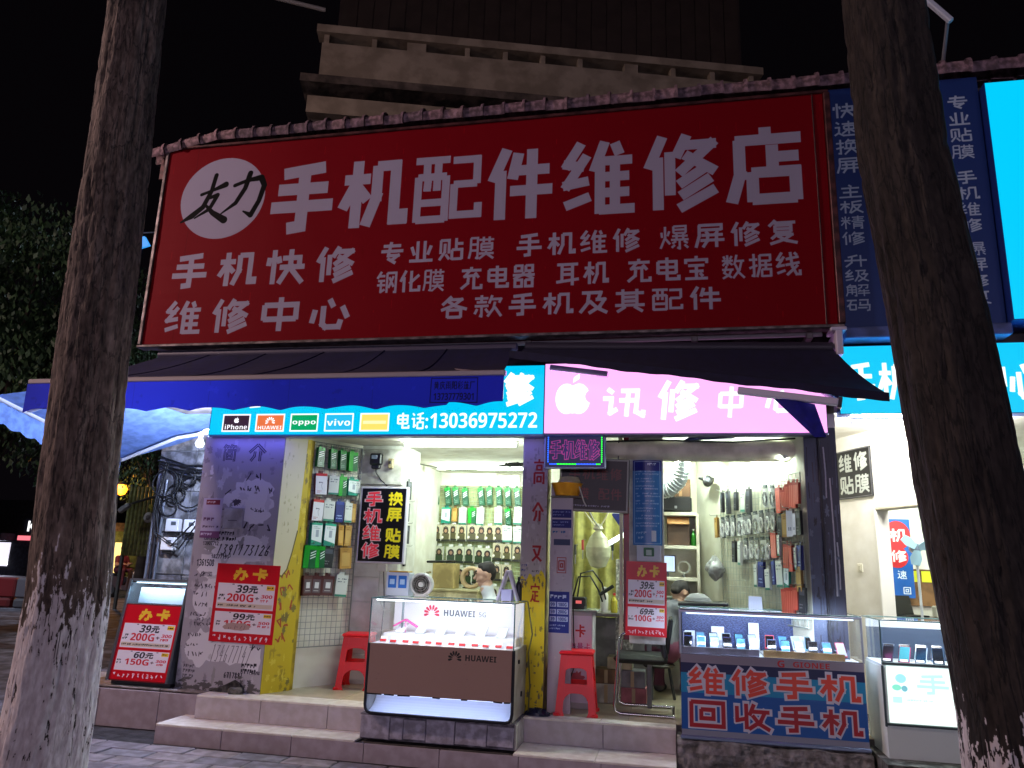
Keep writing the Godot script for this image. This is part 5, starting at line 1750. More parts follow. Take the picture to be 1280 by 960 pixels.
# a seated person, facing along the flat direction fwd; hip is the seat contact height
func seated(o: Node3D, hip: Vector3, fwd: Vector3, lean: float, shirt: Color, trousers: Color, skin: Color, hair: Color, head_at: Vector3, look: Vector3, floor_y: float, cell := 0.016):
	var up := Vector3.UP
	var r := fwd.cross(up).normalized()
	var chest := hip + up * 0.34 * cos(lean) + fwd * 0.34 * sin(lean)
	var neck := head_at - up * 0.12 - look * 0.02
	var b := B.new()
	var bones := [
		[hip - r * 0.07, 0.115, hip + r * 0.07, 0.115, trousers],
		[hip + up * 0.06 - r * 0.04, 0.12, chest - up * 0.05 - r * 0.05, 0.125, shirt],
		[hip + up * 0.06 + r * 0.04, 0.12, chest - up * 0.05 + r * 0.05, 0.125, shirt],
		[chest + up * 0.06 - r * 0.15, 0.065, chest + up * 0.06 + r * 0.15, 0.065, shirt],
		[chest + up * 0.06, 0.07, neck, 0.05, shirt],
		[neck - up * 0.02, 0.05, neck + up * 0.05, 0.048, skin],
	]
	for s in [-1, 1]:
		var sh: Vector3 = chest + up * 0.06 + r * 0.17 * s
		var el: Vector3 = sh - up * 0.24 + fwd * 0.08 + r * 0.05 * s
		var wr: Vector3 = el + fwd * 0.22 + up * 0.05 - r * 0.08 * s
		bones.append([sh, 0.06, sh.lerp(el, 0.55), 0.055, shirt])
		bones.append([sh.lerp(el, 0.5), 0.043, el, 0.04, skin])
		bones.append([el, 0.04, wr, 0.028, skin])
		var kn: Vector3 = hip + fwd * 0.42 + r * 0.13 * s + up * 0.0
		kn.y = maxf(kn.y, floor_y + 0.42)
		var an := Vector3(kn.x, floor_y + 0.08, kn.z) - fwd * 0.03
		bones.append([hip + r * 0.09 * s, 0.1, kn, 0.068, trousers])
		bones.append([kn, 0.066, an, 0.045, trousers])
		bones.append([an - up * 0.03, 0.042, an + fwd * 0.14 - up * 0.045, 0.032, Color(0.1, 0.09, 0.09)])
	flesh(b, bones, cell, 45.0)
	for s in [-1, 1]:
		var sh2: Vector3 = chest + up * 0.06 + r * 0.17 * s
		var el2: Vector3 = sh2 - up * 0.24 + fwd * 0.08 + r * 0.05 * s
		var wr2: Vector3 = el2 + fwd * 0.22 + up * 0.05 - r * 0.08 * s
		flesh(b, hand_bones(wr2 - fwd * 0.01, (fwd * 0.95 - r * 0.2 * s).normalized(), -r * float(s), skin), 0.005, 220.0)
	flesh(b, head(head_at, look, skin, hair) + [[neck - up * 0.02, 0.047, neck + up * 0.09, 0.047, skin]], 0.005, 130.0)
	part(o, "body", b, skin_mat())
	var hb := B.new()
	flesh(hb, hair_bones(head_at, look, hair), 0.007, 110.0)
	part(o, "hair", hb, skin_mat())


# ---------------------------------------------------------------- left shop
func shop_left():
	fluorescent("bright tube on the left shop's ceiling nearest the street", Vector3(-2.56, 2.6, -0.55), Vector3(-1.43, 2.6, -0.55), Vector3.DOWN, 4.2)
	fluorescent("bright tube farther back on the left shop's ceiling", Vector3(-2.78, 2.6, -2.35), Vector3(-1.62, 2.6, -2.35), Vector3.DOWN, 4.2)
	# column with meter, and its conduit
	var white := worn(Color(0.86, 0.86, 0.84), 0.5, 0.9, 0.6)
	var col := part(self, "white_column", B.new().bb(Vector3(-3.25, FLOOR, -1.3), Vector3(-2.64, 2.639, -0.832)), white)
	tag(col, "white tiled column inside the left shop", "column")
	part(col, "upper_casing", B.new().cbox(Vector3(-2.88, 2.42, -0.81), Vector3(0.46, 0.36, 0.05), 0.006), worn(Color(0.82, 0.81, 0.77), 0.6))
	for k in 5:
		part(col, "wall_tile", B.new().cbox(Vector3(-2.875, 0.5 + k * 0.24, -0.826), Vector3(0.46, 0.236, 0.012), 0.002), white)
	var mt := thing("electric_meter", "black electric meter high on the white column", "meter", Vector3(-2.92, 2.49, -0.783))
	part(mt, "case", B.new().cbox(Vector3(0, 0, 0.03), Vector3(0.125, 0.115, 0.06), 0.012), mat(Color(0.06, 0.06, 0.07), 0.4))
	part(mt, "display", B.new().cbox(Vector3(-0.01, 0.02, 0.0615), Vector3(0.06, 0.04, 0.003), 0.001), mat(Color(0.5, 0.55, 0.62), 0.3))
	part(mt, "terminal_cover", B.new().cbox(Vector3(0, -0.075, 0.025), Vector3(0.09, 0.04, 0.045), 0.008), mat(Color(0.08, 0.08, 0.09), 0.4))
	part(mt, "cable", B.new().tube([Vector3(0, -0.095, 0.02), Vector3(0.0, -0.13, 0.02), Vector3(0.05, -0.2, 0.0), Vector3(0.12, -0.26, -0.01)], 0.007, 6), mat(Color(0.1, 0.1, 0.1), 0.6))
	var br := thing("circuit_breaker", "beige circuit breaker right of the black meter", "breaker", Vector3(-2.765, 2.45, -0.783))
	part(br, "case", B.new().cbox(Vector3(0, 0, 0.02), Vector3(0.05, 0.1, 0.04), 0.006), mat(Color(0.6, 0.55, 0.42), 0.5))
	part(br, "switch", B.new().cbox(Vector3(0, 0.01, 0.045), Vector3(0.02, 0.03, 0.016), 0.003), mat(Color(0.2, 0.2, 0.2), 0.5))
	# black sign on the column
	var s := thing("black_sign", "black sign with red and yellow characters, white framed, on the column", "sign", Vector3(-2.785, 1.84, -0.72))
	s.scale = Vector3(0.93, 0.95, 1.0)
	var cv := Cv.new(0, 0, 0.49, 0.74, 600, Color(0.03, 0.02, 0.03))
	var red := Color(1.0, 0.22, 0.28)
	var pale := Color(0.9, 0.75, 0.75)
	cv.down("手机维修", 0.035, 0.03, 0.235, 0.71, 0.13, pale, 0.1, 0.006)
	cv.down("手机维修", 0.035, 0.03, 0.235, 0.71, 0.13, red, 0.1)
	var yl := Color(1.0, 0.92, 0.15)
	cv.down("换屏", 0.29, 0.4, 0.46, 0.71, 0.17, yl, 0.1)
	cv.down("贴膜", 0.29, 0.03, 0.46, 0.34, 0.17, yl, 0.1)
	panel(s, "printed_face", -0.245, -0.37, 0.245, 0.37, 0.032, printed(cv.tex(), 0.35))
	part(s, "frame", B.new().cbox(Vector3(0, 0, 0.0), Vector3(0.53, 0.78, 0.06), 0.008), mat(Color(0.82, 0.8, 0.84), 0.4))
	part(s, "socket", B.new().cbox(Vector3(0.0, -0.43, -0.06), Vector3(0.1, 0.08, 0.04), 0.008), mat(Color(0.85, 0.84, 0.82), 0.4))
	part(s, "wall_arm", B.new().bb(Vector3(-0.05, -0.2, -0.11), Vector3(0.05, 0.2, -0.031)), mat(Color(0.6, 0.6, 0.6), 0.4))
	part(s, "cord", B.new().tube([Vector3(-0.02, -0.46, -0.05), Vector3(-0.03, -0.7, -0.06), Vector3(0.04, -0.85, -0.08), Vector3(0.12, -0.84, -0.08)], 0.006, 6), mat(Color(0.75, 0.74, 0.72), 0.5))
	part(s, "cord", B.new().tube([Vector3(0.02, -0.46, -0.05), Vector3(0.04, -0.8, -0.08), Vector3(0.02, -1.2, -0.09), Vector3(0.06, -1.45, -0.09)], 0.005, 6), mat(Color(0.3, 0.3, 0.3), 0.5))
	# dark pouches hanging on the column's right side
	for k in 4:
		package("dark_pouch", "dark pouch on the white column's right side, %s from top" % nth(k), "pouches on the column's side", "charcoal", Vector3(-2.635, 2.2 - k * 0.22, -0.95), Basis(Vector3.UP, PI / 2), 0.1, 0.18)
	# grids and goods on the slanting left wall
	var bs := Basis(Vector3(0.536, 0, -0.844), Vector3.UP, Vector3(0.844, 0, 0.536))
	var org := Vector3(-3.52, 0, -0.16)
	wire_grid("white wire grid on the slanting left wall full of boxed goods", org + bs * Vector3(0.06, 0.7, 0.03), bs, 0.7, 1.9, 0.055, mat(Color(0.55, 0.56, 0.55), 0.4, 0.6))
	var rows := [
		["top row", 2.45, [[-3.345, "green", 0.075, 0.19], [-3.271, "green", 0.075, 0.19], [-3.211, "green", 0.075, 0.19], [-3.148, "bright", 0.11, 0.19]]],
		["second row", 2.195, [[-3.326, "redwhite", 0.115, 0.2], [-3.248, "white", 0.1, 0.18], [-3.195, "bright", 0.08, 0.19], [-3.135, "teal", 0.12, 0.16], [-3.105, "white", 0.06, 0.13]]],
		["third row", 1.945, [[-3.335, "redwhite", 0.115, 0.2], [-3.268, "white", 0.115, 0.19], [-3.205, "navy", 0.09, 0.2], [-3.15, "white", 0.08, 0.19], [-3.12, "kraft", 0.06, 0.18]]],
		["fourth row", 1.722, [[-3.332, "teal", 0.12, 0.21], [-3.252, "teal", 0.12, 0.21], [-3.19, "kraft", 0.07, 0.19], [-3.14, "kraft", 0.07, 0.2]]],
		["fifth row", 1.51, [[-3.353, "bright", 0.12, 0.21], [-3.296, "bright", 0.1, 0.2], [-3.249, "charcoal", 0.11, 0.19], [-3.141, "kraft", 0.12, 0.2]]],
		["bottom row", 1.25, [[-3.356, "maroon", 0.1, 0.18], [-3.301, "maroon", 0.1, 0.18], [-3.235, "maroon", 0.12, 0.18], [-3.153, "white", 0.12, 0.2]]],
	]
	var called := {"green": "dark green striped", "bright": "bright green", "redwhite": "red-topped white", "white": "white", "teal": "teal and white", "navy": "navy blue", "kraft": "kraft brown", "charcoal": "charcoal", "maroon": "maroon", "orange": "orange", "lavender": "pale lavender", "phones": "cream headphone", "phones_dark": "olive headphone"}
	for r in rows:
		for i in r[2].size():
			var e: Array = r[2][i]
			var sx: float = (e[0] + 3.52 - 0.0425) / 0.536
			package("hanging_box", "%s box, %s from left in the %s on the slanting left wall" % [called[e[1]], nth(i), r[0]], "goods on the left wall grid", e[1], org + bs * Vector3(sx, r[1], 0.045), bs, e[2], e[3], 0.045, rng.randf_range(-0.04, 0.04))
	# grid and goods on the back wall
	var z := -3.06
	wire_grid("pale green wire grid covering the left shop's back wall", Vector3(-3.2, 0.92, z), Basis.IDENTITY, 1.95, 1.53, 0.05, mat(Color(0.66, 0.74, 0.6), 0.5, 0.2))
	var pb := part(self, "peg_board", B.new().bb(Vector3(-3.22, 0.9, -3.098), Vector3(-1.22, 2.47, -3.075)), worn(Color(0.66, 0.68, 0.5), 0.8, 0.8, 0.8))
	tag(pb, "pale olive backing board behind the back wall grid", "board")
	var bx := func(px: float) -> float: return 1.13 * (-2.745 + (px - 534.0) * 0.00936)
	var brow := [
		["top row", 2.33, "green", [545, 560, 570, 582, 602, 612, 624, 635, 646]],
		["second row", 2.09, "mixed", [536, 559, 570, 580, 591, 602, 624, 636, 647]],
		["third row", 1.865, "phones", [534, 549, 560, 569, 580, 592, 603, 614, 624, 635, 648]],
		["fourth row", 1.6, "phones_dark", [543, 553, 567, 578, 590, 602, 612, 624, 636, 648]],
		["fifth row", 1.355, "phones_dark", [540, 552, 565, 579, 589, 600, 612, 624, 636]],
		["bottom row", 1.135, "phones_dark", [577, 587, 598, 610, 622]],
	]
	for r in brow:
		for i in r[3].size():
			var kind: String = r[2]
			var w := 0.118
			var h := 0.205
			var yy: float = r[1]
			if kind == "green":
				w = 0.075
				h = 0.22
			elif kind == "mixed":
				kind = ["green", "teal", "kraft", "white", "bright", "white", "white", "green", "white"][i]
				w = [0.07, 0.12, 0.075, 0.1, 0.1, 0.1, 0.1, 0.075, 0.1][i]
				h = [0.2, 0.2, 0.17, 0.21, 0.19, 0.22, 0.22, 0.21, 0.22][i]
			elif kind == "phones" and i > 8:
				kind = "white"
			elif kind == "phones_dark" and i > 6:
				kind = "phones"
				yy += 0.05
			package("hanging_card", "%s card, %s from left in the %s on the back wall" % [called[kind], nth(i), r[0]], "goods on the back wall grid", kind, Vector3(bx.call(r[3][i]), yy + rng.randf_range(-0.012, 0.012), z + 0.015), Basis.IDENTITY, w, h, 0.03, rng.randf_range(-0.03, 0.03) + (0.07 if kind == "green" else 0.0))
	# plaster patch and pinned sheet above the grid
	var ps := thing("plastic_sheet", "clear plastic sheet pinned high on the back wall", "sheet", Vector3(-2.05, 2.52, -3.08))
	part(ps, "film", sheet(func(u, v): return Vector3(lerpf(-0.15, 0.15, u), lerpf(-0.09, 0.1, v), 0.01 + 0.012 * sin(u * 9.0 + v * 7.0)), 10, 6), mat(Color(0.8, 0.8, 0.74), 0.25))
	part(ps, "rail", B.new().cbox(Vector3(0, 0.105, 0.01), Vector3(0.32, 0.012, 0.012), 0.002), mat(Color(0.5, 0.45, 0.38)))
	# loose cables and dark junk under the ceiling
	var cb := thing("ceiling_cables", "tangle of dark cables hanging under the left shop's ceiling", "cables", Vector3(-1.55, 2.6, -1.6))
	for k in 7:
		var pth := []
		for i in 7:
			pth.append(Vector3(-0.25 + 0.08 * i + rng.randf_range(-0.03, 0.03), -0.02 - 0.05 * rng.randf(), rng.randf_range(-0.12, 0.12)))
		part(cb, "cable", B.new().tube(pth, 0.009, 6), mat(Color(0.06, 0.06, 0.06), 0.7))
	var ln := thing("ceiling_wire", "thin white wire drooping along the left shop's ceiling", "cable", Vector3(-2.6, 2.6, -1.2))
	part(ln, "wire", B.new().tube([Vector3(-0.3, 0.02, 0.1), Vector3(-0.1, -0.08, 0.0), Vector3(0.2, -0.1, -0.5), Vector3(0.5, -0.02, -1.0)], 0.006, 6), mat(Color(0.4, 0.4, 0.36)))
	# goods in front of the back wall: boxes and rolls of cable on a rack
	var rk := thing("low_cabinet", "low cream cabinet behind the brown counter", "cabinet", Vector3(-2.55, FLOOR, -2.4))
	part(rk, "carcass", B.new().cbox(Vector3(0, 0.42, 0), Vector3(0.75, 0.84, 0.4), 0.01), worn(Color(0.75, 0.7, 0.55), 0.6))
	part(rk, "top", B.new().cbox(Vector3(0, 0.85, 0), Vector3(0.78, 0.03, 0.43), 0.006), worn(Color(0.7, 0.66, 0.5), 0.5))
	for k in 2:
		var d := part(rk, "door", B.new().cbox(Vector3(-0.19 + 0.38 * k, 0.42, 0.207), Vector3(0.36, 0.78, 0.014), 0.004), worn(Color(0.78, 0.73, 0.6), 0.5))
		part(d, "handle", B.new().cbox(Vector3(-0.04 + 0.08 * k, 0.5, 0.22), Vector3(0.012, 0.09, 0.016), 0.003), mat(Color(0.5, 0.5, 0.5), 0.3, 0.8))
	var cr := thing("cream_carton", "cream carton with a black lid on the low cabinet", "carton", Vector3(-2.6, FLOOR + 0.866, -2.35))
	part(cr, "carton", B.new().cbox(Vector3(0, 0.14, 0), Vector3(0.26, 0.28, 0.24), 0.005), worn(Color(0.72, 0.64, 0.42), 0.8))
	part(cr, "lid", B.new().cbox(Vector3(-0.06, 0.3, 0.02), Vector3(0.3, 0.025, 0.2), 0.008, Basis(Vector3.BACK, 0.06)), mat(Color(0.05, 0.05, 0.05), 0.6))
	var rl := thing("cable_reel", "beige roll of cable standing on the low cabinet", "cable reel", Vector3(-2.28, FLOOR + 0.866, -2.3))
	for k in 3:
		var ring := []
		for i in 25:
			var a := TAU * i / 24.0
			ring.append(Vector3(cos(a) * 0.105, 0.13 + sin(a) * 0.105, -0.03 + 0.03 * k))
		part(rl, "coil", B.new().tube(ring, 0.022, 8, -1.0, false), mat([Color(0.66, 0.56, 0.42), Color(0.6, 0.5, 0.38), Color(0.7, 0.6, 0.46)][k], 0.6))
	var cl := thing("tool_heap", "heap of tools and clips on the cream carton's left", "tools", Vector3(-2.82, FLOOR + 0.866, -2.3))
	for k in 8:
		part(cl, "tool", B.new().cbox(Vector3(rng.randf_range(-0.08, 0.08), 0.03 + 0.02 * k, rng.randf_range(-0.05, 0.05)), Vector3(rng.randf_range(0.05, 0.13), 0.02, 0.03), 0.005, Basis.from_euler(Vector3(rng.randf_range(-0.2, 0.2), rng.randf() * 3.0, rng.randf_range(-0.2, 0.2)))), mat([Color(0.1, 0.1, 0.1), Color(0.6, 0.55, 0.4), Color(0.3, 0.3, 0.32)][k % 3], 0.5))
	# the man behind the counter, in profile to the left
	var m := thing("person", "short-haired man in a pale grey shirt sitting behind the brown counter", "person", Vector3(-1.82, FLOOR + 0.03, -1.15))
	seated(m, Vector3(0.1, 0.33, 0.0), Vector3(-1, 0, 0.12).normalized(), 0.12, Color(0.62, 0.64, 0.68), Color(0.06, 0.07, 0.1), Color(0.55, 0.34, 0.25), Color(0.012, 0.011, 0.011), Vector3(-0.02, 1.02, 0.0), Vector3(-0.97, -0.08, 0.22).normalized(), 0.0)
	var st := thing("low_stool", "low blue stool under the man behind the counter", "stool", Vector3(-1.7, FLOOR, -1.15))
	part(st, "seat", B.new().cbox(Vector3(0, 0.215, 0), Vector3(0.3, 0.03, 0.26), 0.01), mat(Color(0.1, 0.2, 0.5), 0.4))
	for k in 4:
		part(st, "leg", B.new().tube([Vector3(0.14 * (1 if k % 2 else -1), 0, 0.12 * (1 if k < 2 else -1)), Vector3(0.11 * (1 if k % 2 else -1), 0.2, 0.1 * (1 if k < 2 else -1))], 0.018, 8), mat(Color(0.1, 0.2, 0.5), 0.4))


# ---------------------------------------------------------------- middle shop
func shop_middle():
	var u := Vector3(-0.3976, 0, -0.9176)  # along the right wall, from the street inwards
	var n := Vector3(-0.9176, 0, 0.3976)
	var q0 := Vector3(1.04, 0, 0)
	var bs := Basis(-u, Vector3.UP, n)
	var wall := func(s: float, y: float, off: float) -> Vector3: return q0 + u * s + n * off + Vector3.UP * y
	fluorescent("bright tube along the right wall of the middle shop", wall.call(1.113, 2.43, 0.07), wall.call(0.163, 2.44, 0.07), (n + Vector3.DOWN * 0.5).normalized(), 4.6)
	fluorescent("short bright tube under the middle shop's ceiling", Vector3(-0.05, 2.56, -1.2), Vector3(0.25, 2.56, -1.2), Vector3.DOWN, 7.0)
	fluorescent("short slanting tube in the middle shop behind the net bag", Vector3(-0.68, 1.72, -1.35), Vector3(-0.48, 1.84, -1.35), Vector3(-0.2, 0.3, 1), 0.35)
	# roller pelmet under the pink sign
	var pm := thing("roller_pelmet", "long cream roller pelmet under the pink lightbox", "pelmet", Vector3(0.1, 2.5, -0.2))
	var prof := PackedVector2Array()
	for i in 13:
		var a := lerpf(-PI * 0.5, PI * 0.5, i / 12.0)
		prof.append(Vector2(cos(a) * 0.1, sin(a) * 0.085))
	prof.append(Vector2(-0.06, 0.085))
	prof.append(Vector2(-0.06, -0.085))
	part(pm, "casing", B.new().prism(prof, -0.92, 0.92, Basis(Vector3.BACK, Vector3.UP, Vector3.LEFT)), worn(Color(0.9, 0.87, 0.8), 0.6, 0.85))
	part(pm, "cable", B.new().tube([Vector3(-0.9, 0.06, 0.1), Vector3(-0.2, 0.075, 0.105), Vector3(0.4, 0.06, 0.1), Vector3(0.9, 0.09, 0.1)], 0.008, 6), mat(Color(0.1, 0.1, 0.1)))
	part(pm, "bundle", B.new().prism(PackedVector2Array([Vector2(0.0, 0.08), Vector2(0.42, 0.1), Vector2(0.36, 0.14), Vector2(0.1, 0.13)]), 0.03, 0.09), mat(Color(0.1, 0.12, 0.4), 0.7))
	# LED sign
	var led := thing("led_sign", "small LED sign with outlined characters and green and blue dots", "LED sign", Vector3(-0.805, 2.465, 0.06))
	var cv := Cv.new(0, 0, 0.5, 0.295, 900, Color(0.02, 0.03, 0.16))
	cv.text("手机维修", 0.04, 0.06, 0.46, 0.235, 0.16, Color(0.42, 0.12, 0.34), 0.1, 0.004)
	cv.text("手机维修", 0.04, 0.06, 0.46, 0.235, 0.13, Color(0.05, 0.04, 0.22), 0.1)
	for k in 34:
		var gr := Color(0.1, 0.95, 0.2) if (k > 6 and k < 20) else Color(0.12, 0.35, 1.0)
		cv.disc(0.04 + k * 0.0128, 0.272, 0.0062, 0.0062, gr, 10)
		cv.disc(0.04 + k * 0.0128, 0.026, 0.0062, 0.0062, Color(0.1, 0.95, 0.2) if (k > 4 and k < 18) or k > 30 else Color(0.12, 0.35, 1.0), 10)
	for k in 14:
		cv.disc(0.022, 0.045 + k * 0.016, 0.0062, 0.0062, Color(0.12, 0.4, 1.0), 10)
		cv.disc(0.478, 0.045 + k * 0.016, 0.0062, 0.0062, Color(0.1, 0.95, 0.2), 10)
	panel(led, "glowing_face", -0.25, -0.1475, 0.25, 0.1475, 0.022, printed(cv.tex(), 0.3, 2.2))
	part(led, "frame", B.new().cbox(Vector3.ZERO, Vector3(0.525, 0.32, 0.04), 0.008), mat(Color(0.62, 0.66, 0.78), 0.4, 0.5))
	part(led, "hanger", B.new().tube([Vector3(-0.2, 0.16, -0.01), Vector3(-0.2, 0.19, -0.05)], 0.006, 6), mat(Color(0.5, 0.5, 0.5)))
	part(led, "hanger", B.new().tube([Vector3(0.2, 0.16, -0.01), Vector3(0.2, 0.19, -0.05)], 0.006, 6), mat(Color(0.5, 0.5, 0.5)))
	area(led, "led_light", Vector3(0, 0, 0.04), Vector3(0, 0, 1), Vector2(0.48, 0.28), 0.02, Color(0.25, 0.5, 1.0))
	# unlit dark box sign behind it
	var bsn := thing("dark_box_sign", "unlit dark sign with dull red characters in the middle shop", "sign", Vector3(-0.66, 2.19, -0.13))
	bsn.rotation = Vector3(0, 0, -0.03)
	cv = Cv.new(0, 0, 0.56, 0.42, 600, Color(0.13, 0.09, 0.1))
	cv.text("手机维修", 0.06, 0.25, 0.52, 0.36, 0.12, Color(0.4, 0.14, 0.14), 0.12)
	cv.text("贴膜", 0.04, 0.08, 0.24, 0.19, 0.12, Color(0.5, 0.17, 0.16), 0.1)
	cv.text("配件", 0.32, 0.08, 0.52, 0.19, 0.12, Color(0.42, 0.15, 0.15), 0.1)
	cv.fine(0.04, 0.015, 0.45, 0.045, 1, Color(0.6, 0.6, 0.7), rng)
	panel(bsn, "printed_face", -0.28, -0.21, 0.28, 0.21, 0.026, printed(cv.tex(), 0.4))
	part(bsn, "frame", B.new().cbox(Vector3.ZERO, Vector3(0.6, 0.46, 0.05), 0.008), mat(Color(0.5, 0.5, 0.48), 0.4, 0.4))
	for x in [-0.2, 0.2]:
		part(bsn, "hanger", B.new().tube([Vector3(x, 0.22, 0), Vector3(x, 0.46, 0.0)], 0.006, 6), mat(Color(0.4, 0.4, 0.4)))
	# narrow board at the left, with stickers
	var nb := thing("sticker_board", "narrow lavender board with blue stickers beside the middle post", "board", Vector3(-0.93, 0, -0.1))
	cv = Cv.new(0, 0, 0.19, 1.86, 500, Color(0.76, 0.71, 0.75))
	for k in 40:
		blot(cv, rng.randf_range(0, 0.19), rng.randf_range(0, 1.86), 0.01, rng.randf_range(0.006, 0.03), [Color(0.71, 0.66, 0.7), Color(0.8, 0.75, 0.78)][k % 2], 0.5)
	for k in 2:
		cv.rect(0.012, 1.56 - k * 0.085, 0.178, 1.63 - k * 0.085, Color(0.1, 0.12, 0.45))
		cv.fine(0.02, 1.57 - k * 0.085, 0.17, 1.62 - k * 0.085, 2, Color(0.6, 0.65, 0.85), rng)
	cv.fine(0.02, 1.42, 0.17, 1.46, 1, Color(0.2, 0.4, 0.6), rng)
	cv.rect(0.03, 1.33, 0.17, 1.38, Color(0.24, 0.28, 0.4))
	cv.frame(0.06, 1.1, 0.14, 1.23, 0.006, Color(0.65, 0.2, 0.2))
	cv.glyph(G["回"], 0.072, 1.12, 0.128, 1.21, 0.16, Color(0.65, 0.2, 0.2))
	cv.rect(0.0, 0.62, 0.17, 0.95, Color(0.12, 0.18, 0.55))
	cv.fine(0.01, 0.88, 0.16, 0.94, 1, Color(0.8, 0.85, 0.95), rng)
	for k in 3:
		cv.rect(0.008, 0.71 + k * 0.058, 0.06, 0.75 + k * 0.058, Color(0.75, 0.78, 0.92))
		cv.rect(0.068, 0.71 + k * 0.058, 0.16, 0.75 + k * 0.058, Color(0.75, 0.78, 0.92))
		cv.latin(["39", "59", "99"][k], 0.012, 0.716 + k * 0.058, 0.05, 0.744 + k * 0.058, Color(0.1, 0.15, 0.5))
		cv.latin(["100G", "200G", "180G"][k], 0.076, 0.716 + k * 0.058, 0.15, 0.744 + k * 0.058, Color(0.1, 0.15, 0.5))
	cv.fine(0.01, 0.64, 0.16, 0.69, 2, Color(0.7, 0.75, 0.9), rng)
	panel(nb, "stickered_face", -0.095, FLOOR, 0.095, FLOOR + 1.86, 0.012, printed(cv.tex(), 0.6))
	part(nb, "board", B.new().cbox(Vector3(0, FLOOR + 0.93, 0), Vector3(0.194, 1.86, 0.02), 0.004), mat(Color(0.5, 0.45, 0.48)))
	# yellow basket with a clear lid on top of the board
	var yb := thing("yellow_basket", "yellow plastic basket with round clear lid under the LED sign", "basket", Vector3(-0.89, 2.14, -0.1))
	part(yb, "basket", B.new().lathe(Vector3(0, -0.05, 0), [[0.001, 0.0], [0.1, 0.0], [0.13, 0.1], [0.14, 0.105], [0.125, 0.1], [0.095, 0.006]], 20), mat(Color(0.9, 0.62, 0.06), 0.4))
	part(yb, "lid", B.new().lathe(Vector3(0.02, 0.05, 0), [[0.1, 0.0], [0.1, 0.02], [0.08, 0.06], [0.001, 0.075]], 20), mat(Color(0.7, 0.66, 0.55), 0.2))
	part(yb, "shelf", B.new().cbox(Vector3(0.0, -0.06, -0.02), Vector3(0.26, 0.012, 0.2), 0.003), mat(Color(0.4, 0.38, 0.36), 0.5))
	part(yb, "cord", B.new().tube([Vector3(0.11, 0.03, 0.05), Vector3(0.15, -0.1, 0.02), Vector3(0.22, -0.24, -0.1), Vector3(0.26, -0.3, -0.25)], 0.006, 6), mat(Color(0.85, 0.85, 0.8)))
	# hanging board with the blue notice and the red poster
	var hb := thing("hanging_board", "narrow white board hanging from the ceiling in the middle shop", "board", Vector3(-0.22, 0, -0.16))
	part(hb, "board", B.new().cbox(Vector3(0, 1.78, -0.02), Vector3(0.29, 1.75, 0.02), 0.004), worn(Color(0.82, 0.82, 0.8), 0.5))
	part(hb, "maroon_edge", B.new().cbox(Vector3(-0.165, 1.78, -0.06), Vector3(0.06, 1.7, 0.02), 0.004), mat(Color(0.45, 0.08, 0.16), 0.35))
	part(hb, "side_rail", B.new().cbox(Vector3(-0.215, 1.78, -0.07), Vector3(0.03, 1.7, 0.03), 0.004), mat(Color(0.78, 0.76, 0.66), 0.4))
	var no := thing("blue_notice", "long bulging blue notice of white print on the hanging board", "notice", Vector3(-0.21, 2.05, -0.13))
	cv = Cv.new(0, 0, 0.25, 0.71, 900, Color(0.22, 0.48, 0.74))
	cv.rect(0, 0.62, 0.25, 0.71, Color(0.12, 0.16, 0.5))
	cv.fine(0.13, 0.655, 0.24, 0.7, 1, Color(0.85, 0.9, 0.98), rng)
	for k in 8:
		cv.fine(0.025, 0.145 + k * 0.062, 0.235, 0.19 + k * 0.062, 2, Color(0.66, 0.78, 0.9), rng, 0.6)
	cv.frame(0.012, 0.012, 0.24, 0.7, 0.004, Color(0.75, 0.82, 0.9))
	cv.fine(0.03, 0.04, 0.12, 0.12, 2, Color(0.7, 0.8, 0.9), rng)
	cv.rect(0.16, 0.03, 0.2, 0.12, Color(0.8, 0.84, 0.88))
	part(no, "sheet", sheet(func(a, v): return Vector3(lerpf(-0.12, 0.12, a), lerpf(-0.355, 0.355, v), 0.035 * sin(PI * a)), 14, 1), printed(cv.tex(), 0.3))
	var tc := thing("white_tent_card", "small white and green stand card below the blue notice", "card", Vector3(-0.2, 1.63, -0.125))
	part(tc, "card", B.new().cbox(Vector3.ZERO, Vector3(0.2, 0.13, 0.01), 0.003), mat(Color(0.76, 0.8, 0.84), 0.4))
	part(tc, "green_frame", B.new().cbox(Vector3(0.0, 0.01, 0.012), Vector3(0.085, 0.07, 0.014), 0.004), mat(Color(0.05, 0.4, 0.22), 0.4))
	part(tc, "white_insert", B.new().cbox(Vector3(0.0, 0.005, 0.021), Vector3(0.045, 0.045, 0.003), 0.001), mat(Color(0.7, 0.8, 0.74), 0.4))
	var rp := thing("red_card_poster", "long red price poster hanging in the middle shop over the chair", "poster", Vector3(-0.225, 1.265, -0.12))
	panel(rp, "sheet", -0.165, -0.295, 0.165, 0.295, 0.0, printed(card_poster(0, 0, 0.33, 0.59, ["39", "200G", "500"], ["69", "100G", "300"], false), 0.35))
	rp.rotation.z = -0.015
	# cabinet with a poster behind the red stool
	var cab := thing("poster_cabinet", "small white cabinet with a pink-lettered poster behind the red stool", "cabinet", Vector3(-0.85, FLOOR, -0.42))
	part(cab, "carcass", B.new().cbox(Vector3(0, 0.39, -0.07), Vector3(0.33, 0.78, 0.3), 0.006), mat(Color(0.72, 0.7, 0.72), 0.5))
	part(cab, "top", B.new().cbox(Vector3(0.02, 0.79, -0.07), Vector3(0.37, 0.02, 0.33), 0.004), mat(Color(0.55, 0.6, 0.58), 0.2))
	cv = Cv.new(0, 0, 0.32, 0.7, 600, Color(0.86, 0.82, 0.9))
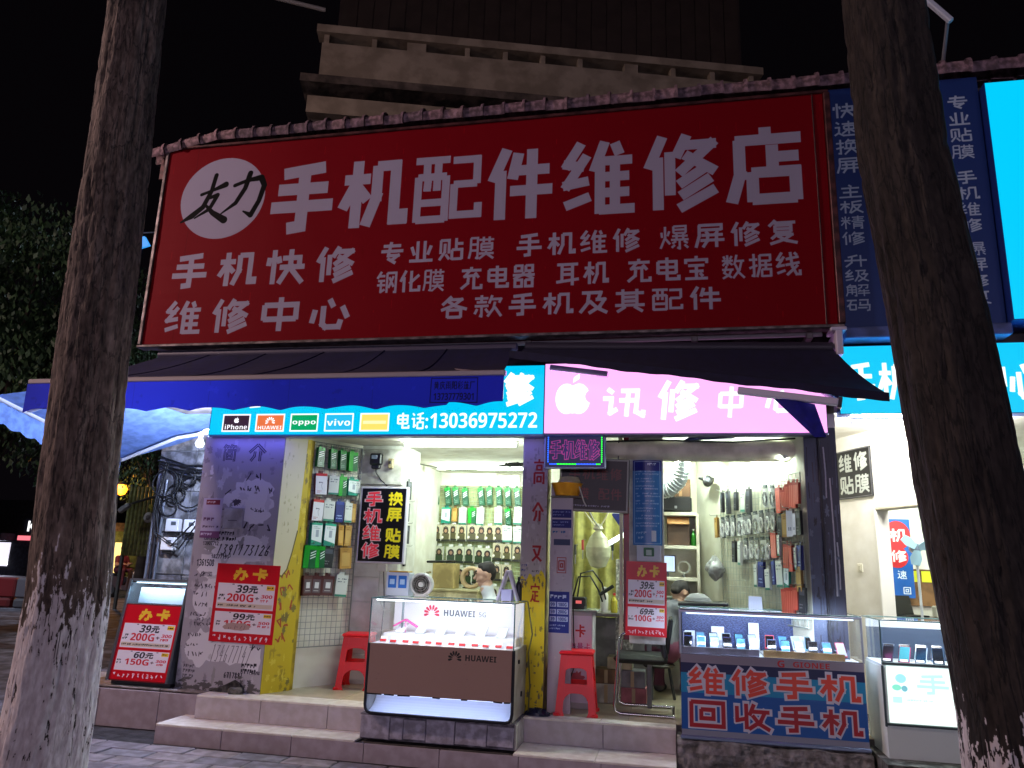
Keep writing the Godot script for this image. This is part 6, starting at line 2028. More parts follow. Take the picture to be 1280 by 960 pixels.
	cv.text("办卡", 0.05, 0.52, 0.27, 0.63, 0.14, Color(0.75, 0.1, 0.16), 0.25)
	cv.text("超大流量卡", 0.01, 0.4, 0.31, 0.48, 0.11, Color(0.7, 0.2, 0.45), 0.08)
	cv.rect(0, 0.3, 0.32, 0.36, Color(0.66, 0.6, 0.74))
	cv.fine(0.08, 0.31, 0.24, 0.35, 1, Color(0.1, 0.1, 0.12), rng, 0.8)
	blot(cv, 0.13, 0.17, 0.06, 0.05, Color(0.8, 0.5, 0.1), 0.3)
	blot(cv, 0.19, 0.2, 0.06, 0.05, Color(0.72, 0.3, 0.35), 0.3)
	panel(cab, "poster", -0.16, 0.05, 0.16, 0.75, 0.083, printed(cv.tex(), 0.4))
	part(cab, "cable", B.new().tube([Vector3(0.0, 0.8, 0.1), Vector3(0.005, 0.6, 0.095), Vector3(0.02, 0.35, 0.095), Vector3(-0.03, 0.2, 0.1)], 0.005, 6), mat(Color(0.12, 0.12, 0.12)))
	# desk with clutter
	var dk := thing("work_desk", "narrow grey work desk in the middle shop", "desk", Vector3(-0.5, FLOOR, -0.85))
	part(dk, "desk_top", B.new().cbox(Vector3(0, 0.75, 0), Vector3(0.62, 0.03, 0.5), 0.005), worn(Color(0.5, 0.48, 0.45), 0.5))
	for x in [-0.28, 0.28]:
		for zz in [-0.22, 0.22]:
			part(dk, "leg", B.new().cbox(Vector3(x, 0.366, zz), Vector3(0.04, 0.732, 0.04), 0.006), mat(Color(0.4, 0.4, 0.42), 0.4))
	part(dk, "back_board", B.new().cbox(Vector3(0, 0.4, -0.21), Vector3(0.52, 0.6, 0.015), 0.003), worn(Color(0.55, 0.54, 0.55), 0.6))
	var ty := FLOOR + 0.766
	var th := thing("thermos", "white thermos standing on the work desk", "thermos", Vector3(-0.62, ty, -0.72))
	part(th, "flask", B.new().lathe(Vector3.ZERO, [[0.001, 0], [0.035, 0.0], [0.037, 0.01], [0.037, 0.15], [0.03, 0.17], [0.001, 0.17]], 16), mat(Color(0.85, 0.84, 0.8), 0.3))
	part(th, "cap", B.new().lathe(Vector3(0, 0.17, 0), [[0.028, 0], [0.028, 0.04], [0.02, 0.05], [0.001, 0.05]], 16), mat(Color(0.7, 0.7, 0.68), 0.3))
	for k in 3:
		var bt := thing("bottle", "%s bottle on the work desk, %s right of the white thermos" % [["yellow", "clear", "pale"][k], nth(k)], "bottle", Vector3(-0.53 + k * 0.07, ty, -0.72 - 0.04 * k), "bottles on the work desk")
		part(bt, "bottle_body", B.new().lathe(Vector3.ZERO, [[0.001, 0], [0.028, 0.0], [0.03, 0.01], [0.03, 0.1], [0.012, 0.135], [0.012, 0.15]], 14), mat([Color(0.75, 0.7, 0.2), Color(0.7, 0.7, 0.66), Color(0.8, 0.76, 0.66)][k], 0.25))
		part(bt, "cap", B.new().lathe(Vector3(0, 0.15, 0), [[0.014, 0], [0.014, 0.02], [0.001, 0.022]], 12), mat([Color(0.8, 0.15, 0.1), Color(0.15, 0.3, 0.6), Color(0.2, 0.2, 0.2)][k], 0.4))
	var pd := thing("soldering_station", "black soldering station with red digits on the white cabinet", "soldering station", Vector3(-0.83, FLOOR + 0.8, -0.45))
	part(pd, "case", B.new().cbox(Vector3(0, 0.05, 0), Vector3(0.15, 0.1, 0.16), 0.008), mat(Color(0.05, 0.05, 0.06), 0.4))
	part(pd, "red_display", B.new().cbox(Vector3(0.02, 0.06, 0.081), Vector3(0.05, 0.025, 0.004), 0.001), glow(Color(0.9, 0.05, 0.05), 0.8))
	part(pd, "hose", B.new().tube([Vector3(0.0, 0.1, 0.0), Vector3(0.02, 0.3, -0.05), Vector3(0.12, 0.33, -0.1), Vector3(0.2, 0.22, -0.15), Vector3(0.23, 0.08, -0.2)], 0.008, 6), mat(Color(0.05, 0.05, 0.05), 0.5))
	part(pd, "hose", B.new().tube([Vector3(-0.04, 0.1, 0.0), Vector3(0.0, 0.27, -0.05), Vector3(0.1, 0.28, -0.1), Vector3(0.17, 0.16, -0.15), Vector3(0.2, 0.06, -0.2)], 0.008, 6), mat(Color(0.05, 0.05, 0.05), 0.5))
	part(pd, "handle", B.new().tube([Vector3(0.18, 0.12, -0.12), Vector3(0.3, 0.2, -0.16)], 0.016, 8), mat(Color(0.06, 0.06, 0.06), 0.5))
	# net bag hung by strings
	var bag := thing("net_bag", "pale plastic bag hanging by strings in the middle shop", "bag", Vector3(-0.68, 1.8, -0.75))
	part(bag, "bag", B.new().lathe(Vector3(0, -0.2, 0), [[0.001, -0.11], [0.07, -0.09], [0.11, 0.0], [0.115, 0.08], [0.08, 0.17], [0.03, 0.23], [0.02, 0.25]], 16), cloth(Color(0.8, 0.8, 0.66), Color(0.5, 0.5, 0.5), 0.4))
	for x in [-0.2, 0.16]:
		part(bag, "string", B.new().tube([Vector3(0, 0.04, 0), Vector3(x, 0.3, 0.1), Vector3(x * 1.2, 0.84, 0.1)], 0.007, 6), mat(Color(0.85, 0.83, 0.74)))
	part(bag, "knot", B.new().lathe(Vector3(0, 0.02, 0), [[0.01, 0], [0.05, 0.03], [0.03, 0.07], [0.001, 0.08]], 10), cloth(Color(0.85, 0.84, 0.74), Color(0.4, 0.4, 0.4)))
	var cur := thing("yellow_curtain", "pale yellow curtain at the back of the middle shop", "curtain", Vector3(-0.72, FLOOR, -1.7))
	part(cur, "cloth", sheet(func(a, v): return Vector3(lerpf(-0.3, 0.22, a), lerpf(0.02, 1.75, v), 0.035 * sin(a * 22.0)), 40, 2), cloth(Color(0.74, 0.72, 0.42), Color(0.4, 0.4, 0.3)))
	part(cur, "rail", B.new().tube([Vector3(-0.36, 1.76, 0), Vector3(0.28, 1.76, 0)], 0.01, 8), mat(Color(0.6, 0.6, 0.6), 0.4, 0.6))
	var bl := thing("blue_folder", "dark blue folder leaning behind the dark box sign", "folder", Vector3(-0.45, 1.93, -1.2))
	part(bl, "cover", B.new().cbox(Vector3.ZERO, Vector3(0.14, 0.3, 0.03), 0.004, Basis(Vector3.BACK, 0.6)), mat(Color(0.08, 0.12, 0.42), 0.4))
	part(bl, "string", B.new().tube([Vector3(0, 0.1, 0), Vector3(0.02, 0.7, 0.0)], 0.005, 5), mat(Color(0.3, 0.3, 0.3)))
	# chair with chrome frame
	var ch := thing("office_chair", "black visitor chair with bent chrome frame in the middle shop", "chair", Vector3(-0.28, FLOOR, -0.42))
	var chrome := mat(Color(0.8, 0.8, 0.8), 0.12, 1.0)
	var blk := mat(Color(0.03, 0.03, 0.035), 0.5)
	for zz in [0.22, -0.24]:
		part(ch, "frame_tube", B.new().tube([Vector3(0.26, 0.014, zz), Vector3(-0.16, 0.014, zz), Vector3(-0.2, 0.03, zz), Vector3(-0.21, 0.07, zz), Vector3(-0.17, 0.58, zz), Vector3(-0.155, 0.62, zz), Vector3(-0.12, 0.64, zz), Vector3(0.1, 0.645, zz), Vector3(0.15, 0.63, zz), Vector3(0.17, 0.58, zz)], 0.0125, 10), chrome)
		part(ch, "armrest", B.new().tube([Vector3(0.12, 0.66, zz), Vector3(0.17, 0.63, zz), Vector3(0.185, 0.54, zz), Vector3(0.2, 0.46, zz)], 0.022, 8), blk)
	part(ch, "arm_pad", B.new().cbox(Vector3(-0.05, 0.665, -0.24), Vector3(0.24, 0.03, 0.05), 0.012), blk)
	part(ch, "frame_tube", B.new().tube([Vector3(0.26, 0.014, 0.22), Vector3(0.26, 0.014, -0.24)], 0.0125, 10), chrome)
	part(ch, "seat", B.new().cbox(Vector3(0.0, 0.43, -0.01), Vector3(0.44, 0.07, 0.43), 0.03), blk)
	part(ch, "backrest", B.new().cbox(Vector3(0.23, 0.62, -0.01), Vector3(0.04, 0.3, 0.4), 0.018, Basis(Vector3.BACK, -0.15)), blk)
	# second person, bent over the bench at the back
	var pe := thing("person", "dark-haired person in maroon bending over the bench behind the chair", "person", Vector3(-0.05, FLOOR, -1.2))
	seated(pe, Vector3(-0.1, 0.43, 0.05), Vector3(0.3, 0, -0.95).normalized(), 0.5, Color(0.1, 0.1, 0.12), Color(0.14, 0.03, 0.07), Color(0.42, 0.25, 0.18), Color(0.012, 0.011, 0.011), Vector3(0.1, 0.93, -0.2), Vector3(0.35, -0.75, -0.55).normalized(), 0.0)
	var ps := thing("bench_stool", "dark round stool under the person in maroon", "stool", Vector3(-0.16, FLOOR, -1.14))
	part(ps, "seat", B.new().lathe(Vector3(0, 0.3, 0), [[0.001, -0.02], [0.14, -0.02], [0.16, 0.0], [0.14, 0.02], [0.001, 0.022]], 18), mat(Color(0.1, 0.05, 0.05), 0.5))
	for k in 3:
		part(ps, "leg", B.new().tube([Vector3(cos(k * 2.1) * 0.15, 0, sin(k * 2.1) * 0.15), Vector3(cos(k * 2.1) * 0.1, 0.29, sin(k * 2.1) * 0.1)], 0.014, 8), mat(Color(0.2, 0.2, 0.2), 0.4))
	# shelf unit at the back
	var sh := thing("shelf_unit", "cream shelf unit at the back of the middle shop", "shelf", Vector3(-0.06, FLOOR, -1.65))
	var cream := worn(Color(0.84, 0.82, 0.74), 0.5, 0.9)
	for x in [-0.3, 0.3]:
		part(sh, "upright", B.new().cbox(Vector3(x, 0.86, 0), Vector3(0.03, 1.72, 0.3), 0.004), cream)
	for y in [0.78, 1.07, 1.38, 1.71]:
		part(sh, "shelf_board", B.new().cbox(Vector3(0, y, 0), Vector3(0.57, 0.035, 0.3), 0.004), cream)
	part(sh, "back_panel", B.new().cbox(Vector3(0, 0.86, -0.155), Vector3(0.62, 1.72, 0.01), 0.002), cream)
	var bxs := thing("black_case", "black tool case on top of the cream shelf", "case", Vector3(-0.02, FLOOR + 1.7275, -1.63))
	part(bxs, "case", B.new().cbox(Vector3(0, 0.08, 0), Vector3(0.42, 0.16, 0.24), 0.02), mat(Color(0.03, 0.03, 0.035), 0.45))
	part(bxs, "latch", B.new().cbox(Vector3(0.05, 0.05, 0.123), Vector3(0.025, 0.025, 0.008), 0.002), mat(Color(0.6, 0.6, 0.6), 0.3, 0.8))
	var kb := thing("brown_carton", "brown carton standing on the black tool case", "carton", Vector3(0.08, FLOOR + 1.888, -1.66))
	part(kb, "carton", B.new().cbox(Vector3(0, 0.09, 0), Vector3(0.2, 0.18, 0.18), 0.004), worn(Color(0.42, 0.3, 0.2), 0.8))
	part(kb, "tape", B.new().cbox(Vector3(0, 0.09, 0.0915), Vector3(0.03, 0.17, 0.002), 0.0005), mat(Color(0.55, 0.42, 0.28), 0.3))
	var ob := thing("wooden_box", "open wooden box on the shelf under the black case", "box", Vector3(0.05, FLOOR + 1.3975, -1.62))
	part(ob, "box_body", B.new().cbox(Vector3(0, 0.11, 0), Vector3(0.22, 0.22, 0.18), 0.004), worn(Color(0.32, 0.22, 0.16), 0.7))
	part(ob, "open_flap", B.new().cbox(Vector3(0, 0.25, 0.06), Vector3(0.22, 0.01, 0.16), 0.002, Basis(Vector3.RIGHT, 0.5)), worn(Color(0.75, 0.55, 0.36), 0.7))
	var gb := thing("green_bottle", "small green bottle beside the wooden box on the shelf", "bottle", Vector3(0.2, FLOOR + 1.3975, -1.6))
	part(gb, "bottle_body", B.new().lathe(Vector3.ZERO, [[0.001, 0], [0.025, 0], [0.025, 0.1], [0.01, 0.13], [0.01, 0.15]], 14), mat(Color(0.15, 0.5, 0.1), 0.3))
	part(gb, "cap", B.new().lathe(Vector3(0, 0.15, 0), [[0.012, 0], [0.012, 0.018], [0.001, 0.02]], 10), mat(Color(0.9, 0.9, 0.85), 0.4))
	var mo := thing("small_monitor", "small monitor with pale blue screen on the shelf", "monitor", Vector3(-0.1, FLOOR + 1.0875, -1.58))
	part(mo, "bezel", B.new().cbox(Vector3(0, 0.13, 0), Vector3(0.24, 0.17, 0.02), 0.005), mat(Color(0.2, 0.2, 0.22), 0.4))
	part(mo, "glowing_screen", B.new().cbox(Vector3(0, 0.13, 0.0115), Vector3(0.22, 0.15, 0.003), 0.001), glow(Color(0.55, 0.7, 0.95), 0.75))
	part(mo, "stand", B.new().cbox(Vector3(0, 0.025, 0), Vector3(0.1, 0.05, 0.06), 0.005), mat(Color(0.2, 0.2, 0.22), 0.4))
	var mg := thing("magnifier", "round grey magnifier beside the small monitor", "magnifier", Vector3(0.1, FLOOR + 1.0875, -1.58))
	part(mg, "ring", B.new().lathe(Vector3(0, 0.1, 0), [[0.05, -0.012], [0.065, -0.012], [0.065, 0.012], [0.05, 0.012], [0.05, -0.012]], 18, Basis(Vector3.RIGHT, PI / 2)), mat(Color(0.6, 0.6, 0.55), 0.4))
	part(mg, "stand", B.new().tube([Vector3(0, 0.0, 0), Vector3(0, 0.04, 0)], 0.012, 8), mat(Color(0.4, 0.4, 0.4), 0.4))
	var pp := thing("paper_pile", "pile of white papers and parts on the lowest shelf", "papers", Vector3(0.02, FLOOR + 0.7975, -1.56))
	for k in 6:
		part(pp, "sheet", B.new().cbox(Vector3(rng.randf_range(-0.06, 0.06), 0.01 + 0.018 * k, rng.randf_range(-0.02, 0.03)), Vector3(0.26, 0.012, 0.18), 0.002, Basis(Vector3.UP, rng.randf_range(-0.3, 0.3))), mat([Color(0.82, 0.82, 0.8), Color(0.3, 0.36, 0.32), Color(0.7, 0.74, 0.72)][k % 3], 0.6))
	var wd := thing("speckled_board", "speckled white board leaning at the back of the middle shop", "board", Vector3(-0.46, FLOOR, -1.05))
	part(wd, "panel", B.new().cbox(Vector3(0, 0.62, 0), Vector3(0.16, 1.24, 0.03), 0.004, Basis(Vector3.RIGHT, -0.04)), worn(Color(0.82, 0.82, 0.78), 0.5, 0.6, 4.0))
	part(wd, "handle", B.new().cbox(Vector3(-0.05, 0.7, 0.02), Vector3(0.012, 0.1, 0.02), 0.003), mat(Color(0.5, 0.5, 0.5), 0.3, 0.8))
	for k in 5:
		var bx2 := thing("parcel", ["white parcel at the foot of the heap under the desk", "pink parcel beside the white one under the desk", "brown parcel on the white one under the desk", "grey parcel on the pink one under the desk", "small cream parcel topping the heap under the desk"][k], "parcel", Vector3([-0.6, -0.36, -0.6, -0.37, -0.48][k], FLOOR + [0.002, 0.002, 0.163, 0.143, 0.29][k], -0.8), "parcels under the work desk")
		part(bx2, "carton", B.new().cbox(Vector3(0, [0.08, 0.07, 0.06, 0.07, 0.05][k], 0), Vector3(0.22, [0.16, 0.14, 0.12, 0.14, 0.1][k], 0.2), 0.004), worn([Color(0.78, 0.77, 0.74), Color(0.68, 0.4, 0.44), Color(0.5, 0.38, 0.26), Color(0.5, 0.5, 0.52), Color(0.74, 0.7, 0.58)][k], 0.7))
		part(bx2, "tape", B.new().cbox(Vector3(0, [0.08, 0.07, 0.06, 0.07, 0.05][k], 0.1015), Vector3(0.03, [0.15, 0.13, 0.11, 0.13, 0.09][k], 0.002), 0.0005), mat(Color(0.62, 0.54, 0.4), 0.3))
	for k in 6:
		var tl := thing("hand_tool", "%s hanging on the back wall above the desk, %s from the left" % [["black pliers", "red screwdriver", "grey spanner", "black cutter", "yellow screwdriver", "dark hot-air nozzle"][k], nth(k)], "tool", Vector3(-0.98 + k * 0.075, 1.62 + 0.05 * (k % 2), -1.45), "tools hanging over the desk")
		part(tl, "handle", B.new().tube([Vector3(0, 0.1, 0), Vector3(0.004, 0.0, 0.01)], 0.013, 8), mat([Color(0.05, 0.05, 0.05), Color(0.6, 0.08, 0.08), Color(0.4, 0.4, 0.42), Color(0.06, 0.06, 0.06), Color(0.7, 0.6, 0.1), Color(0.12, 0.12, 0.14)][k], 0.4))
		part(tl, "tip", B.new().tube([Vector3(0.004, 0.0, 0.01), Vector3(0.004, -0.09, 0.012)], 0.006, 6), mat(Color(0.6, 0.6, 0.62), 0.3, 0.8))
		part(tl, "hook", B.new().tube([Vector3(0, 0.1, 0), Vector3(0, 0.12, -0.39)], 0.003, 5), mat(Color(0.5, 0.5, 0.5), 0.3, 0.8))
	# silver duct
	var du := thing("silver_duct", "ribbed silver air duct curving down from the middle shop's ceiling", "duct", Vector3(0, 0, 0))
	var pth := []
	var cpts := [Vector3(0.1, 2.62, -1.25), Vector3(0.1, 2.5, -1.26), Vector3(0.07, 2.38, -1.3), Vector3(-0.02, 2.29, -1.36), Vector3(-0.13, 2.27, -1.42)]
	var cu := Curve3D.new()
	for i in cpts.size():
		var tn: Vector3 = (cpts[mini(i + 1, 4)] - cpts[maxi(i - 1, 0)]) / 6.0
		cu.add_point(cpts[i], -tn, tn)
	var hose := B.new()
	hose.tube(Array(cu.get_baked_points()), 0.075, 16)
	part(du, "hose", hose, mat(Color(0.62, 0.64, 0.66), 0.35, 0.7))
	var len := cu.get_baked_length()
	for k in 15:
		var at := cu.sample_baked(len * (k + 0.5) / 15.0)
		var tg := (cu.sample_baked(minf(len, len * (k + 0.7) / 15.0)) - cu.sample_baked(len * (k + 0.3) / 15.0)).normalized()
		var xx := tg.cross(Vector3.BACK).normalized()
		var yy := tg.cross(xx)
		var ring := []
		for i in 17:
			ring.append(at + (xx * cos(TAU * i / 16.0) + yy * sin(TAU * i / 16.0)) * 0.078)
		part(du, "rib", B.new().tube(ring, 0.006, 6, -1.0, false), mat(Color(0.7, 0.72, 0.74), 0.3, 0.7))
	# wall camera
	var wf := thing("wall_camera", "black camera on a bracket high on the middle shop's right wall", "camera", wall.call(1.52, 2.37, 0.1))
	part(wf, "body", B.new().lathe(Vector3.ZERO, [[0.001, -0.05], [0.045, -0.05], [0.05, 0.0], [0.045, 0.05], [0.03, 0.055], [0.001, 0.055]], 16, Basis(Vector3.RIGHT, PI / 2 - 0.2)), mat(Color(0.04, 0.04, 0.045), 0.4))
	part(wf, "lens", B.new().lathe(Vector3(0, 0.008, 0.052), [[0.001, 0.0], [0.022, 0.0], [0.022, 0.012], [0.001, 0.014]], 12, Basis(Vector3.RIGHT, PI / 2 - 0.2)), mat(Color(0.35, 0.36, 0.4), 0.2))
	part(wf, "bracket", B.new().tube([Vector3(0, 0, 0), Vector3(-0.08, 0.03, -0.02), Vector3(0.06, 0.04, -0.09)], 0.012, 8), mat(Color(0.06, 0.06, 0.06), 0.5))
	# goods on the right wall
	wire_grid("white wire grid on the right wall of the middle shop", wall.call(1.4, 1.1, 0.03), bs, 1.38, 1.2, 0.055, mat(Color(0.66, 0.68, 0.62), 0.4, 0.3))
	var white := Color(0.88, 0.88, 0.86)
	var black := Color(0.05, 0.05, 0.06)
	var rows := [
		["top row", [[1.309, 2.15, "charcoal"], [1.196, 2.142, "charcoal"], [1.04, 2.145, "charcoal"], [0.905, 2.15, "white"], [0.804, 2.142, "charcoal"], [0.53, 2.136, "c"], [0.414, 2.127, "c"], [0.304, 2.092, "orange"], [0.23, 2.1, "orange"], [0.16, 2.115, "orange"], [0.095, 2.12, "orange"], [0.035, 2.12, "orange"]]],
		["second row", [[1.441, 1.913, "kraft"], [1.326, 1.901, "w"], [1.228, 1.912, "w"], [1.119, 1.907, "w"], [0.998, 1.91, "c"], [0.909, 1.913, "w"], [0.822, 1.917, "w"], [0.71, 1.919, "c"], [0.615, 1.922, "w"], [0.509, 1.924, "w"], [0.419, 1.926, "w"], [0.3, 1.885, "charcoal"], [0.225, 1.89, "kraft"], [0.15, 1.892, "lavender"], [0.085, 1.89, "lavender"], [0.03, 1.887, "charcoal"]]],
		["third row", [[1.105, 1.682, "charcoal"], [1.0, 1.681, "white"], [0.897, 1.694, "w"], [0.797, 1.7, "w"], [0.701, 1.692, "w"], [0.607, 1.698, "c"], [0.516, 1.696, "w"], [0.41, 1.734, "orange"], [0.335, 1.733, "white"], [0.232, 1.636, "orange"], [0.165, 1.63, "orange"], [0.1, 1.629, "white"], [0.038, 1.641, "navy"]]],
		["fourth row", [[0.725, 1.489, "white"], [0.637, 1.497, "navy"], [0.536, 1.466, "white"], [0.432, 1.494, "navy"], [0.344, 1.515, "white"], [0.24, 1.48, "teal"], [0.06, 1.47, "kraft"]]],
		["bottom row", [[0.286, 1.3, "orange"], [0.204, 1.3, "orange"], [0.125, 1.3, "orange"], [0.035, 1.3, "charcoal"]]],
	]
	var called := {"charcoal": "charcoal", "white": "white", "orange": "orange-red", "kraft": "yellow-brown", "lavender": "pale lavender", "navy": "navy blue", "teal": "teal and white"}
	for r in rows:
		for i in r[1].size():
			var e: Array = r[1][i]
			var at: Vector3 = wall.call(e[0], e[1], 0.04)
			if e[2] == "w" or e[2] == "c":
				cable_bag("%s coiled cable in a bag, %s from the back in the right wall's %s" % ["white" if e[2] == "w" else "black", nth(i), r[0]], at, bs, white if e[2] == "w" else black)
			else:
				package("hanging_pouch", "%s pouch, %s from the back in the %s on the right wall" % [called[e[2]], nth(i), r[0]], "goods on the right wall grid", e[2], at + Vector3(0, rng.randf_range(-0.02, 0.012), 0), bs, [0.07, 0.085, 0.062][i % 3], [0.19, 0.17, 0.21][(i * 2) % 3], 0.025, rng.randf_range(-0.04, 0.04))
	var gbag := thing("grey_bag", "crumpled grey plastic bag hanging at the right wall grid's back end", "bag", wall.call(1.45, 1.53, 0.08))
	var lump := B.new()
	var nz := FastNoiseLite.new()
	nz.seed = 3
	nz.frequency = 9.0
	var lf := func(a: float, v: float) -> Vector3:
		var th2 := a * TAU
		var rr := [0.02, 0.05, 0.085, 0.09, 0.06, 0.01]
		var f := v * 5.0
		var i := mini(int(f), 4)
		var rad: float = lerpf(rr[5 - i], rr[4 - i], f - i) * (1.0 + 0.5 * nz.get_noise_3d(cos(th2) * 0.1, v * 0.25, sin(th2) * 0.1))
		return Vector3(cos(th2) * rad, -0.12 + v * 0.24, -sin(th2) * rad)
	part(gbag, "bag", sheet(lf, 24, 14), mat(Color(0.5, 0.5, 0.5), 0.3))
	part(gbag, "hook", B.new().tube([Vector3(0, 0.11, 0), Vector3(0, 0.14, -0.06)], 0.004, 5), mat(Color(0.6, 0.6, 0.6), 0.3, 0.8))


# ---------------------------------------------------------------- right shop
func shop_right():
	fluorescent("bright tube at the front of the right shop beside the palm", Vector3(1.45, 2.73, -0.14), Vector3(2.6, 2.73, -0.14), Vector3(0, -1, -0.4), 17.0, Color(1, 1, 1))
	fluorescent("tube on the ceiling of the room behind the right shop", Vector3(2.2, 2.74, -2.2), Vector3(3.3, 2.74, -2.2), Vector3.DOWN, 5.5)
	var u := Vector3(0.3697, 0, 0.9292)
	var n := Vector3(-0.9292, 0, 0.3697)
	var bs := Basis(u, Vector3.UP, n)
	var p0 := Vector3(1.948, 0, -0.3)
	var s := thing("black_sign", "black board with four pale grey characters in the right shop", "sign", p0 - u * 0.8 + n * 0.012 + Vector3.UP * 2.42)
	s.basis = bs
	var cv := Cv.new(0, 0, 0.5, 0.44, 600, Color(0.05, 0.05, 0.05))
	var g := Color(0.66, 0.68, 0.64)
	cv.text("维修", 0.03, 0.235, 0.47, 0.415, 0.15, g, 0.08)
	cv.text("贴膜", 0.03, 0.03, 0.47, 0.21, 0.15, g, 0.08)
	cv.frame(0, 0, 0.5, 0.44, 0.007, Color(0.4, 0.4, 0.4))
	panel(s, "printed_face", -0.25, -0.22, 0.25, 0.22, 0.009, printed(cv.tex(), 0.4))
	part(s, "board", B.new().cbox(Vector3.ZERO, Vector3(0.51, 0.45, 0.016), 0.003), mat(Color(0.1, 0.1, 0.1), 0.5))
	var sw := thing("wall_switch", "small switch plate on the right shop's white wall", "switch", p0 - u * 0.82 + n * 0.008 + Vector3.UP * 1.574)
	sw.basis = bs
	part(sw, "plate", B.new().cbox(Vector3.ZERO, Vector3(0.075, 0.075, 0.012), 0.004), mat(Color(0.8, 0.78, 0.7), 0.4))
	part(sw, "rocker", B.new().cbox(Vector3(0, 0, 0.008), Vector3(0.03, 0.045, 0.006), 0.002), mat(Color(0.7, 0.68, 0.6), 0.4))
	# door frame
	var df := thing("door_frame", "white door frame in the right shop's slanting wall", "door frame", p0)
	df.basis = bs
	part(df, "jamb", B.new().cbox(Vector3(-0.556, 1.22, -0.05), Vector3(0.04, 1.75, 0.13), 0.006), mat(Color(0.82, 0.81, 0.76), 0.5))
	part(df, "head", B.new().cbox(Vector3(-0.13, 2.085, -0.05), Vector3(0.81, 0.03, 0.13), 0.006), mat(Color(0.74, 0.71, 0.62), 0.5))
	# things in the room behind
	var st := thing("blue_banner", "upright blue banner with red and white lettering in the back room", "banner", Vector3(2.49, FLOOR, -3.0))
	cv = Cv.new(0, 0, 0.24, 0.86, 500, Color(0.05, 0.35, 0.68))
	cv.disc(0.1, 0.68, 0.14, 0.16, Color(0.8, 0.14, 0.16))
	cv.disc(0.08, 0.44, 0.12, 0.12, Color(0.8, 0.14, 0.16))
	cv.glyph(G["机"], 0.02, 0.6, 0.2, 0.76, 0.14, Color(0.92, 0.9, 0.9))
	cv.glyph(G["修"], 0.02, 0.38, 0.19, 0.52, 0.14, Color(0.92, 0.9, 0.9))
	cv.glyph(G["速"], 0.07, 0.2, 0.17, 0.3, 0.12, Color(0.9, 0.92, 0.95))
	cv.glyph(G["回"], 0.12, 0.04, 0.2, 0.12, 0.12, Color(0.9, 0.92, 0.95))
	panel(st, "printed_sheet", -0.12, 0.94, 0.12, 1.8, 0.012, printed(cv.tex(), 0.5))
	part(st, "pole", B.new().tube([Vector3(0, 0, 0), Vector3(0, 1.8, 0)], 0.01, 8), mat(Color(0.6, 0.6, 0.6), 0.3, 0.8))
	part(st, "foot", B.new().cbox(Vector3(0, 0.015, 0), Vector3(0.26, 0.03, 0.2), 0.006), mat(Color(0.3, 0.3, 0.3), 0.5))
	var fn := thing("pedestal_fan", "pedestal fan with pale blue blades in the back room doorway", "fan", Vector3(2.5, FLOOR, -2.4))
	part(fn, "pole", B.new().tube([Vector3(0, 0.02, 0), Vector3(0, 1.42, -0.04)], 0.014, 8), mat(Color(0.7, 0.72, 0.74), 0.3))
	part(fn, "foot", B.new().lathe(Vector3.ZERO, [[0.001, 0], [0.18, 0.0], [0.17, 0.03], [0.03, 0.05]], 20), mat(Color(0.5, 0.52, 0.55), 0.4))
	part(fn, "motor", B.new().lathe(Vector3(0, 1.46, -0.06), [[0.001, -0.07], [0.05, -0.06], [0.055, 0.03], [0.035, 0.06], [0.001, 0.065]], 16, Basis(Vector3.RIGHT, PI / 2)), mat(Color(0.4, 0.45, 0.52), 0.35))
	for k in 3:
		var a := TAU * k / 3.0 + 0.4
		var bl := B.new()
		var rb := Basis(Vector3.BACK, a)
		bl.prism(PackedVector2Array([Vector2(0.02, -0.03), Vector2(0.1, -0.065), Vector2(0.17, -0.05), Vector2(0.18, 0.03), Vector2(0.11, 0.05), Vector2(0.02, 0.03)]), -0.003, 0.003, rb * Basis(Vector3.RIGHT, 0.4), Vector3(0, 1.46, 0.015))
		part(fn, "blade", bl, mat(Color(0.55, 0.68, 0.74), 0.3))
	var cd := thing("cardboard_sheet", "brown cardboard with yellow notes on the back room's wall", "cardboard", Vector3(2.75, 1.4, -3.13))
	part(cd, "cardboard", B.new().cbox(Vector3(0.0, 0, 0), Vector3(0.36, 0.4, 0.02), 0.004), worn(Color(0.5, 0.36, 0.22), 0.8))
	for k in 2:
		part(cd, "yellow_note", B.new().cbox(Vector3(-0.1 + 0.13 * k, 0.12, 0.0125), Vector3(0.11, 0.12, 0.004), 0.001), mat(Color(0.85, 0.85, 0.15), 0.5))
	var de := thing("back_room_desk", "desk in the room behind the right shop", "desk", Vector3(2.65, FLOOR, -2.75))
	part(de, "desk_top", B.new().cbox(Vector3(0, 0.74, 0), Vector3(0.9, 0.03, 0.5), 0.005), worn(Color(0.6, 0.58, 0.55), 0.5))
	for x in [-0.42, 0.42]:
		part(de, "side_panel", B.new().cbox(Vector3(x, 0.36, 0), Vector3(0.03, 0.72, 0.46), 0.004), worn(Color(0.55, 0.53, 0.5), 0.5))
	var la := thing("laptop", "black open laptop on the back room desk", "laptop", Vector3(2.45, FLOOR + 0.756, -2.68))
	la.rotation.y = 0.5
	part(la, "keyboard_half", B.new().cbox(Vector3(0, 0.01, 0), Vector3(0.32, 0.018, 0.22), 0.005), mat(Color(0.04, 0.04, 0.045), 0.4))
	part(la, "screen_half", B.new().cbox(Vector3(0, 0.11, -0.13), Vector3(0.32, 0.21, 0.012), 0.004, Basis(Vector3.RIGHT, -0.25)), mat(Color(0.03, 0.03, 0.035), 0.35))
	var pr := thing("receipt_printer", "cream receipt printer right of the black laptop", "printer", Vector3(2.78, FLOOR + 0.756, -2.7))
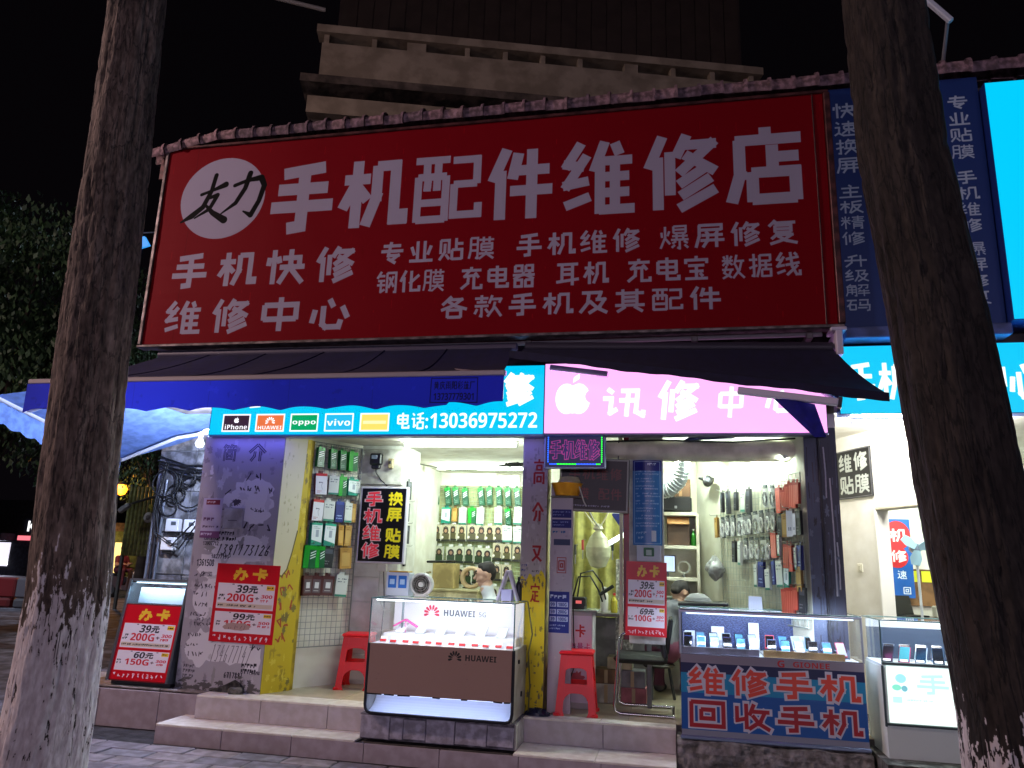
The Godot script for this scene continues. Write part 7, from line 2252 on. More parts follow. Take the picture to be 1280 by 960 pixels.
	part(pr, "case", B.new().cbox(Vector3(0, 0.06, 0), Vector3(0.16, 0.12, 0.16), 0.012), mat(Color(0.75, 0.74, 0.68), 0.4))
	part(pr, "slot", B.new().cbox(Vector3(0, 0.11, 0.06), Vector3(0.12, 0.012, 0.05), 0.003), mat(Color(0.05, 0.05, 0.06), 0.5))
	var gp := thing("green_tray", "bright green tray at the end of the back room desk", "tray", Vector3(2.95, FLOOR + 0.756, -2.62))
	part(gp, "tray", B.new().cbox(Vector3(0, 0.02, 0), Vector3(0.14, 0.04, 0.12), 0.01), mat(Color(0.25, 0.75, 0.1), 0.4))
	part(gp, "rim", B.new().cbox(Vector3(0, 0.043, 0), Vector3(0.15, 0.006, 0.13), 0.002), mat(Color(0.3, 0.8, 0.15), 0.4))


# ---------------------------------------------------------------- counters
func glass_case(o: Node3D, x0: float, x1: float, z0: float, z1: float, y0: float, y1: float, t := 0.006):
	var gm := glass(Color(0.9, 1.0, 0.98), 0.06)
	part(o, "front_glass", B.new().quad(Vector3(x0, y0, z1), Vector3(x1, y0, z1), Vector3(x1, y1, z1), Vector3(x0, y1, z1)), gm)
	part(o, "top_glass", B.new().quad(Vector3(x0, y1, z1), Vector3(x1, y1, z1), Vector3(x1, y1, z0), Vector3(x0, y1, z0)), gm)
	part(o, "side_glass", B.new().quad(Vector3(x0, y0, z0), Vector3(x0, y0, z1), Vector3(x0, y1, z1), Vector3(x0, y1, z0)), gm)
	part(o, "side_glass", B.new().quad(Vector3(x1, y0, z1), Vector3(x1, y0, z0), Vector3(x1, y1, z0), Vector3(x1, y1, z1)), gm)
	# polished edges of the panes
	var em := mat(Color(0.32, 0.46, 0.46), 0.15)
	for e in [[Vector3(x0, y1, z1), Vector3(x1, y1, z1)], [Vector3(x0, y1, z0), Vector3(x1, y1, z0)], [Vector3(x0, y0, z1), Vector3(x0, y1, z1)], [Vector3(x1, y0, z1), Vector3(x1, y1, z1)], [Vector3(x0, y1, z0), Vector3(x0, y1, z1)], [Vector3(x1, y1, z0), Vector3(x1, y1, z1)]]:
		part(o, "glass_edge", B.new().tube([e[0], e[1]], 0.005, 6), em)


func counter_brown():
	var o := thing("brown_counter", "brown display counter with lit glass case and glowing foot", "display counter")
	var x0 := -2.35
	var x1 := -1.19
	var z0 := 0.01
	var z1 := 0.53
	var cv := Cv.new(x0, 0.5, x1, 0.868, 700, Color(0.6, 0.48, 0.43))
	var ink := Color(0.03, 0.025, 0.025)
	brand_flower(cv, -1.645, 0.79, 0.055, ink)
	cv.latin("HUAWEI", -1.565, 0.778, -1.31, 0.82, ink)
	for k in 8:
		blot(cv, rng.randf_range(x0, x1), rng.randf_range(0.5, 0.85), 0.01, 0.004, Color(0.57, 0.45, 0.4), 0.5)
	panel(o, "front_panel", x0 + 0.012, 0.5, x1 - 0.012, 0.868, z1 - 0.004, printed(cv.tex(), 0.6))
	part(o, "panel_board", B.new().bb(Vector3(x0 + 0.012, 0.501, z1 - 0.03), Vector3(x1 - 0.012, 0.867, z1 - 0.006)), mat(Color(0.4, 0.29, 0.25), 0.6))
	# ragged dark lining left along the panel's lower edge
	for k in 7:
		var x := [-2.33, -2.2, -2.08, -1.82, -1.6, -1.34, -1.27][k] as float
		part(o, "torn_lining", B.new().cbox(Vector3(x + 0.04, 0.499, z1 - 0.012), Vector3([0.14, 0.08, 0.1, 0.06, 0.05, 0.07, 0.05][k], 0.012, 0.018), 0.003, Basis(Vector3.BACK, rng.randf_range(-0.06, 0.06))), mat(Color(0.02, 0.02, 0.02), 0.8))
	# glowing foot: a white trough lit by a hidden strip
	var wt := mat(Color(0.86, 0.87, 0.9), 0.4)
	part(o, "trough", sheet(func(a, v):
		var ang: float = v * PI / 2.0
		return Vector3(lerpf(x0 + 0.012, x1 - 0.012, a), 0.36 + 0.14 * (1.0 - cos(ang)), z1 - 0.02 - 0.2 * sin(ang)), 4, 10), wt)
	part(o, "trough_top", B.new().quad(Vector3(x0 + 0.012, 0.4985, z1 - 0.24), Vector3(x1 - 0.012, 0.4985, z1 - 0.24), Vector3(x1 - 0.012, 0.4985, z1 - 0.035), Vector3(x0 + 0.012, 0.4985, z1 - 0.035)), wt)
	part(o, "led_strip", B.new().cbox(Vector3((x0 + x1) / 2, 0.492, z1 - 0.06), Vector3(1.08, 0.008, 0.012), 0.002), glow(Color(0.75, 0.83, 1.0), 2.0))
	area(o, "strip_light", Vector3((x0 + x1) / 2, 0.485, z1 - 0.06), Vector3(0, -1, -0.35), Vector2(1.08, 0.012), 0.1, Color(0.72, 0.8, 1.0))
	var rim := []
	for e in [[x0, 0.87], [x0, 0.42], [x0 + 0.006, 0.388], [x0 + 0.022, 0.366], [x0 + 0.05, 0.357], [x1 - 0.05, 0.357], [x1 - 0.022, 0.366], [x1 - 0.006, 0.388], [x1, 0.42], [x1, 0.87]]:
		rim.append(Vector3(e[0], e[1], z1 - 0.012))
	part(o, "dark_rim", B.new().tube(rim, 0.012, 10), mat(Color(0.04, 0.045, 0.09), 0.35))
	var side := worn(Color(0.6, 0.58, 0.54), 0.5, 0.85)
	part(o, "side_panel", B.new().bb(Vector3(x1 - 0.012, 0.357, z0), Vector3(x1, 0.868, z1 - 0.02)), side)
	part(o, "side_panel", B.new().bb(Vector3(x0, 0.357, z0), Vector3(x0 + 0.011, 0.868, z1 - 0.02)), side)
	part(o, "back_panel", B.new().bb(Vector3(x0 + 0.012, 0.357, z0), Vector3(x1 - 0.013, 0.85, z0 + 0.012)), side)
	part(o, "knob", B.new().cbox(Vector3(x1 + 0.006, 0.77, 0.33), Vector3(0.012, 0.03, 0.02), 0.003), mat(Color(0.06, 0.06, 0.06), 0.4))
	part(o, "knob", B.new().cbox(Vector3(x1 + 0.006, 0.52, 0.2), Vector3(0.012, 0.04, 0.02), 0.003), mat(Color(0.06, 0.06, 0.06), 0.4))
	part(o, "base_board", B.new().bb(Vector3(x0 + 0.012, FLOOR + 0.001, z0 + 0.02), Vector3(x1 - 0.013, 0.357, z1 - 0.03)), side)
	# lit case above
	var white := mat(Color(0.9, 0.9, 0.92), 0.35)
	part(o, "case_floor", B.new().bb(Vector3(x0 + 0.012, 0.851, z0 + 0.013), Vector3(x1 - 0.012, 0.869, z1 - 0.032)), white)
	part(o, "stepped_shelf", B.new().bb(Vector3(x0 + 0.03, 0.87, 0.05), Vector3(x1 - 0.03, 0.93, 0.3)), white)
	cv = Cv.new(x0 + 0.02, 0.93, x1 - 0.02, 1.19, 700, Color(0.92, 0.92, 0.94))
	brand_flower(cv, -2.0, 1.08, 0.07, Color(0.85, 0.12, 0.3))
	cv.latin("HUAWEI", -1.9, 1.065, -1.62, 1.115, Color(0.3, 0.32, 0.38))
	cv.latin("5G", -1.595, 1.068, -1.525, 1.108, Color(0.55, 0.57, 0.62))
	panel(o, "logo_panel", x0 + 0.02, 0.931, x1 - 0.02, 1.19, 0.046, printed(cv.tex(), 0.4))
	part(o, "rear_panel", B.new().bb(Vector3(x0 + 0.02, 0.87, 0.02), Vector3(x1 - 0.02, 1.195, 0.045)), white)
	glass_case(o, x0, x1, z0, z1, 0.87, 1.21)
	part(o, "case_lamp", B.new().cbox(Vector3((x0 + x1) / 2, 1.196, z1 - 0.03), Vector3(1.1, 0.012, 0.016), 0.003), glow(Color(0.93, 0.97, 1.0), 2.5))
	area(o, "case_light", Vector3((x0 + x1) / 2, 1.188, z1 - 0.035), Vector3(0, -1, -0.9), Vector2(1.1, 0.014), 0.55, Color(0.93, 0.97, 1.0))
	part(o, "post", B.new().cbox(Vector3(-2.2, 1.03, 0.2), Vector3(0.012, 0.32, 0.03), 0.003), mat(Color(0.5, 0.55, 0.58), 0.3, 0.6))
	for k in 12:
		var c := thing("price_card", "small red and white price card, %s from the left in the brown counter" % nth(k), "price card", Vector3(-2.27 + k * 0.094, 0.8695, 0.42 + 0.03 * (k % 2)), "price cards in the brown counter")
		part(c, "stand", B.new().prism(PackedVector2Array([Vector2(-0.02, 0), Vector2(0.02, 0), Vector2(-0.012, 0.045)]), -0.026, 0.026, Basis(Vector3.BACK, Vector3.UP, Vector3.RIGHT)), mat(Color(0.9, 0.9, 0.9), 0.3))
		part(c, "red_print", B.new().cbox(Vector3(0, 0.016, 0.0125), Vector3(0.05, 0.02, 0.004), 0.001, Basis(Vector3.RIGHT, -0.6)), mat(Color(0.85, 0.1, 0.14), 0.4))
	for k in 6:
		var c := thing("display_phone", "pale display phone, %s from the left on the brown counter's inner step" % nth(k), "phone", Vector3(-2.2 + k * 0.17, 0.9305, 0.2), "display phones in the brown counter")
		part(c, "phone", B.new().cbox(Vector3(0, 0.035, 0), Vector3(0.075, 0.012, 0.15), 0.004, Basis(Vector3.RIGHT, 0.45)), mat([Color(0.85, 0.86, 0.9), Color(0.8, 0.82, 0.85)][k % 2], 0.2))
		part(c, "cradle", B.new().cbox(Vector3(0, 0.01, -0.02), Vector3(0.05, 0.02, 0.06), 0.003), mat(Color(0.85, 0.85, 0.87), 0.3))
	var hg := thing("pink_hanger", "pink folded card behind the brown counter's glass at the left", "card", Vector3(-2.17, 0.9305, 0.14))
	for sg in [-1, 1]:
		part(hg, "leaf", B.new().cbox(Vector3(sg * 0.05, 0.075, 0.06), Vector3(0.12, 0.012, 0.04), 0.003, Basis(Vector3.BACK, -sg * 0.5)), mat(Color(0.9, 0.35, 0.65), 0.5))
	part(hg, "stem", B.new().cbox(Vector3(0, 0.05, 0.06), Vector3(0.01, 0.1, 0.01), 0.002), mat(Color(0.9, 0.6, 0.75), 0.5))
	# things standing on it
	var ty := 1.2155
	var bx := thing("payment_box", "white box with blue payment labels on the brown counter", "box", Vector3(-2.27, ty, 0.12))
	part(bx, "box", B.new().cbox(Vector3(0, 0.095, 0), Vector3(0.2, 0.19, 0.14), 0.005), mat(Color(0.72, 0.75, 0.8), 0.45))
	part(bx, "yellow_lid", B.new().cbox(Vector3(0, 0.197, 0), Vector3(0.17, 0.012, 0.12), 0.003), mat(Color(0.75, 0.62, 0.2), 0.5))
	for k in 2:
		var lb := part(bx, "blue_label", B.new().cbox(Vector3(-0.045 + 0.09 * k, 0.115, 0.0715), Vector3(0.072, 0.1, 0.003), 0.001), mat(Color(0.1, 0.38, 0.72), 0.4))
		part(lb, "white_field", B.new().cbox(Vector3(-0.045 + 0.09 * k, 0.115, 0.0738), Vector3(0.042, 0.042, 0.002), 0.0005), mat(Color(0.62, 0.74, 0.86), 0.4))
	var fn := thing("desk_fan", "small round white desk fan on the brown counter", "fan", Vector3(-2.07, ty, 0.14))
	part(fn, "shell", B.new().lathe(Vector3(0, 0.1, 0), [[0.078, -0.05], [0.092, -0.045], [0.095, 0.03], [0.09, 0.04], [0.078, 0.035], [0.078, -0.05]], 26, Basis(Vector3.RIGHT, PI / 2)), mat(Color(0.78, 0.77, 0.75), 0.4))
	part(fn, "hub", B.new().lathe(Vector3(0, 0.1, 0.02), [[0.022, -0.04], [0.022, 0.012], [0.001, 0.016]], 14, Basis(Vector3.RIGHT, PI / 2)), mat(Color(0.75, 0.74, 0.72), 0.4))
	for k in 7:
		var rb := Basis(Vector3.BACK, TAU * k / 7.0)
		part(fn, "blade", B.new().prism(PackedVector2Array([Vector2(0.018, -0.01), Vector2(0.072, -0.03), Vector2(0.074, 0.012), Vector2(0.018, 0.01)]), -0.002, 0.002, rb * Basis(Vector3.RIGHT, 0.5), Vector3(0, 0.1, 0.0)), mat(Color(0.3, 0.28, 0.26), 0.5))
	for k in 3:
		var ring := []
		for i in 25:
			ring.append(Vector3(cos(TAU * i / 24.0) * (0.035 + 0.018 * k), 0.1 + sin(TAU * i / 24.0) * (0.035 + 0.018 * k), 0.036))
		part(fn, "guard_ring", B.new().tube(ring, 0.0018, 5, -1.0, false), mat(Color(0.6, 0.58, 0.56), 0.4))
	part(fn, "back_plate", B.new().lathe(Vector3(0, 0.1, -0.045), [[0.078, 0.0], [0.001, 0.001]], 20, Basis(Vector3.RIGHT, PI / 2)), mat(Color(0.2, 0.19, 0.18), 0.6))
	part(fn, "stand", B.new().cbox(Vector3(0, 0.008, 0), Vector3(0.11, 0.016, 0.08), 0.005), mat(Color(0.75, 0.74, 0.72), 0.4))
	var a := thing("leaflet_stand", "white A-shaped leaflet stand at the brown counter's right end", "leaflet stand", Vector3(-1.32, ty, 0.2))
	for sg in [-1, 1]:
		part(a, "leaf", B.new().cbox(Vector3(sg * 0.045, 0.12, -0.02), Vector3(0.02, 0.25, 0.1), 0.004, Basis(Vector3.BACK, sg * 0.32)), mat(Color(0.7, 0.68, 0.76), 0.4))
	part(a, "booklet_pile", B.new().cbox(Vector3(0.0, 0.045, 0.0), Vector3(0.085, 0.09, 0.1), 0.004), mat(Color(0.62, 0.62, 0.78), 0.5))
	part(a, "dark_bottle", B.new().lathe(Vector3(0.08, 0, -0.06), [[0.001, 0], [0.025, 0], [0.025, 0.13], [0.012, 0.16], [0.012, 0.19], [0.001, 0.19]], 12), mat(Color(0.05, 0.05, 0.1), 0.3))
	var gs := thing("goose_cable", "yellow-black cable hanging beside the brown counter's right side", "cable", Vector3(-1.16, 0.36, 0.05))
	part(gs, "cable", B.new().tube([Vector3(-0.02, 0.85, 0.0), Vector3(0.03, 0.6, 0.03), Vector3(0.0, 0.45, 0.02), Vector3(0.02, 0.2, 0.03), Vector3(0.01, 0.0, 0.02)], 0.007, 6), mat(Color(0.35, 0.32, 0.1), 0.5))
	var bb := thing("blue_rag", "dark blue plastic bag crumpled at the middle post's foot", "bag", Vector3(-1.08, FLOOR + 0.001, 0.06))
	var nz := FastNoiseLite.new()
	nz.seed = 8
	nz.frequency = 6.0
	part(bb, "bag", sheet(func(u, v): return Vector3(cos(u * TAU) * 0.1 * sin(v * PI / 2 + 0.001) * (1.0 + 0.4 * nz.get_noise_2d(cos(u * TAU), sin(u * TAU) + v)), 0.05 * cos(v * PI / 2) * (1.0 + 0.5 * nz.get_noise_2d(u * 2.0, v * 2.0)), sin(u * TAU) * 0.05 * sin(v * PI / 2 + 0.001)), 24, 8), mat(Color(0.06, 0.08, 0.2), 0.3))


func counter_blue():
	var o := thing("blue_counter", "glass phone counter with blue front poster in red white-edged characters", "display counter")
	var x0 := 0.04
	var x1 := 1.33
	var z0 := -0.28
	var z1 := 0.25
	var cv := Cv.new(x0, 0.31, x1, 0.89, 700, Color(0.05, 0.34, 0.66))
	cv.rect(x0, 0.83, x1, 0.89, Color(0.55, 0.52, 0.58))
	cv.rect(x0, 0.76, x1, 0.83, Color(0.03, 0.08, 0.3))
	cv.rect(x0, 0.62, x1, 0.76, Color(0.02, 0.55, 0.75))  # cyan band: a pool of light put into the poster colour
	cv.rect(x0, 0.31, x1, 0.365, Color(0.55, 0.56, 0.62))
	cv.latin("GIONEE", 0.84, 0.838, 1.1, 0.876, Color(0.75, 0.1, 0.14))
	cv.latin("G", 0.73, 0.832, 0.79, 0.88, Color(0.75, 0.1, 0.14))
	var wh := Color(0.82, 0.8, 0.86)
	var r1 := Color(0.9, 0.28, 0.2)  # upper characters lighter than the lower, after the same pool of light
	var r2 := Color(0.68, 0.1, 0.16)
	cv.text("维修手机", 0.09, 0.61, 1.29, 0.81, 0.14, wh, 0.12, 0.011)
	cv.text("维修手机", 0.09, 0.61, 1.29, 0.81, 0.14, r1, 0.12)
	cv.text("回收手机", 0.09, 0.385, 1.29, 0.575, 0.14, wh, 0.12, 0.011)
	cv.text("回收手机", 0.09, 0.385, 1.29, 0.575, 0.14, r2, 0.12)
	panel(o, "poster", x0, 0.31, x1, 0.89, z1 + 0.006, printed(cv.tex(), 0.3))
	part(o, "poster_board", B.new().bb(Vector3(x0, 0.311, z1 - 0.015), Vector3(x1, 0.889, z1 + 0.004)), mat(Color(0.1, 0.2, 0.4), 0.5))
	part(o, "foot_strip", B.new().cbox(Vector3((x0 + x1) / 2, 0.312, z1 + 0.016), Vector3(x1 - x0 + 0.02, 0.03, 0.03), 0.008), mat(Color(0.6, 0.66, 0.78), 0.25, 0.7))
	var al := mat(Color(0.62, 0.64, 0.68), 0.3, 0.8)
	part(o, "body", B.new().bb(Vector3(x0 + 0.01, 0.303, z0), Vector3(x1 - 0.01, 0.87, z1 - 0.016)), mat(Color(0.55, 0.56, 0.58), 0.5))
	for x in [x0, x1]:
		for z in [z0, z1]:
			part(o, "corner_post", B.new().cbox(Vector3(x, 1.05, z), Vector3(0.014, 0.32, 0.014), 0.003), al)
	part(o, "rail", B.new().cbox(Vector3((x0 + x1) / 2, 0.885, z1 - 0.005), Vector3(x1 - x0, 0.02, 0.02), 0.004), mat(Color(0.2, 0.2, 0.26), 0.3, 0.5))
	part(o, "top_rail", B.new().cbox(Vector3((x0 + x1) / 2, 1.2, z1), Vector3(x1 - x0, 0.016, 0.016), 0.003), al)
	part(o, "top_rail", B.new().cbox(Vector3((x0 + x1) / 2, 1.2, z0), Vector3(x1 - x0, 0.016, 0.016), 0.003), al)
	part(o, "case_floor", B.new().bb(Vector3(x0 + 0.01, 0.871, z0 + 0.01), Vector3(x1 - 0.01, 0.888, z1 - 0.017)), mat(Color(0.8, 0.82, 0.86), 0.4))
	var bl := StandardMaterial3D.new()
	bl.roughness = 0.4
	bl.albedo_texture = noise_tex(12, 0.2, Color(0.08, 0.13, 0.32), Color(0.3, 0.38, 0.58), 256, 3, 0.35, 0.75)
	part(o, "speckled_back", B.new().bb(Vector3(x0 + 0.02, 0.889, z0 + 0.005), Vector3(x1 - 0.02, 1.185, z0 + 0.02)), bl)
	part(o, "divider", B.new().cbox(Vector3(1.03, 1.04, z0 + 0.1), Vector3(0.03, 0.29, 0.02), 0.004), al)
	glass_case(o, x0, x1, z0, z1, 0.895, 1.212)
	part(o, "case_lamp", B.new().cbox(Vector3((x0 + x1) / 2, 1.186, z1 - 0.03), Vector3(1.2, 0.012, 0.016), 0.003), glow(Color(0.82, 0.9, 1.0), 2.0))
	area(o, "case_light", Vector3((x0 + x1) / 2, 1.178, z1 - 0.035), Vector3(0, -1, -0.9), Vector2(1.2, 0.014), 1.0, Color(0.8, 0.88, 1.0))
	# trays of phones
	for t in 2:
		var tr := thing("phone_tray", "%s tray of handsets in the blue counter" % ["left wooden", "right wooden"][t], "tray", Vector3(0.33 + 0.6 * t, 0.8885, 0.05))
		part(tr, "tray_floor", B.new().cbox(Vector3(0, 0.012, 0), Vector3(0.56, 0.02, 0.3), 0.003), mat(Color(0.75, 0.76, 0.8), 0.4))
		part(tr, "tray_front", B.new().cbox(Vector3(0, 0.028, 0.155), Vector3(0.57, 0.05, 0.01), 0.002), worn([Color(0.45, 0.42, 0.5), Color(0.62, 0.48, 0.28)][t], 0.6))
	var cols := [Color(0.15, 0.2, 0.4), Color(0.7, 0.75, 0.8), Color(0.3, 0.5, 0.55), Color(0.08, 0.1, 0.25), Color(0.12, 0.15, 0.2), Color(0.75, 0.78, 0.82), Color(0.3, 0.34, 0.45), Color(0.06, 0.06, 0.08), Color(0.5, 0.55, 0.6), Color(0.12, 0.12, 0.16), Color(0.3, 0.32, 0.4), Color(0.7, 0.3, 0.35)]
	for k in 24:
		var row := k / 12
		var i := k % 12
		var x := 0.1 + i * 0.098 + (0.03 if i > 5 else 0.0)
		var p := thing("used_phone", "used handset, %s from the left in the blue counter's %s row" % [nth(i), ["front", "rear"][row]], "phone", Vector3(x, 0.9115, 0.11 - row * 0.14), "used phones in the blue counter")
		p.rotation = Vector3(0.95, rng.randf_range(-0.2, 0.2), 0)
		p.position.y += 0.05 + row * 0.02
		var cc: Color = cols[(i + row * 5) % 12]
		part(p, "phone", B.new().cbox(Vector3.ZERO, Vector3(0.068, 0.012, 0.12), 0.004), mat(cc, 0.25))
		part(p, "screen", B.new().cbox(Vector3(0, 0.0065, 0), Vector3(0.058, 0.002, 0.1), 0.0006), mat([Color(0.02, 0.02, 0.03), Color(0.3, 0.5, 0.6), Color(0.6, 0.64, 0.7)][(k * 7) % 3], 0.08))
	for k in 5:
		var c := thing("upright_card", "%s in the blue counter, %s from the left" % [["white upright card", "pale upright box", "white upright sleeve", "white price leaflet", "white leaflet by the corner post"][k], nth(k)], "card", Vector3([0.12, 0.34, 0.62, 0.97, 1.2][k], 0.8885, -0.2 + (0.1 if k > 2 else 0.0)), "cards in the blue counter")
		part(c, "card", B.new().cbox(Vector3(0, 0.07 + 0.02 * (k % 3), 0), Vector3(0.08 + 0.02 * (k % 2), 0.14 + 0.04 * (k % 3), 0.01), 0.002, Basis(Vector3.RIGHT, -0.15)), mat(Color(0.82, 0.84, 0.88), 0.4))
		part(c, "foot", B.new().cbox(Vector3(0, 0.005, 0.01), Vector3(0.08, 0.01, 0.05), 0.002), mat(Color(0.75, 0.77, 0.8), 0.4))
	# leaflet on top and dark lamp by its left end
	var lf := thing("folded_leaflet", "white folded leaflet standing on the blue counter", "leaflet", Vector3(0.63, 1.218, -0.1))
	for sg in [-1, 1]:
		part(lf, "leaf", B.new().cbox(Vector3(0, 0.05, sg * 0.022), Vector3(0.1, 0.105, 0.003), 0.001, Basis(Vector3.RIGHT, sg * -0.35)), mat(Color(0.8, 0.82, 0.88), 0.5))
	var ds := thing("black_folding_desk", "black folding table edge behind the blue counter", "table", Vector3(0.24, FLOOR, -0.62))
	part(ds, "table_top", B.new().cbox(Vector3(0, 0.88, 0), Vector3(0.42, 0.03, 0.3), 0.006, Basis(Vector3.BACK, 0.03)), mat(Color(0.05, 0.05, 0.055), 0.4))
	for x in [-0.18, 0.18]:
		part(ds, "leg", B.new().cbox(Vector3(x, 0.43, 0), Vector3(0.025, 0.87, 0.025), 0.004), mat(Color(0.3, 0.3, 0.32), 0.4))
	var gc := thing("grey_cloth", "grey cloth heaped on the black folding table", "cloth", Vector3(0.2, FLOOR + 0.9, -0.62))
	part(gc, "cloth", B.new().lathe(Vector3.ZERO, [[0.12, 0.0], [0.1, 0.03], [0.06, 0.06], [0.001, 0.07]], 14), mat(Color(0.45, 0.45, 0.46), 0.8))


func counter_white():
	var o := thing("white_counter", "white glass counter with glowing front panel beside the right palm", "display counter")
	var x0 := 1.42
	var x1 := 2.9
	var z0 := -0.12
	var z1 := 0.4
	var cv := Cv.new(x0 + 0.02, 0.53, x1 - 0.02, 0.9, 400, Color(0.93, 1.0, 0.98))
	var pale := Color(0.72, 0.95, 0.95)
	cv.text("手机维修", 1.62, 0.72, 2.6, 0.86, 0.13, pale, 0.12)
	cv.disc(1.53, 0.82, 0.035, 0.03, Color(0.6, 0.85, 0.9))
	cv.disc(1.5, 0.76, 0.03, 0.02, Color(0.5, 0.85, 0.75))
	cv.disc(1.55, 0.755, 0.02, 0.02, Color(0.45, 0.7, 0.75))
	cv.rect(1.47, 0.66, 1.53, 0.7, pale)
	cv.fine(1.56, 0.665, 1.8, 0.695, 1, pale, rng)
	cv.rect(1.86, 0.56, 1.96, 0.61, Color(1.0, 0.55, 0.5))
	cv.rect(1.86, 0.615, 1.96, 0.64, Color(1.0, 0.6, 0.55))
	cv.fine(1.87, 0.565, 1.95, 0.6, 1, Color(1, 0.9, 0.88), rng)
	panel(o, "glowing_panel", x0 + 0.02, 0.53, x1 - 0.02, 0.9, z1 + 0.004, printed(cv.tex(), 0.3, 1.3))
	area(o, "panel_light", Vector3((x0 + x1) / 2, 0.715, z1 + 0.02), Vector3(0, -0.1, 1), Vector2(1.4, 0.36), 0.4, Color(0.9, 1.0, 0.97))
	var wh := mat(Color(0.88, 0.92, 0.9), 0.4)
	part(o, "body", B.new().bb(Vector3(x0, 0.3, z0), Vector3(x1, 0.885, z1)), wh)
	part(o, "frame_bar", B.new().cbox(Vector3((x0 + x1) / 2, 0.915, z1), Vector3(x1 - x0 + 0.01, 0.02, 0.03), 0.004), mat(Color(0.3, 0.36, 0.36), 0.3, 0.5))
	part(o, "frame_bar", B.new().cbox(Vector3((x0 + x1) / 2, 0.518, z1 + 0.004), Vector3(x1 - x0, 0.016, 0.02), 0.004), mat(Color(0.25, 0.3, 0.3), 0.3, 0.5))
	part(o, "side_strip", B.new().cbox(Vector3(x0 - 0.002, 0.7, z1 - 0.005), Vector3(0.014, 0.4, 0.016), 0.003), mat(Color(0.3, 0.36, 0.36), 0.3, 0.5))
	part(o, "case_floor", B.new().bb(Vector3(x0 + 0.005, 0.886, z0 + 0.01), Vector3(x1 - 0.005, 0.904, z1 - 0.016)), mat(Color(0.86, 0.9, 0.92), 0.35))
	part(o, "rear_band", B.new().bb(Vector3(x0 + 0.02, 1.13, z0 + 0.01), Vector3(x1 - 0.02, 1.19, z0 + 0.02)), mat(Color(0.86, 0.88, 0.9), 0.35))
	part(o, "rear_mirror", B.new().bb(Vector3(x0 + 0.02, 0.905, z0 + 0.01), Vector3(x1 - 0.02, 1.129, z0 + 0.02)), mat(Color(0.3, 0.36, 0.45), 0.2, 0.3))
	glass_case(o, x0, x1, z0, z1, 0.925, 1.205)
	part(o, "case_lamp", B.new().cbox(Vector3((x0 + x1) / 2, 1.188, z1 - 0.03), Vector3(1.4, 0.012, 0.016), 0.003), glow(Color(0.93, 0.98, 1.0), 2.2))
	area(o, "case_light", Vector3((x0 + x1) / 2, 1.18, z1 - 0.035), Vector3(0, -1, -0.8), Vector2(1.4, 0.014), 0.9, Color(0.92, 0.97, 1.0))
	var cols := [Color(0.12, 0.16, 0.24), Color(0.2, 0.3, 0.42), Color(0.3, 0.36, 0.44), Color(0.1, 0.2, 0.3), Color(0.55, 0.6, 0.66), Color(0.5, 0.16, 0.3)]
	for k in 16:
		var row := k / 8
		var i := k % 8
		var p := thing("new_phone", "new handset lying in the white counter, %s from the left, %s row" % [nth(i), ["front", "rear"][row]], "phone", Vector3(1.5 + i * 0.11 + 0.05 * row, 0.93, 0.24 - row * 0.2), "new phones in the white counter")
		p.position.y += 0.035
		p.rotation = Vector3(0.75, -0.35 + rng.randf_range(-0.1, 0.1), 0)
		part(p, "phone", B.new().cbox(Vector3.ZERO, Vector3(0.075, 0.01, 0.15), 0.004), mat(cols[(k * 5) % 6], 0.2))
		part(p, "screen", B.new().cbox(Vector3(0, 0.0055, 0), Vector3(0.066, 0.002, 0.135), 0.0006), mat([Color(0.03, 0.04, 0.06), Color(0.2, 0.45, 0.5), Color(0.05, 0.07, 0.12)][k % 3], 0.08))
		part(p, "price_tag", B.new().cbox(Vector3(0, 0.007, 0.06), Vector3(0.05, 0.002, 0.018), 0.0005), mat(Color(0.85, 0.86, 0.88), 0.4))


func front_things():
	plastic_stool(Vector3(-0.79, FLOOR, -0.16), 0.05, "red plastic stool in front of the pink-lettered poster cabinet")
	plastic_stool(Vector3(-2.9, FLOOR, -0.62), 0.2, "red plastic stool left of the brown counter")


# ---------------------------------------------------------------- palms
func trunk_radius(a: float, y: float, nz: FastNoiseLite, base: float) -> float:
	var r := base * (1.0 + 0.34 * exp(-y / 0.5) + 0.05 * sin(y * 0.9) - 0.012 * y)
	var f := nz.get_noise_3d(cos(a) * 1.6, y * 0.35, sin(a) * 1.6)
	r += 0.012 * f - 0.016 * pow(maxf(0.0, 1.0 - absf(nz.get_noise_3d(cos(a) * 3.4, y * 0.55 + 20.0, sin(a) * 3.4)) * 5.0), 2.0)
	r += 0.004 * nz.get_noise_3d(cos(a) * 9.0, y * 6.0, sin(a) * 9.0)
	r -= 0.006 * pow(maxf(0.0, sin(y * 19.0 + 2.0 * nz.get_noise_2d(y, a))), 8.0) * clampf((y - 1.4) / 2.0, 0.0, 1.0)
	return r


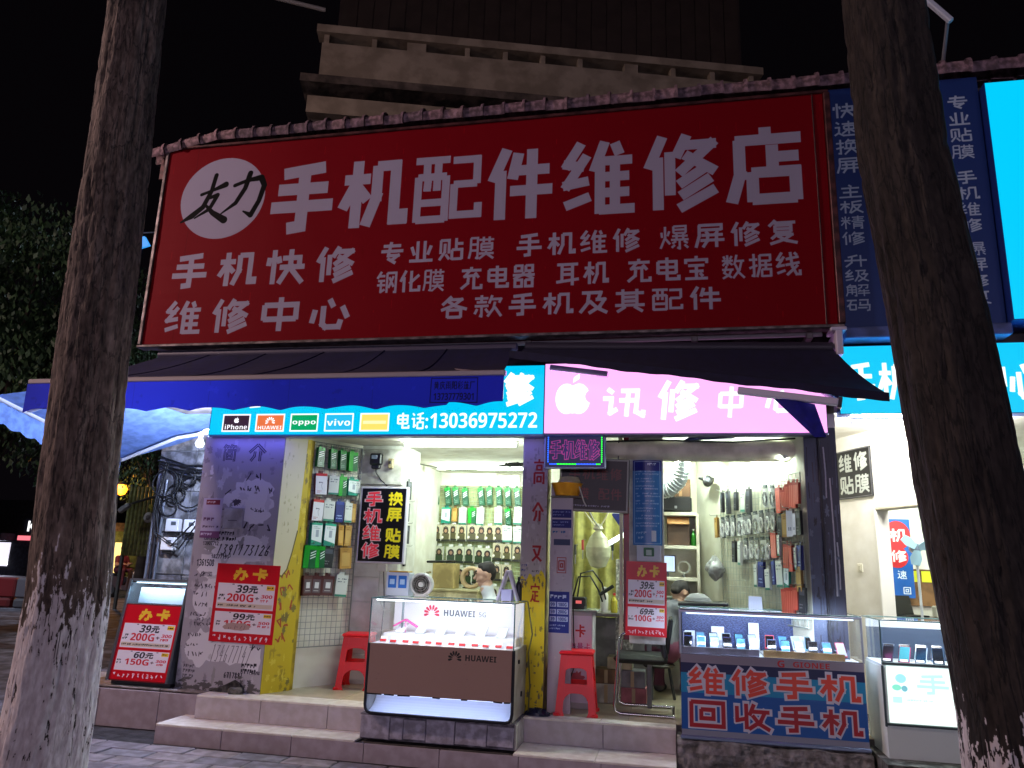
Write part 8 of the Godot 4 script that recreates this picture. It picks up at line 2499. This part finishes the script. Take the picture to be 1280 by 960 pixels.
func palm(at: Vector3, line: Array, base: float, sd: int, white_top: float, tone: float, label: String):
	var o := thing("palm_tree", label, "palm tree", at, "palms along the kerb")
	var nz := FastNoiseLite.new()
	nz.seed = sd
	nz.frequency = 1.0
	nz.fractal_octaves = 3
	var cx := Curve3D.new()
	for e in line:
		cx.add_point(Vector3(e[0], e[1], 0))
	var mid := func(y: float) -> float:
		for i in line.size() - 1:
			if y <= line[i + 1][1]:
				return lerpf(line[i][0], line[i + 1][0], (y - line[i][1]) / (line[i + 1][1] - line[i][1]))
		return line[line.size() - 1][0]
	# bark and limewash, painted where the coat still sticks
	var W := 512
	var H := 1500
	var im := Image.create(W, H, false, Image.FORMAT_RGB8)
	var im2 := Image.create(W, H, false, Image.FORMAT_L8)
	var n1 := FastNoiseLite.new()
	n1.seed = sd + 1
	n1.frequency = 1.0
	n1.fractal_octaves = 4
	for j in H:
		var y := 5.2 * (1.0 - float(j) / H)
		for i in W:
			var a := TAU * i / W
			var ca := cos(a)
			var sa := sin(a)
			var v := n1.get_noise_3d(ca * 2.6, y * 2.2, sa * 2.6)
			var fi := n1.get_noise_3d(ca * 8.0, y * 13.0 + 9.0, sa * 8.0)
			var lines := absf(n1.get_noise_3d(ca * 4.0, y * 2.0 + 3.0, sa * 4.0))
			var g := clampf(0.5 + 0.4 * fi + 0.5 * v, 0, 1)
			var h := clampf(0.5 + 0.35 * fi, 0, 1) * clampf(lines * 12.0, 0.2, 1.0)
			im2.set_pixel(i, j, Color(h, h, h))
			var bark := Color(0.17, 0.135, 0.115).lerp(Color(0.46, 0.4, 0.36), g) * tone  # tone puts light on the left palm, shade on the right, into the bark
			if lines < 0.05:
				bark *= 0.6
			# scars of old leaf stalks run round the upper trunk
			if y > 2.2 and fposmod(y * 3.1 + 0.5 * v, 1.0) < 0.06 + 0.05 * fi:
				bark *= 0.7
			var keep := minf((white_top - y) * 3.0, 1.0) + v * 0.9 + fi * 0.8 - (0.7 if lines < 0.04 and y > 0.5 else 0.0)
			if y < white_top + 0.5 and keep > 0.12:
				bark = Color(0.88, 0.85, 0.85).lerp(Color(0.74, 0.69, 0.69), clampf(0.5 - fi, 0, 1))
			im.set_pixel(i, j, bark)
	var low := StandardMaterial3D.new()
	low.albedo_texture = ImageTexture.create_from_image(im)
	low.roughness = 0.95
	low.heightmap_enabled = true
	low.heightmap_texture = ImageTexture.create_from_image(im2)
	low.heightmap_scale = 0.8
	var hi := StandardMaterial3D.new()
	hi.albedo_texture = noise_tex(21, 0.02, Color(0.2, 0.165, 0.145), Color(0.38, 0.33, 0.3), 512, 6, 0.3, 0.7)
	hi.uv1_scale = Vector3(4, 5, 1)
	hi.roughness = 0.95
	var seg := 96
	for piece in [["trunk", 0.0, 5.2, 260, low], ["upper_trunk", 5.2, 9.0, 40, hi]]:
		var rows: int = piece[3]
		var ring := []
		for j in rows + 1:
			var y := lerpf(piece[1], piece[2], float(j) / rows)
			var cur := []
			var mx: float = mid.call(y)
			for i in seg + 1:
				var a := TAU * (i % seg) / seg
				var r := trunk_radius(a, y, nz, base)
				cur.append(Vector3(mx + cos(a) * r, y, -sin(a) * r))
			ring.append(cur)
		var b := B.new()
		var nrm := []
		for j in rows + 1:
			var cur := []
			for i in seg + 1:
				var du: Vector3 = ring[j][(i + 1) % seg] - ring[j][(i - 1 + seg) % seg]
				var dv: Vector3 = ring[mini(j + 1, rows)][i] - ring[maxi(j - 1, 0)][i]
				cur.append(du.cross(dv).normalized())
			nrm.append(cur)
		for j in rows:
			for i in seg:
				b.smooth4([ring[j][i], nrm[j][i]], [ring[j][i + 1], nrm[j][i + 1]], [ring[j + 1][i + 1], nrm[j + 1][i + 1]], [ring[j + 1][i], nrm[j + 1][i]], Rect2(float(i) / seg, 1.0 - float(j + 1) / rows, 1.0 / seg, 1.0 / rows))
		part(o, piece[0], b, piece[4])
	# crown, above the picture
	var top := Vector3(mid.call(9.0), 8.9, 0)
	var leafm := StandardMaterial3D.new()
	leafm.albedo_color = Color(0.13, 0.24, 0.09)
	leafm.roughness = 0.6
	var cr := part(o, "crown", B.new().lathe(top, [[base * 0.9, 0.0], [base * 0.75, 0.5], [base * 0.35, 1.1], [0.001, 1.3]], 16), mat(Color(0.3, 0.4, 0.2), 0.6))
	var fr := B.new()
	for k in 22:
		var x := 0.15 + k * 0.13
		for s in [-1, 1]:
			var p0 := Vector3(x, -0.09 * x * x + 0.5 * x, 0)
			var tip := p0 + Vector3(0.3, -0.25, s * 0.6 * sin(PI * (k + 2) / 26.0))
			fr.quad(p0 + Vector3(-0.02, 0, 0), p0 + Vector3(0.03, 0, 0), tip + Vector3(0.005, 0, 0), tip)
	var pt := []
	for k in 12:
		var x := k * 0.28
		pt.append(Vector3(x, -0.09 * x * x + 0.5 * x, 0))
	fr.tube(pt, 0.03, 6, 0.006)
	var fm := fr.mesh()
	for k in 13:
		var f := inst(cr, "frond", fm, leafm)
		f.position = top + Vector3(0, 1.0, 0)
		f.rotation = Vector3(0, TAU * k / 13.0 + 0.2, rng.randf_range(-0.3, 0.4))


func palms():
	palm(Vector3(-3.2, 0, 2.8), [[0.0, 0.0], [0.03, 0.65], [0.03, 1.25], [-0.02, 1.88], [-0.07, 2.81], [-0.11, 3.85], [-0.165, 5.0], [-0.3, 9.0]], 0.19, 31, 1.3, 1.3, "palm with flaking limewashed foot at the left, nearest the steps")
	palm(Vector3(1.22, 0, 2.9), [[0.13, 0.0], [0.1, 0.97], [0.05, 1.42], [0.0, 1.91], [-0.05, 2.62], [-0.13, 3.42], [-0.15, 4.3], [-0.25, 9.0]], 0.2, 57, 0.95, 0.6, "dark palm trunk at the right, in front of the cyan signs")


# ---------------------------------------------------------------- left of the shops
func left_side():
	# set-back wall with meters, boxes and cables
	var w := setting("side_wall", B.new().bb(Vector3(-5.68, 0.0, -1.3), Vector3(-4.301, 3.4, -1.15)), worn(Color(0.42, 0.42, 0.44), 0.85, 0.6, 0.7, 0.3, 3))
	for j in 6:
		for i in 3:
			part(w, "wall_panel", B.new().cbox(Vector3(-5.44 + i * 0.46, 0.6 + j * 0.45, -1.143), Vector3(0.452, 0.442, 0.014), 0.004), worn([Color(0.46, 0.46, 0.48), Color(0.42, 0.42, 0.45), Color(0.5, 0.5, 0.51)][(i + j) % 3], 0.8, 0.6, 0.9, 0.2, 3))
	for e in [[-5.36, 1.8, "white meter box, left of two on the side wall"], [-5.14, 1.795, "white meter box, right of two on the side wall"], [-5.39, 1.6, "white meter box with dark foot below the other two"]]:
		var m := thing("meter_box", e[2], "meter box", Vector3(e[0], e[1], -1.13), "meter boxes on the side wall")
		part(m, "case", B.new().cbox(Vector3(0, 0, 0.035), Vector3(0.16, 0.14, 0.07), 0.008), mat(Color(0.82, 0.82, 0.82), 0.5))
		part(m, "window", B.new().cbox(Vector3(0.02, 0.02, 0.0715), Vector3(0.06, 0.04, 0.004), 0.001), mat(Color(0.3, 0.32, 0.34), 0.2))
		part(m, "terminal_cover", B.new().cbox(Vector3(0, -0.085, 0.025), Vector3(0.13, 0.035, 0.05), 0.006), mat(Color(0.1, 0.1, 0.1), 0.5))
	for k in 3:
		var p := thing("wall_pipe", "grey pipe at the side wall's left edge, %s from the left" % nth(k), "pipe", Vector3(-5.63 + k * 0.055, 0, -1.1), "pipes on the side wall")
		part(p, "pipe", B.new().tube([Vector3(0, 0.34, 0), Vector3(0, 2.0 + 0.15 * k, 0)], 0.015 + 0.004 * (k % 2), 8), mat([Color(0.4, 0.42, 0.46), Color(0.14, 0.14, 0.16)][k % 2], 0.4, 0.3))
		for y in [0.8, 1.6]:
			part(p, "clip", B.new().cbox(Vector3(0, y, -0.012), Vector3(0.06, 0.02, 0.03), 0.003), mat(Color(0.3, 0.3, 0.32), 0.5))
	var cb := thing("cable_bundle", "tangled black cables looped on the side wall", "cables", Vector3(-5.33, 2.3, -1.1))
	for k in 6:
		var pth := []
		var cx := rng.randf_range(-0.2, 0.15)
		var cy := rng.randf_range(-0.35, 0.1)
		var rr := rng.randf_range(0.07, 0.16)
		for i in 20:
			var a := TAU * i / 19.0 * 1.3 + k
			pth.append(Vector3(cx + cos(a) * rr * (1 + 0.02 * i), cy + sin(a) * rr * 1.1, 0.02 + 0.004 * k))
		part(cb, "loop", B.new().tube(pth, 0.009, 6), mat(Color(0.03, 0.03, 0.035), 0.6))
	for k in 4:
		var pth := []
		for i in 8:
			pth.append(Vector3(lerpf(-0.3, 0.9, i / 7.0) + rng.randf_range(-0.02, 0.02), 0.25 - 0.04 * k - 0.1 * sin(PI * i / 7.0) + rng.randf_range(-0.02, 0.02), 0.03))
		part(cb, "strand", B.new().tube(pth, 0.011, 6), mat(Color(0.03, 0.03, 0.035), 0.6))
	for k in 2:
		part(cb, "strand", B.new().tube([Vector3(-0.2 + 0.03 * k, 0.2, 0.03), Vector3(-0.28 + 0.02 * k, -0.3, 0.04), Vector3(-0.24 + 0.05 * k, -0.6, 0.03), Vector3(0.0 + 0.1 * k, -0.72 - 0.03 * k, 0.05), Vector3(0.25 + 0.05 * k, -0.45, 0.04)], 0.009, 6), mat(Color(0.03, 0.03, 0.035), 0.6))
	# light-blue awning along the side, seen from below
	var aw := thing("side_awning", "light blue awning seen from below behind the left palm", "awning")
	var A := Vector3(-6.14, 2.87, 0.7)
	var Bp := Vector3(-6.14, 2.52, -1.1)
	var C := Vector3(-4.62, 2.98, -1.1)
	var D := Vector3(-4.4, 3.28, 0.2)
	part(aw, "canopy", sheet(func(u, v): return A.lerp(Bp, u).lerp(D.lerp(C, u), v) + Vector3(0, -0.03 * sin(PI * v), 0), 16, 16), cloth(Color(0.46, 0.59, 0.86), Color(0.4, 0.4, 0.4)))
	part(aw, "front_bar", B.new().tube([A, Bp], 0.025, 8), mat(Color(0.8, 0.8, 0.82), 0.3))
	part(aw, "folding_arm", B.new().tube([Vector3(-4.6, 2.86, -0.95), Vector3(-5.25, 2.72, -0.8), Vector3(-6.0, 2.5, -0.95)], 0.02, 8), mat(Color(0.82, 0.82, 0.84), 0.3))
	part(aw, "folding_arm", B.new().tube([Vector3(-4.6, 3.1, 0.1), Vector3(-5.3, 2.95, 0.5), Vector3(-6.1, 2.8, 0.3)], 0.02, 8), mat(Color(0.82, 0.82, 0.84), 0.3))
	part(aw, "valance", sheet(func(u, v):
		var p := A.lerp(Bp, u)
		return p + Vector3(-0.01, -0.2 * (1.0 - v) - (0.03 * absf(sin(u * 30.0)) if v < 0.5 else 0.0), 0), 80, 2), cloth(Color(0.46, 0.59, 0.86), Color(0.4, 0.4, 0.4)))
	var bl := thing("bulb_lamp", "round white bulb beside the scribbled pillar under the awning", "lamp", Vector3(-4.46, 2.54, -0.06))
	part(bl, "glowing_bulb", B.new().lathe(Vector3.ZERO, [[0.001, -0.045], [0.03, -0.035], [0.045, 0.0], [0.03, 0.035], [0.018, 0.05]], 16), glow(Color(0.9, 0.93, 1.0), 1.6))
	part(bl, "holder", B.new().lathe(Vector3(0, 0.05, 0), [[0.02, 0], [0.022, 0.06], [0.001, 0.065]], 12), mat(Color(0.8, 0.8, 0.8), 0.4))
	part(bl, "arm", B.new().tube([Vector3(0, 0.1, 0), Vector3(0.04, 0.14, 0), Vector3(0.12, 0.14, 0)], 0.01, 6), mat(Color(0.7, 0.7, 0.7), 0.4))
	omni(bl, "bulb_light", Vector3(0, 0, 0), 5.0, Color(0.8, 0.86, 1.0), 0.045)
	# slanted display case with a red poster
	var dc := thing("display_case", "slanting glass case with red price poster on the left ledge", "display case", Vector3(-4.66, FLOOR, -0.08))
	var tx := card_poster(0, 0, 0.56, 0.66, ["39", "200G", "300"], ["60", "150G", "300"], false)
	var lean := Basis(Vector3.RIGHT, -0.16)
	part(dc, "poster", B.new().quad(lean * Vector3(-0.29, 0.02, 0.2), lean * Vector3(0.29, 0.02, 0.2), lean * Vector3(0.29, 0.66, 0.2), lean * Vector3(-0.29, 0.66, 0.2)), printed(tx, 0.3))
	part(dc, "front_board", B.new().box(lean * Vector3(0, 0.34, 0.19), Vector3(0.6, 0.66, 0.016), lean), mat(Color(0.5, 0.06, 0.1), 0.4))
	part(dc, "front_glass", B.new().quad(lean * Vector3(-0.29, 0.67, 0.2), lean * Vector3(0.29, 0.67, 0.2), lean * Vector3(0.29, 0.86, 0.2), lean * Vector3(-0.29, 0.86, 0.2)), glass(Color(0.8, 0.95, 1.0), 0.1))
	part(dc, "lit_back", B.new().box(lean * Vector3(0, 0.76, 0.1), Vector3(0.5, 0.14, 0.01), lean), mat(Color(0.8, 0.88, 0.95), 0.3))
	part(dc, "case_lamp", B.new().box(lean * Vector3(0, 0.865, 0.17), Vector3(0.52, 0.01, 0.014), lean), glow(Color(0.8, 0.93, 1.0), 2.0))  # added strip, stands in for a bright reflection in the glass
	area(dc, "case_light", lean * Vector3(0, 0.855, 0.165), Vector3(0, -1, -0.8), Vector2(0.52, 0.012), 0.14, Color(0.8, 0.93, 1.0))  # light of the added strip
	for s in [-1, 1]:
		part(dc, "side_panel", B.new().box(lean * Vector3(0.303 * s, 0.44, 0.03), Vector3(0.012, 0.86, 0.34), lean), mat(Color(0.42, 0.44, 0.46), 0.3, 0.4))
		part(dc, "corner_bar", B.new().box(lean * Vector3(0.3 * s, 0.45, 0.206), Vector3(0.022, 0.88, 0.016), lean), mat(Color(0.5, 0.52, 0.54), 0.3, 0.7))
	part(dc, "top_bar", B.new().box(lean * Vector3(0, 0.885, 0.2), Vector3(0.62, 0.022, 0.022), lean), mat(Color(0.5, 0.52, 0.54), 0.3, 0.7))
	part(dc, "top_glass", B.new().box(lean * Vector3(0, 0.89, 0.03), Vector3(0.6, 0.008, 0.32), lean), glass(Color(0.8, 0.95, 1.0), 0.15))
	part(dc, "foot", B.new().bb(Vector3(-0.3, 0.001, -0.2), Vector3(0.3, 0.04, 0.14)), mat(Color(0.2, 0.2, 0.22), 0.4))


# ---------------------------------------------------------------- far left: road, scooters, lit shops
func scooter(at: Vector3, turn: float, label: String, col: Color) -> Node3D:
	var o := thing("scooter", label, "scooter", at, "scooters by the far kerb")
	o.rotation.y = turn
	var m := mat(col, 0.3)
	var dk := mat(Color(0.03, 0.03, 0.035), 0.6)
	for x in [-0.62, 0.62]:
		var wh := part(o, "wheel", B.new().lathe(Vector3(x, 0.24, 0), [[0.13, -0.05], [0.22, -0.045], [0.24, 0.0], [0.22, 0.045], [0.13, 0.05], [0.13, -0.05]], 22, Basis(Vector3.RIGHT, PI / 2)), dk)
		part(wh, "rim", B.new().lathe(Vector3(x, 0.24, 0), [[0.001, -0.03], [0.13, -0.035], [0.13, 0.035], [0.001, 0.03]], 18, Basis(Vector3.RIGHT, PI / 2)), mat(Color(0.5, 0.5, 0.5), 0.3, 0.7))
	var pr := PackedVector2Array([Vector2(-0.78, 0.5), Vector2(-0.3, 0.32), Vector2(0.3, 0.26), Vector2(0.42, 0.34), Vector2(0.46, 0.9), Vector2(0.38, 0.92), Vector2(0.24, 0.42), Vector2(-0.12, 0.42), Vector2(-0.2, 0.68), Vector2(-0.8, 0.72)])
	part(o, "body", B.new().prism(pr, -0.14, 0.14), m)
	part(o, "seat", B.new().cbox(Vector3(-0.48, 0.75, 0), Vector3(0.62, 0.09, 0.26), 0.04), dk)
	part(o, "fork", B.new().tube([Vector3(0.62, 0.24, 0.08), Vector3(0.42, 0.95, 0.05)], 0.025, 8), mat(Color(0.5, 0.5, 0.5), 0.3, 0.7))
	part(o, "handlebar", B.new().tube([Vector3(0.36, 1.02, -0.32), Vector3(0.42, 0.98, 0), Vector3(0.36, 1.02, 0.32)], 0.016, 8), dk)
	part(o, "headlight", B.new().lathe(Vector3(0.5, 0.82, 0), [[0.001, 0.03], [0.06, 0.02], [0.07, -0.02], [0.04, -0.05]], 14, Basis(Vector3.BACK, -PI / 2)), mat(Color(0.8, 0.8, 0.78), 0.15))
	return o


func tree(at: Vector3, h: float, r: float, n: int, label: String, sd: int):
	var o := thing("street_tree", label, "tree", at, "trees beyond the left palm")
	var q := RandomNumberGenerator.new()
	q.seed = sd
	var limbs := B.new()
	limbs.tube([Vector3.ZERO, Vector3(0.1, h * 0.3, 0), Vector3(0.0, h * 0.65, 0.1)], 0.2, 10, 0.1)
	var clumps := []
	for k in 26:
		var a := q.randf() * TAU
		var rr := r * sqrt(q.randf()) * 0.8
		var y := h * q.randf_range(0.42, 0.95)
		var c := Vector3(cos(a) * rr, y, sin(a) * rr)
		clumps.append(c)
		if k < 9:
			limbs.tube([Vector3(0, h * 0.4, 0), Vector3(c.x * 0.5, lerpf(h * 0.4, c.y, 0.6), c.z * 0.5), c], 0.06, 6, 0.015)
	part(o, "trunk", limbs, worn(Color(0.25, 0.2, 0.17), 0.95))
	var b := B.new()
	for k in n:
		var c: Vector3 = clumps[q.randi() % 26]
		var d := Vector3(q.randfn(0, 1), q.randfn(0, 0.8), q.randfn(0, 1)).normalized() * r * 0.38 * pow(q.randf(), 0.4)
		var p := c + d
		var bs := Basis.from_euler(Vector3(q.randf_range(-0.9, 0.9), q.randf() * TAU, q.randf_range(-0.6, 0.6)))
		var s := q.randf_range(0.045, 0.08)
		var x := bs.x * s * 0.5
		var y := bs.y * s
		b.quad(p - y, p + x - y * 0.1, p + y, p - x - y * 0.1)
		var tone := q.randf_range(0.7, 1.25)
		for e in 6:
			b.c.append(Color(0.035 * tone, 0.075 * tone, 0.03 * tone))
	var lm := StandardMaterial3D.new()
	lm.vertex_color_use_as_albedo = true
	lm.roughness = 0.55
	lm.backlight_enabled = true
	lm.backlight = Color(0.4, 0.4, 0.3)
	part(o, "crown", b, lm)


func far_left():
	# green corrugated hoarding, lit by an orange lamp
	var f := thing("green_hoarding", "ridged olive-green hoarding in the distance left of the shops", "hoarding", Vector3(-14.6, 0, -12.0))
	for k in 11:
		part(f, "ridged_sheet", B.new().prism(PackedVector2Array([Vector2(k * 0.12, 0), Vector2(k * 0.12 + 0.03, 0.03), Vector2(k * 0.12 + 0.08, 0.03), Vector2(k * 0.12 + 0.115, 0), Vector2(k * 0.12 + 0.06, -0.02)]), 1.4, 3.25, Basis(Vector3.RIGHT, Vector3.BACK, Vector3.UP)), worn(Color(0.42, 0.42, 0.16), 0.5, 0.7, 1.0))
	for x in [0.0, 1.3]:
		part(f, "post", B.new().tube([Vector3(x, 0, -0.08), Vector3(x, 3.3, -0.08)], 0.05, 8), mat(Color(0.3, 0.3, 0.28), 0.5))
	var pl := thing("round_plaque", "round pale plaque on the olive-green hoarding", "plaque", Vector3(-13.86, 2.42, -11.94))
	part(pl, "disc", B.new().lathe(Vector3.ZERO, [[0.001, -0.01], [0.14, -0.01], [0.14, 0.015], [0.001, 0.016]], 22, Basis(Vector3.RIGHT, PI / 2)), mat(Color(0.7, 0.68, 0.64), 0.5))
	part(pl, "inner_mark", B.new().lathe(Vector3(0, 0, 0.014), [[0.001, 0.0], [0.07, 0.0], [0.07, 0.006], [0.001, 0.007]], 16, Basis(Vector3.RIGHT, PI / 2)), mat(Color(0.45, 0.42, 0.4), 0.5))
	var yp := thing("yellow_plaque", "yellow heart-shaped plaque above the round pale plaque", "plaque", Vector3(-13.75, 2.68, -11.94))
	part(yp, "plate", B.new().prism(PackedVector2Array([Vector2(0, -0.12), Vector2(0.14, 0.02), Vector2(0.12, 0.1), Vector2(0, 0.06), Vector2(-0.12, 0.1), Vector2(-0.14, 0.02)]), 0.0, 0.02), mat(Color(0.6, 0.55, 0.1), 0.5))
	part(yp, "mark", B.new().cbox(Vector3(0, 0.0, 0.023), Vector3(0.1, 0.02, 0.006), 0.002), mat(Color(0.2, 0.18, 0.08), 0.5))
	var cc := thing("wall_camera", "pale bracket camera on a long arm before the olive hoarding", "camera", Vector3(-14.1, 2.75, -11.5))
	part(cc, "arm", B.new().tube([Vector3(0.45, 0.25, -0.4), Vector3(0.0, 0.0, 0)], 0.03, 8), mat(Color(0.3, 0.3, 0.3), 0.5))
	part(cc, "body", B.new().cbox(Vector3(-0.15, -0.12, 0.05), Vector3(0.34, 0.14, 0.14), 0.03, Basis(Vector3.BACK, 0.6)), mat(Color(0.62, 0.62, 0.62), 0.4))
	part(cc, "lens", B.new().cbox(Vector3(-0.3, -0.24, 0.05), Vector3(0.05, 0.1, 0.1), 0.02, Basis(Vector3.BACK, 0.6)), mat(Color(0.06, 0.06, 0.06), 0.2))
	# orange street lamp
	var lp := thing("street_lamp", "distant glowing orange street lamp at the left palm's edge", "street lamp", Vector3(-17.05, 0, -14.7))
	part(lp, "pole", B.new().tube([Vector3(-0.6, 0, 0), Vector3(-0.6, 3.4, 0), Vector3(-0.4, 3.62, 0), Vector3(0, 3.6, 0)], 0.06, 8), mat(Color(0.3, 0.3, 0.3), 0.5, 0.5))
	part(lp, "glowing_bulb", B.new().lathe(Vector3(0, 3.42, 0), [[0.001, -0.2], [0.12, -0.15], [0.19, 0.0], [0.12, 0.14], [0.05, 0.18]], 16), glow(Color(1.0, 0.55, 0.1), 6.0))
	part(lp, "cap", B.new().lathe(Vector3(0, 3.6, 0), [[0.16, -0.04], [0.08, 0.05], [0.001, 0.07]], 14), mat(Color(0.3, 0.3, 0.3), 0.5))
	omni(lp, "lamp_light", Vector3(0, 3.42, 0), 6.0, Color(1.0, 0.66, 0.26), 0.18)
	# low lit shop behind the scooters
	var s := thing("low_shop", "low lit shop with pale pillar far behind the scooters", "building", Vector3(-26.0, 0, -24.5))
	part(s, "wall", B.new().bb(Vector3(-2.0, 0, -3), Vector3(3.5, 2.6, 0)), worn(Color(0.4, 0.42, 0.26), 0.8))
	part(s, "lit_window", B.new().bb(Vector3(1.2, 0.5, 0.01), Vector3(1.9, 1.9, 0.05)), glow(Color(1.0, 0.85, 0.5), 1.3))
	part(s, "pillar", B.new().bb(Vector3(0.3, 0, 0.02), Vector3(0.65, 2.4, 0.3)), worn(Color(0.66, 0.64, 0.56), 0.7))
	part(s, "roof_edge", B.new().bb(Vector3(-2.2, 2.4, -0.2), Vector3(3.6, 2.75, 0.7)), worn(Color(0.5, 0.36, 0.3), 0.8))
	part(s, "green_panel", B.new().bb(Vector3(-1.6, 0.3, 0.01), Vector3(0.2, 2.0, 0.04)), worn(Color(0.32, 0.42, 0.14), 0.6))
	omni(s, "window_light", Vector3(0.9, 1.9, 1.2), 1.6, Color(1.0, 0.85, 0.5), 0.2)
	var kb := thing("kerb_wall", "low pale kerb wall with planting before the far shop", "kerb wall", Vector3(-23.0, 0, -21.8))
	part(kb, "wall", B.new().bb(Vector3(-3, 0, -0.2), Vector3(4, 0.45, 0.2)), worn(Color(0.6, 0.58, 0.54), 0.8))
	part(kb, "coping", B.new().cbox(Vector3(0.5, 0.48, 0), Vector3(7.1, 0.06, 0.5), 0.01), worn(Color(0.7, 0.68, 0.64), 0.8))
	# scooters and a rider in maroon
	scooter(Vector3(-17.9, 0, -16.6), -0.35, "grey scooter carrying the rider in maroon, far left", Color(0.32, 0.3, 0.33))
	scooter(Vector3(-15.2, 0, -15.1), 2.6, "pale scooter parked behind the pipes at the side wall", Color(0.5, 0.5, 0.52))
	var rd := thing("person", "person in maroon jacket sitting on the far scooter", "person", Vector3(-18.3, 0.0, -16.76))
	seated(rd, Vector3(0, 0.9, 0), Vector3(0.94, 0, 0.34), 0.1, Color(0.13, 0.02, 0.04), Color(0.09, 0.02, 0.04), Color(0.4, 0.25, 0.18), Color(0.012, 0.011, 0.011), Vector3(0.06, 1.58, 0.02), Vector3(0.8, 0, 0.6).normalized(), 0.25, 0.022)
	# lit restaurant far off behind the palm
	var kf := thing("lit_restaurant", "dark block with a lit white sign far behind the left palm", "building", Vector3(-37.0, 0, -31.0))
	part(kf, "wall", B.new().bb(Vector3(-6, 0, -6), Vector3(6, 4.2, 0)), worn(Color(0.2, 0.2, 0.24), 0.8))
	var cv := Cv.new(-0.2, -0.6, 3.0, 0.6, 80, Color(0.03, 0.03, 0.05))
	cv.latin("KFR", 0.0, -0.45, 2.4, 0.45, Color(1, 1, 1))
	part(kf, "lit_sign", B.new().quad(Vector3(0.9, 2.35, 0.03), Vector3(3.1, 2.35, 0.03), Vector3(3.1, 3.15, 0.03), Vector3(0.9, 3.15, 0.03)), printed(cv.tex(), 0.4, 1.6))
	part(kf, "sign_strip", B.new().bb(Vector3(0.6, 1.95, 0.01), Vector3(2.9, 2.2, 0.06)), glow(Color(0.95, 0.45, 0.5), 1.4))
	part(kf, "sign_strip", B.new().bb(Vector3(2.2, 1.96, 0.062), Vector3(2.9, 2.19, 0.08)), glow(Color(0.4, 0.6, 1.0), 1.4))
	part(kf, "lit_window", B.new().bb(Vector3(-1.4, 0.5, 0.01), Vector3(0.2, 1.8, 0.06)), glow(Color(0.95, 0.93, 1.0), 1.1))
	part(kf, "canopy", B.new().bb(Vector3(-6, 1.9, 0.0), Vector3(0.4, 2.3, 1.0)), worn(Color(0.2, 0.26, 0.36), 0.7))
	area(kf, "window_light", Vector3(-1.0, 1.1, 0.1), Vector3(0, -0.2, 1), Vector2(2.8, 1.4), 20.0, Color(0.9, 0.9, 1.0))
	var fc := thing("distant_sign", "small glowing cyan sign high behind the left palm", "sign", Vector3(-10.36, 7.56, -6.0))
	part(fc, "glowing_face", B.new().prism(PackedVector2Array([Vector2(-0.2, 0.14), Vector2(-0.16, -0.14), Vector2(0.16, -0.06), Vector2(0.02, 0.14)]), 0.0, 0.05), glow(Color(0.2, 0.65, 1.0), 0.9))
	part(fc, "pole", B.new().tube([Vector3(-0.1, -0.1, -0.05), Vector3(-0.1, -7.56, -0.05)], 0.05, 8), mat(Color(0.1, 0.1, 0.11), 0.6))
	part(fc, "stay", B.new().tube([Vector3(-0.1, 0.27, -0.05), Vector3(0.38, 0.26, -0.05)], 0.012, 6), mat(Color(0.6, 0.6, 0.62), 0.5))
	# red and white barrier
	var ba := thing("road_barrier", "red and white road barrier on the far pavement at the left edge", "barrier", Vector3(-17.0, 0, -11.0))
	for k in 5:
		part(ba, "panel", B.new().cbox(Vector3(-1.2 + k * 0.6, 0.5, 0), Vector3(0.58, 0.5, 0.2), 0.04), mat([Color(0.42, 0.07, 0.08), Color(0.36, 0.34, 0.36)][k % 2], 0.6))
		part(ba, "foot", B.new().cbox(Vector3(-1.2 + k * 0.6, 0.12, 0), Vector3(0.5, 0.24, 0.34), 0.05), mat([Color(0.36, 0.06, 0.06), Color(0.3, 0.29, 0.3)][k % 2], 0.6))
	# dim trees
	tree(Vector3(-11.5, 0, -4.5), 7.0, 2.3, 16000, "dim leafy tree behind the left palm, above the blue awning", 4)
	tree(Vector3(-15.5, 0, -6.0), 9.5, 2.6, 14000, "taller dim tree at the left edge of the picture", 9)
	tree(Vector3(-15.6, 0, -14.2), 8.5, 2.2, 8000, "dark low tree behind the side wall and hoarding", 14)
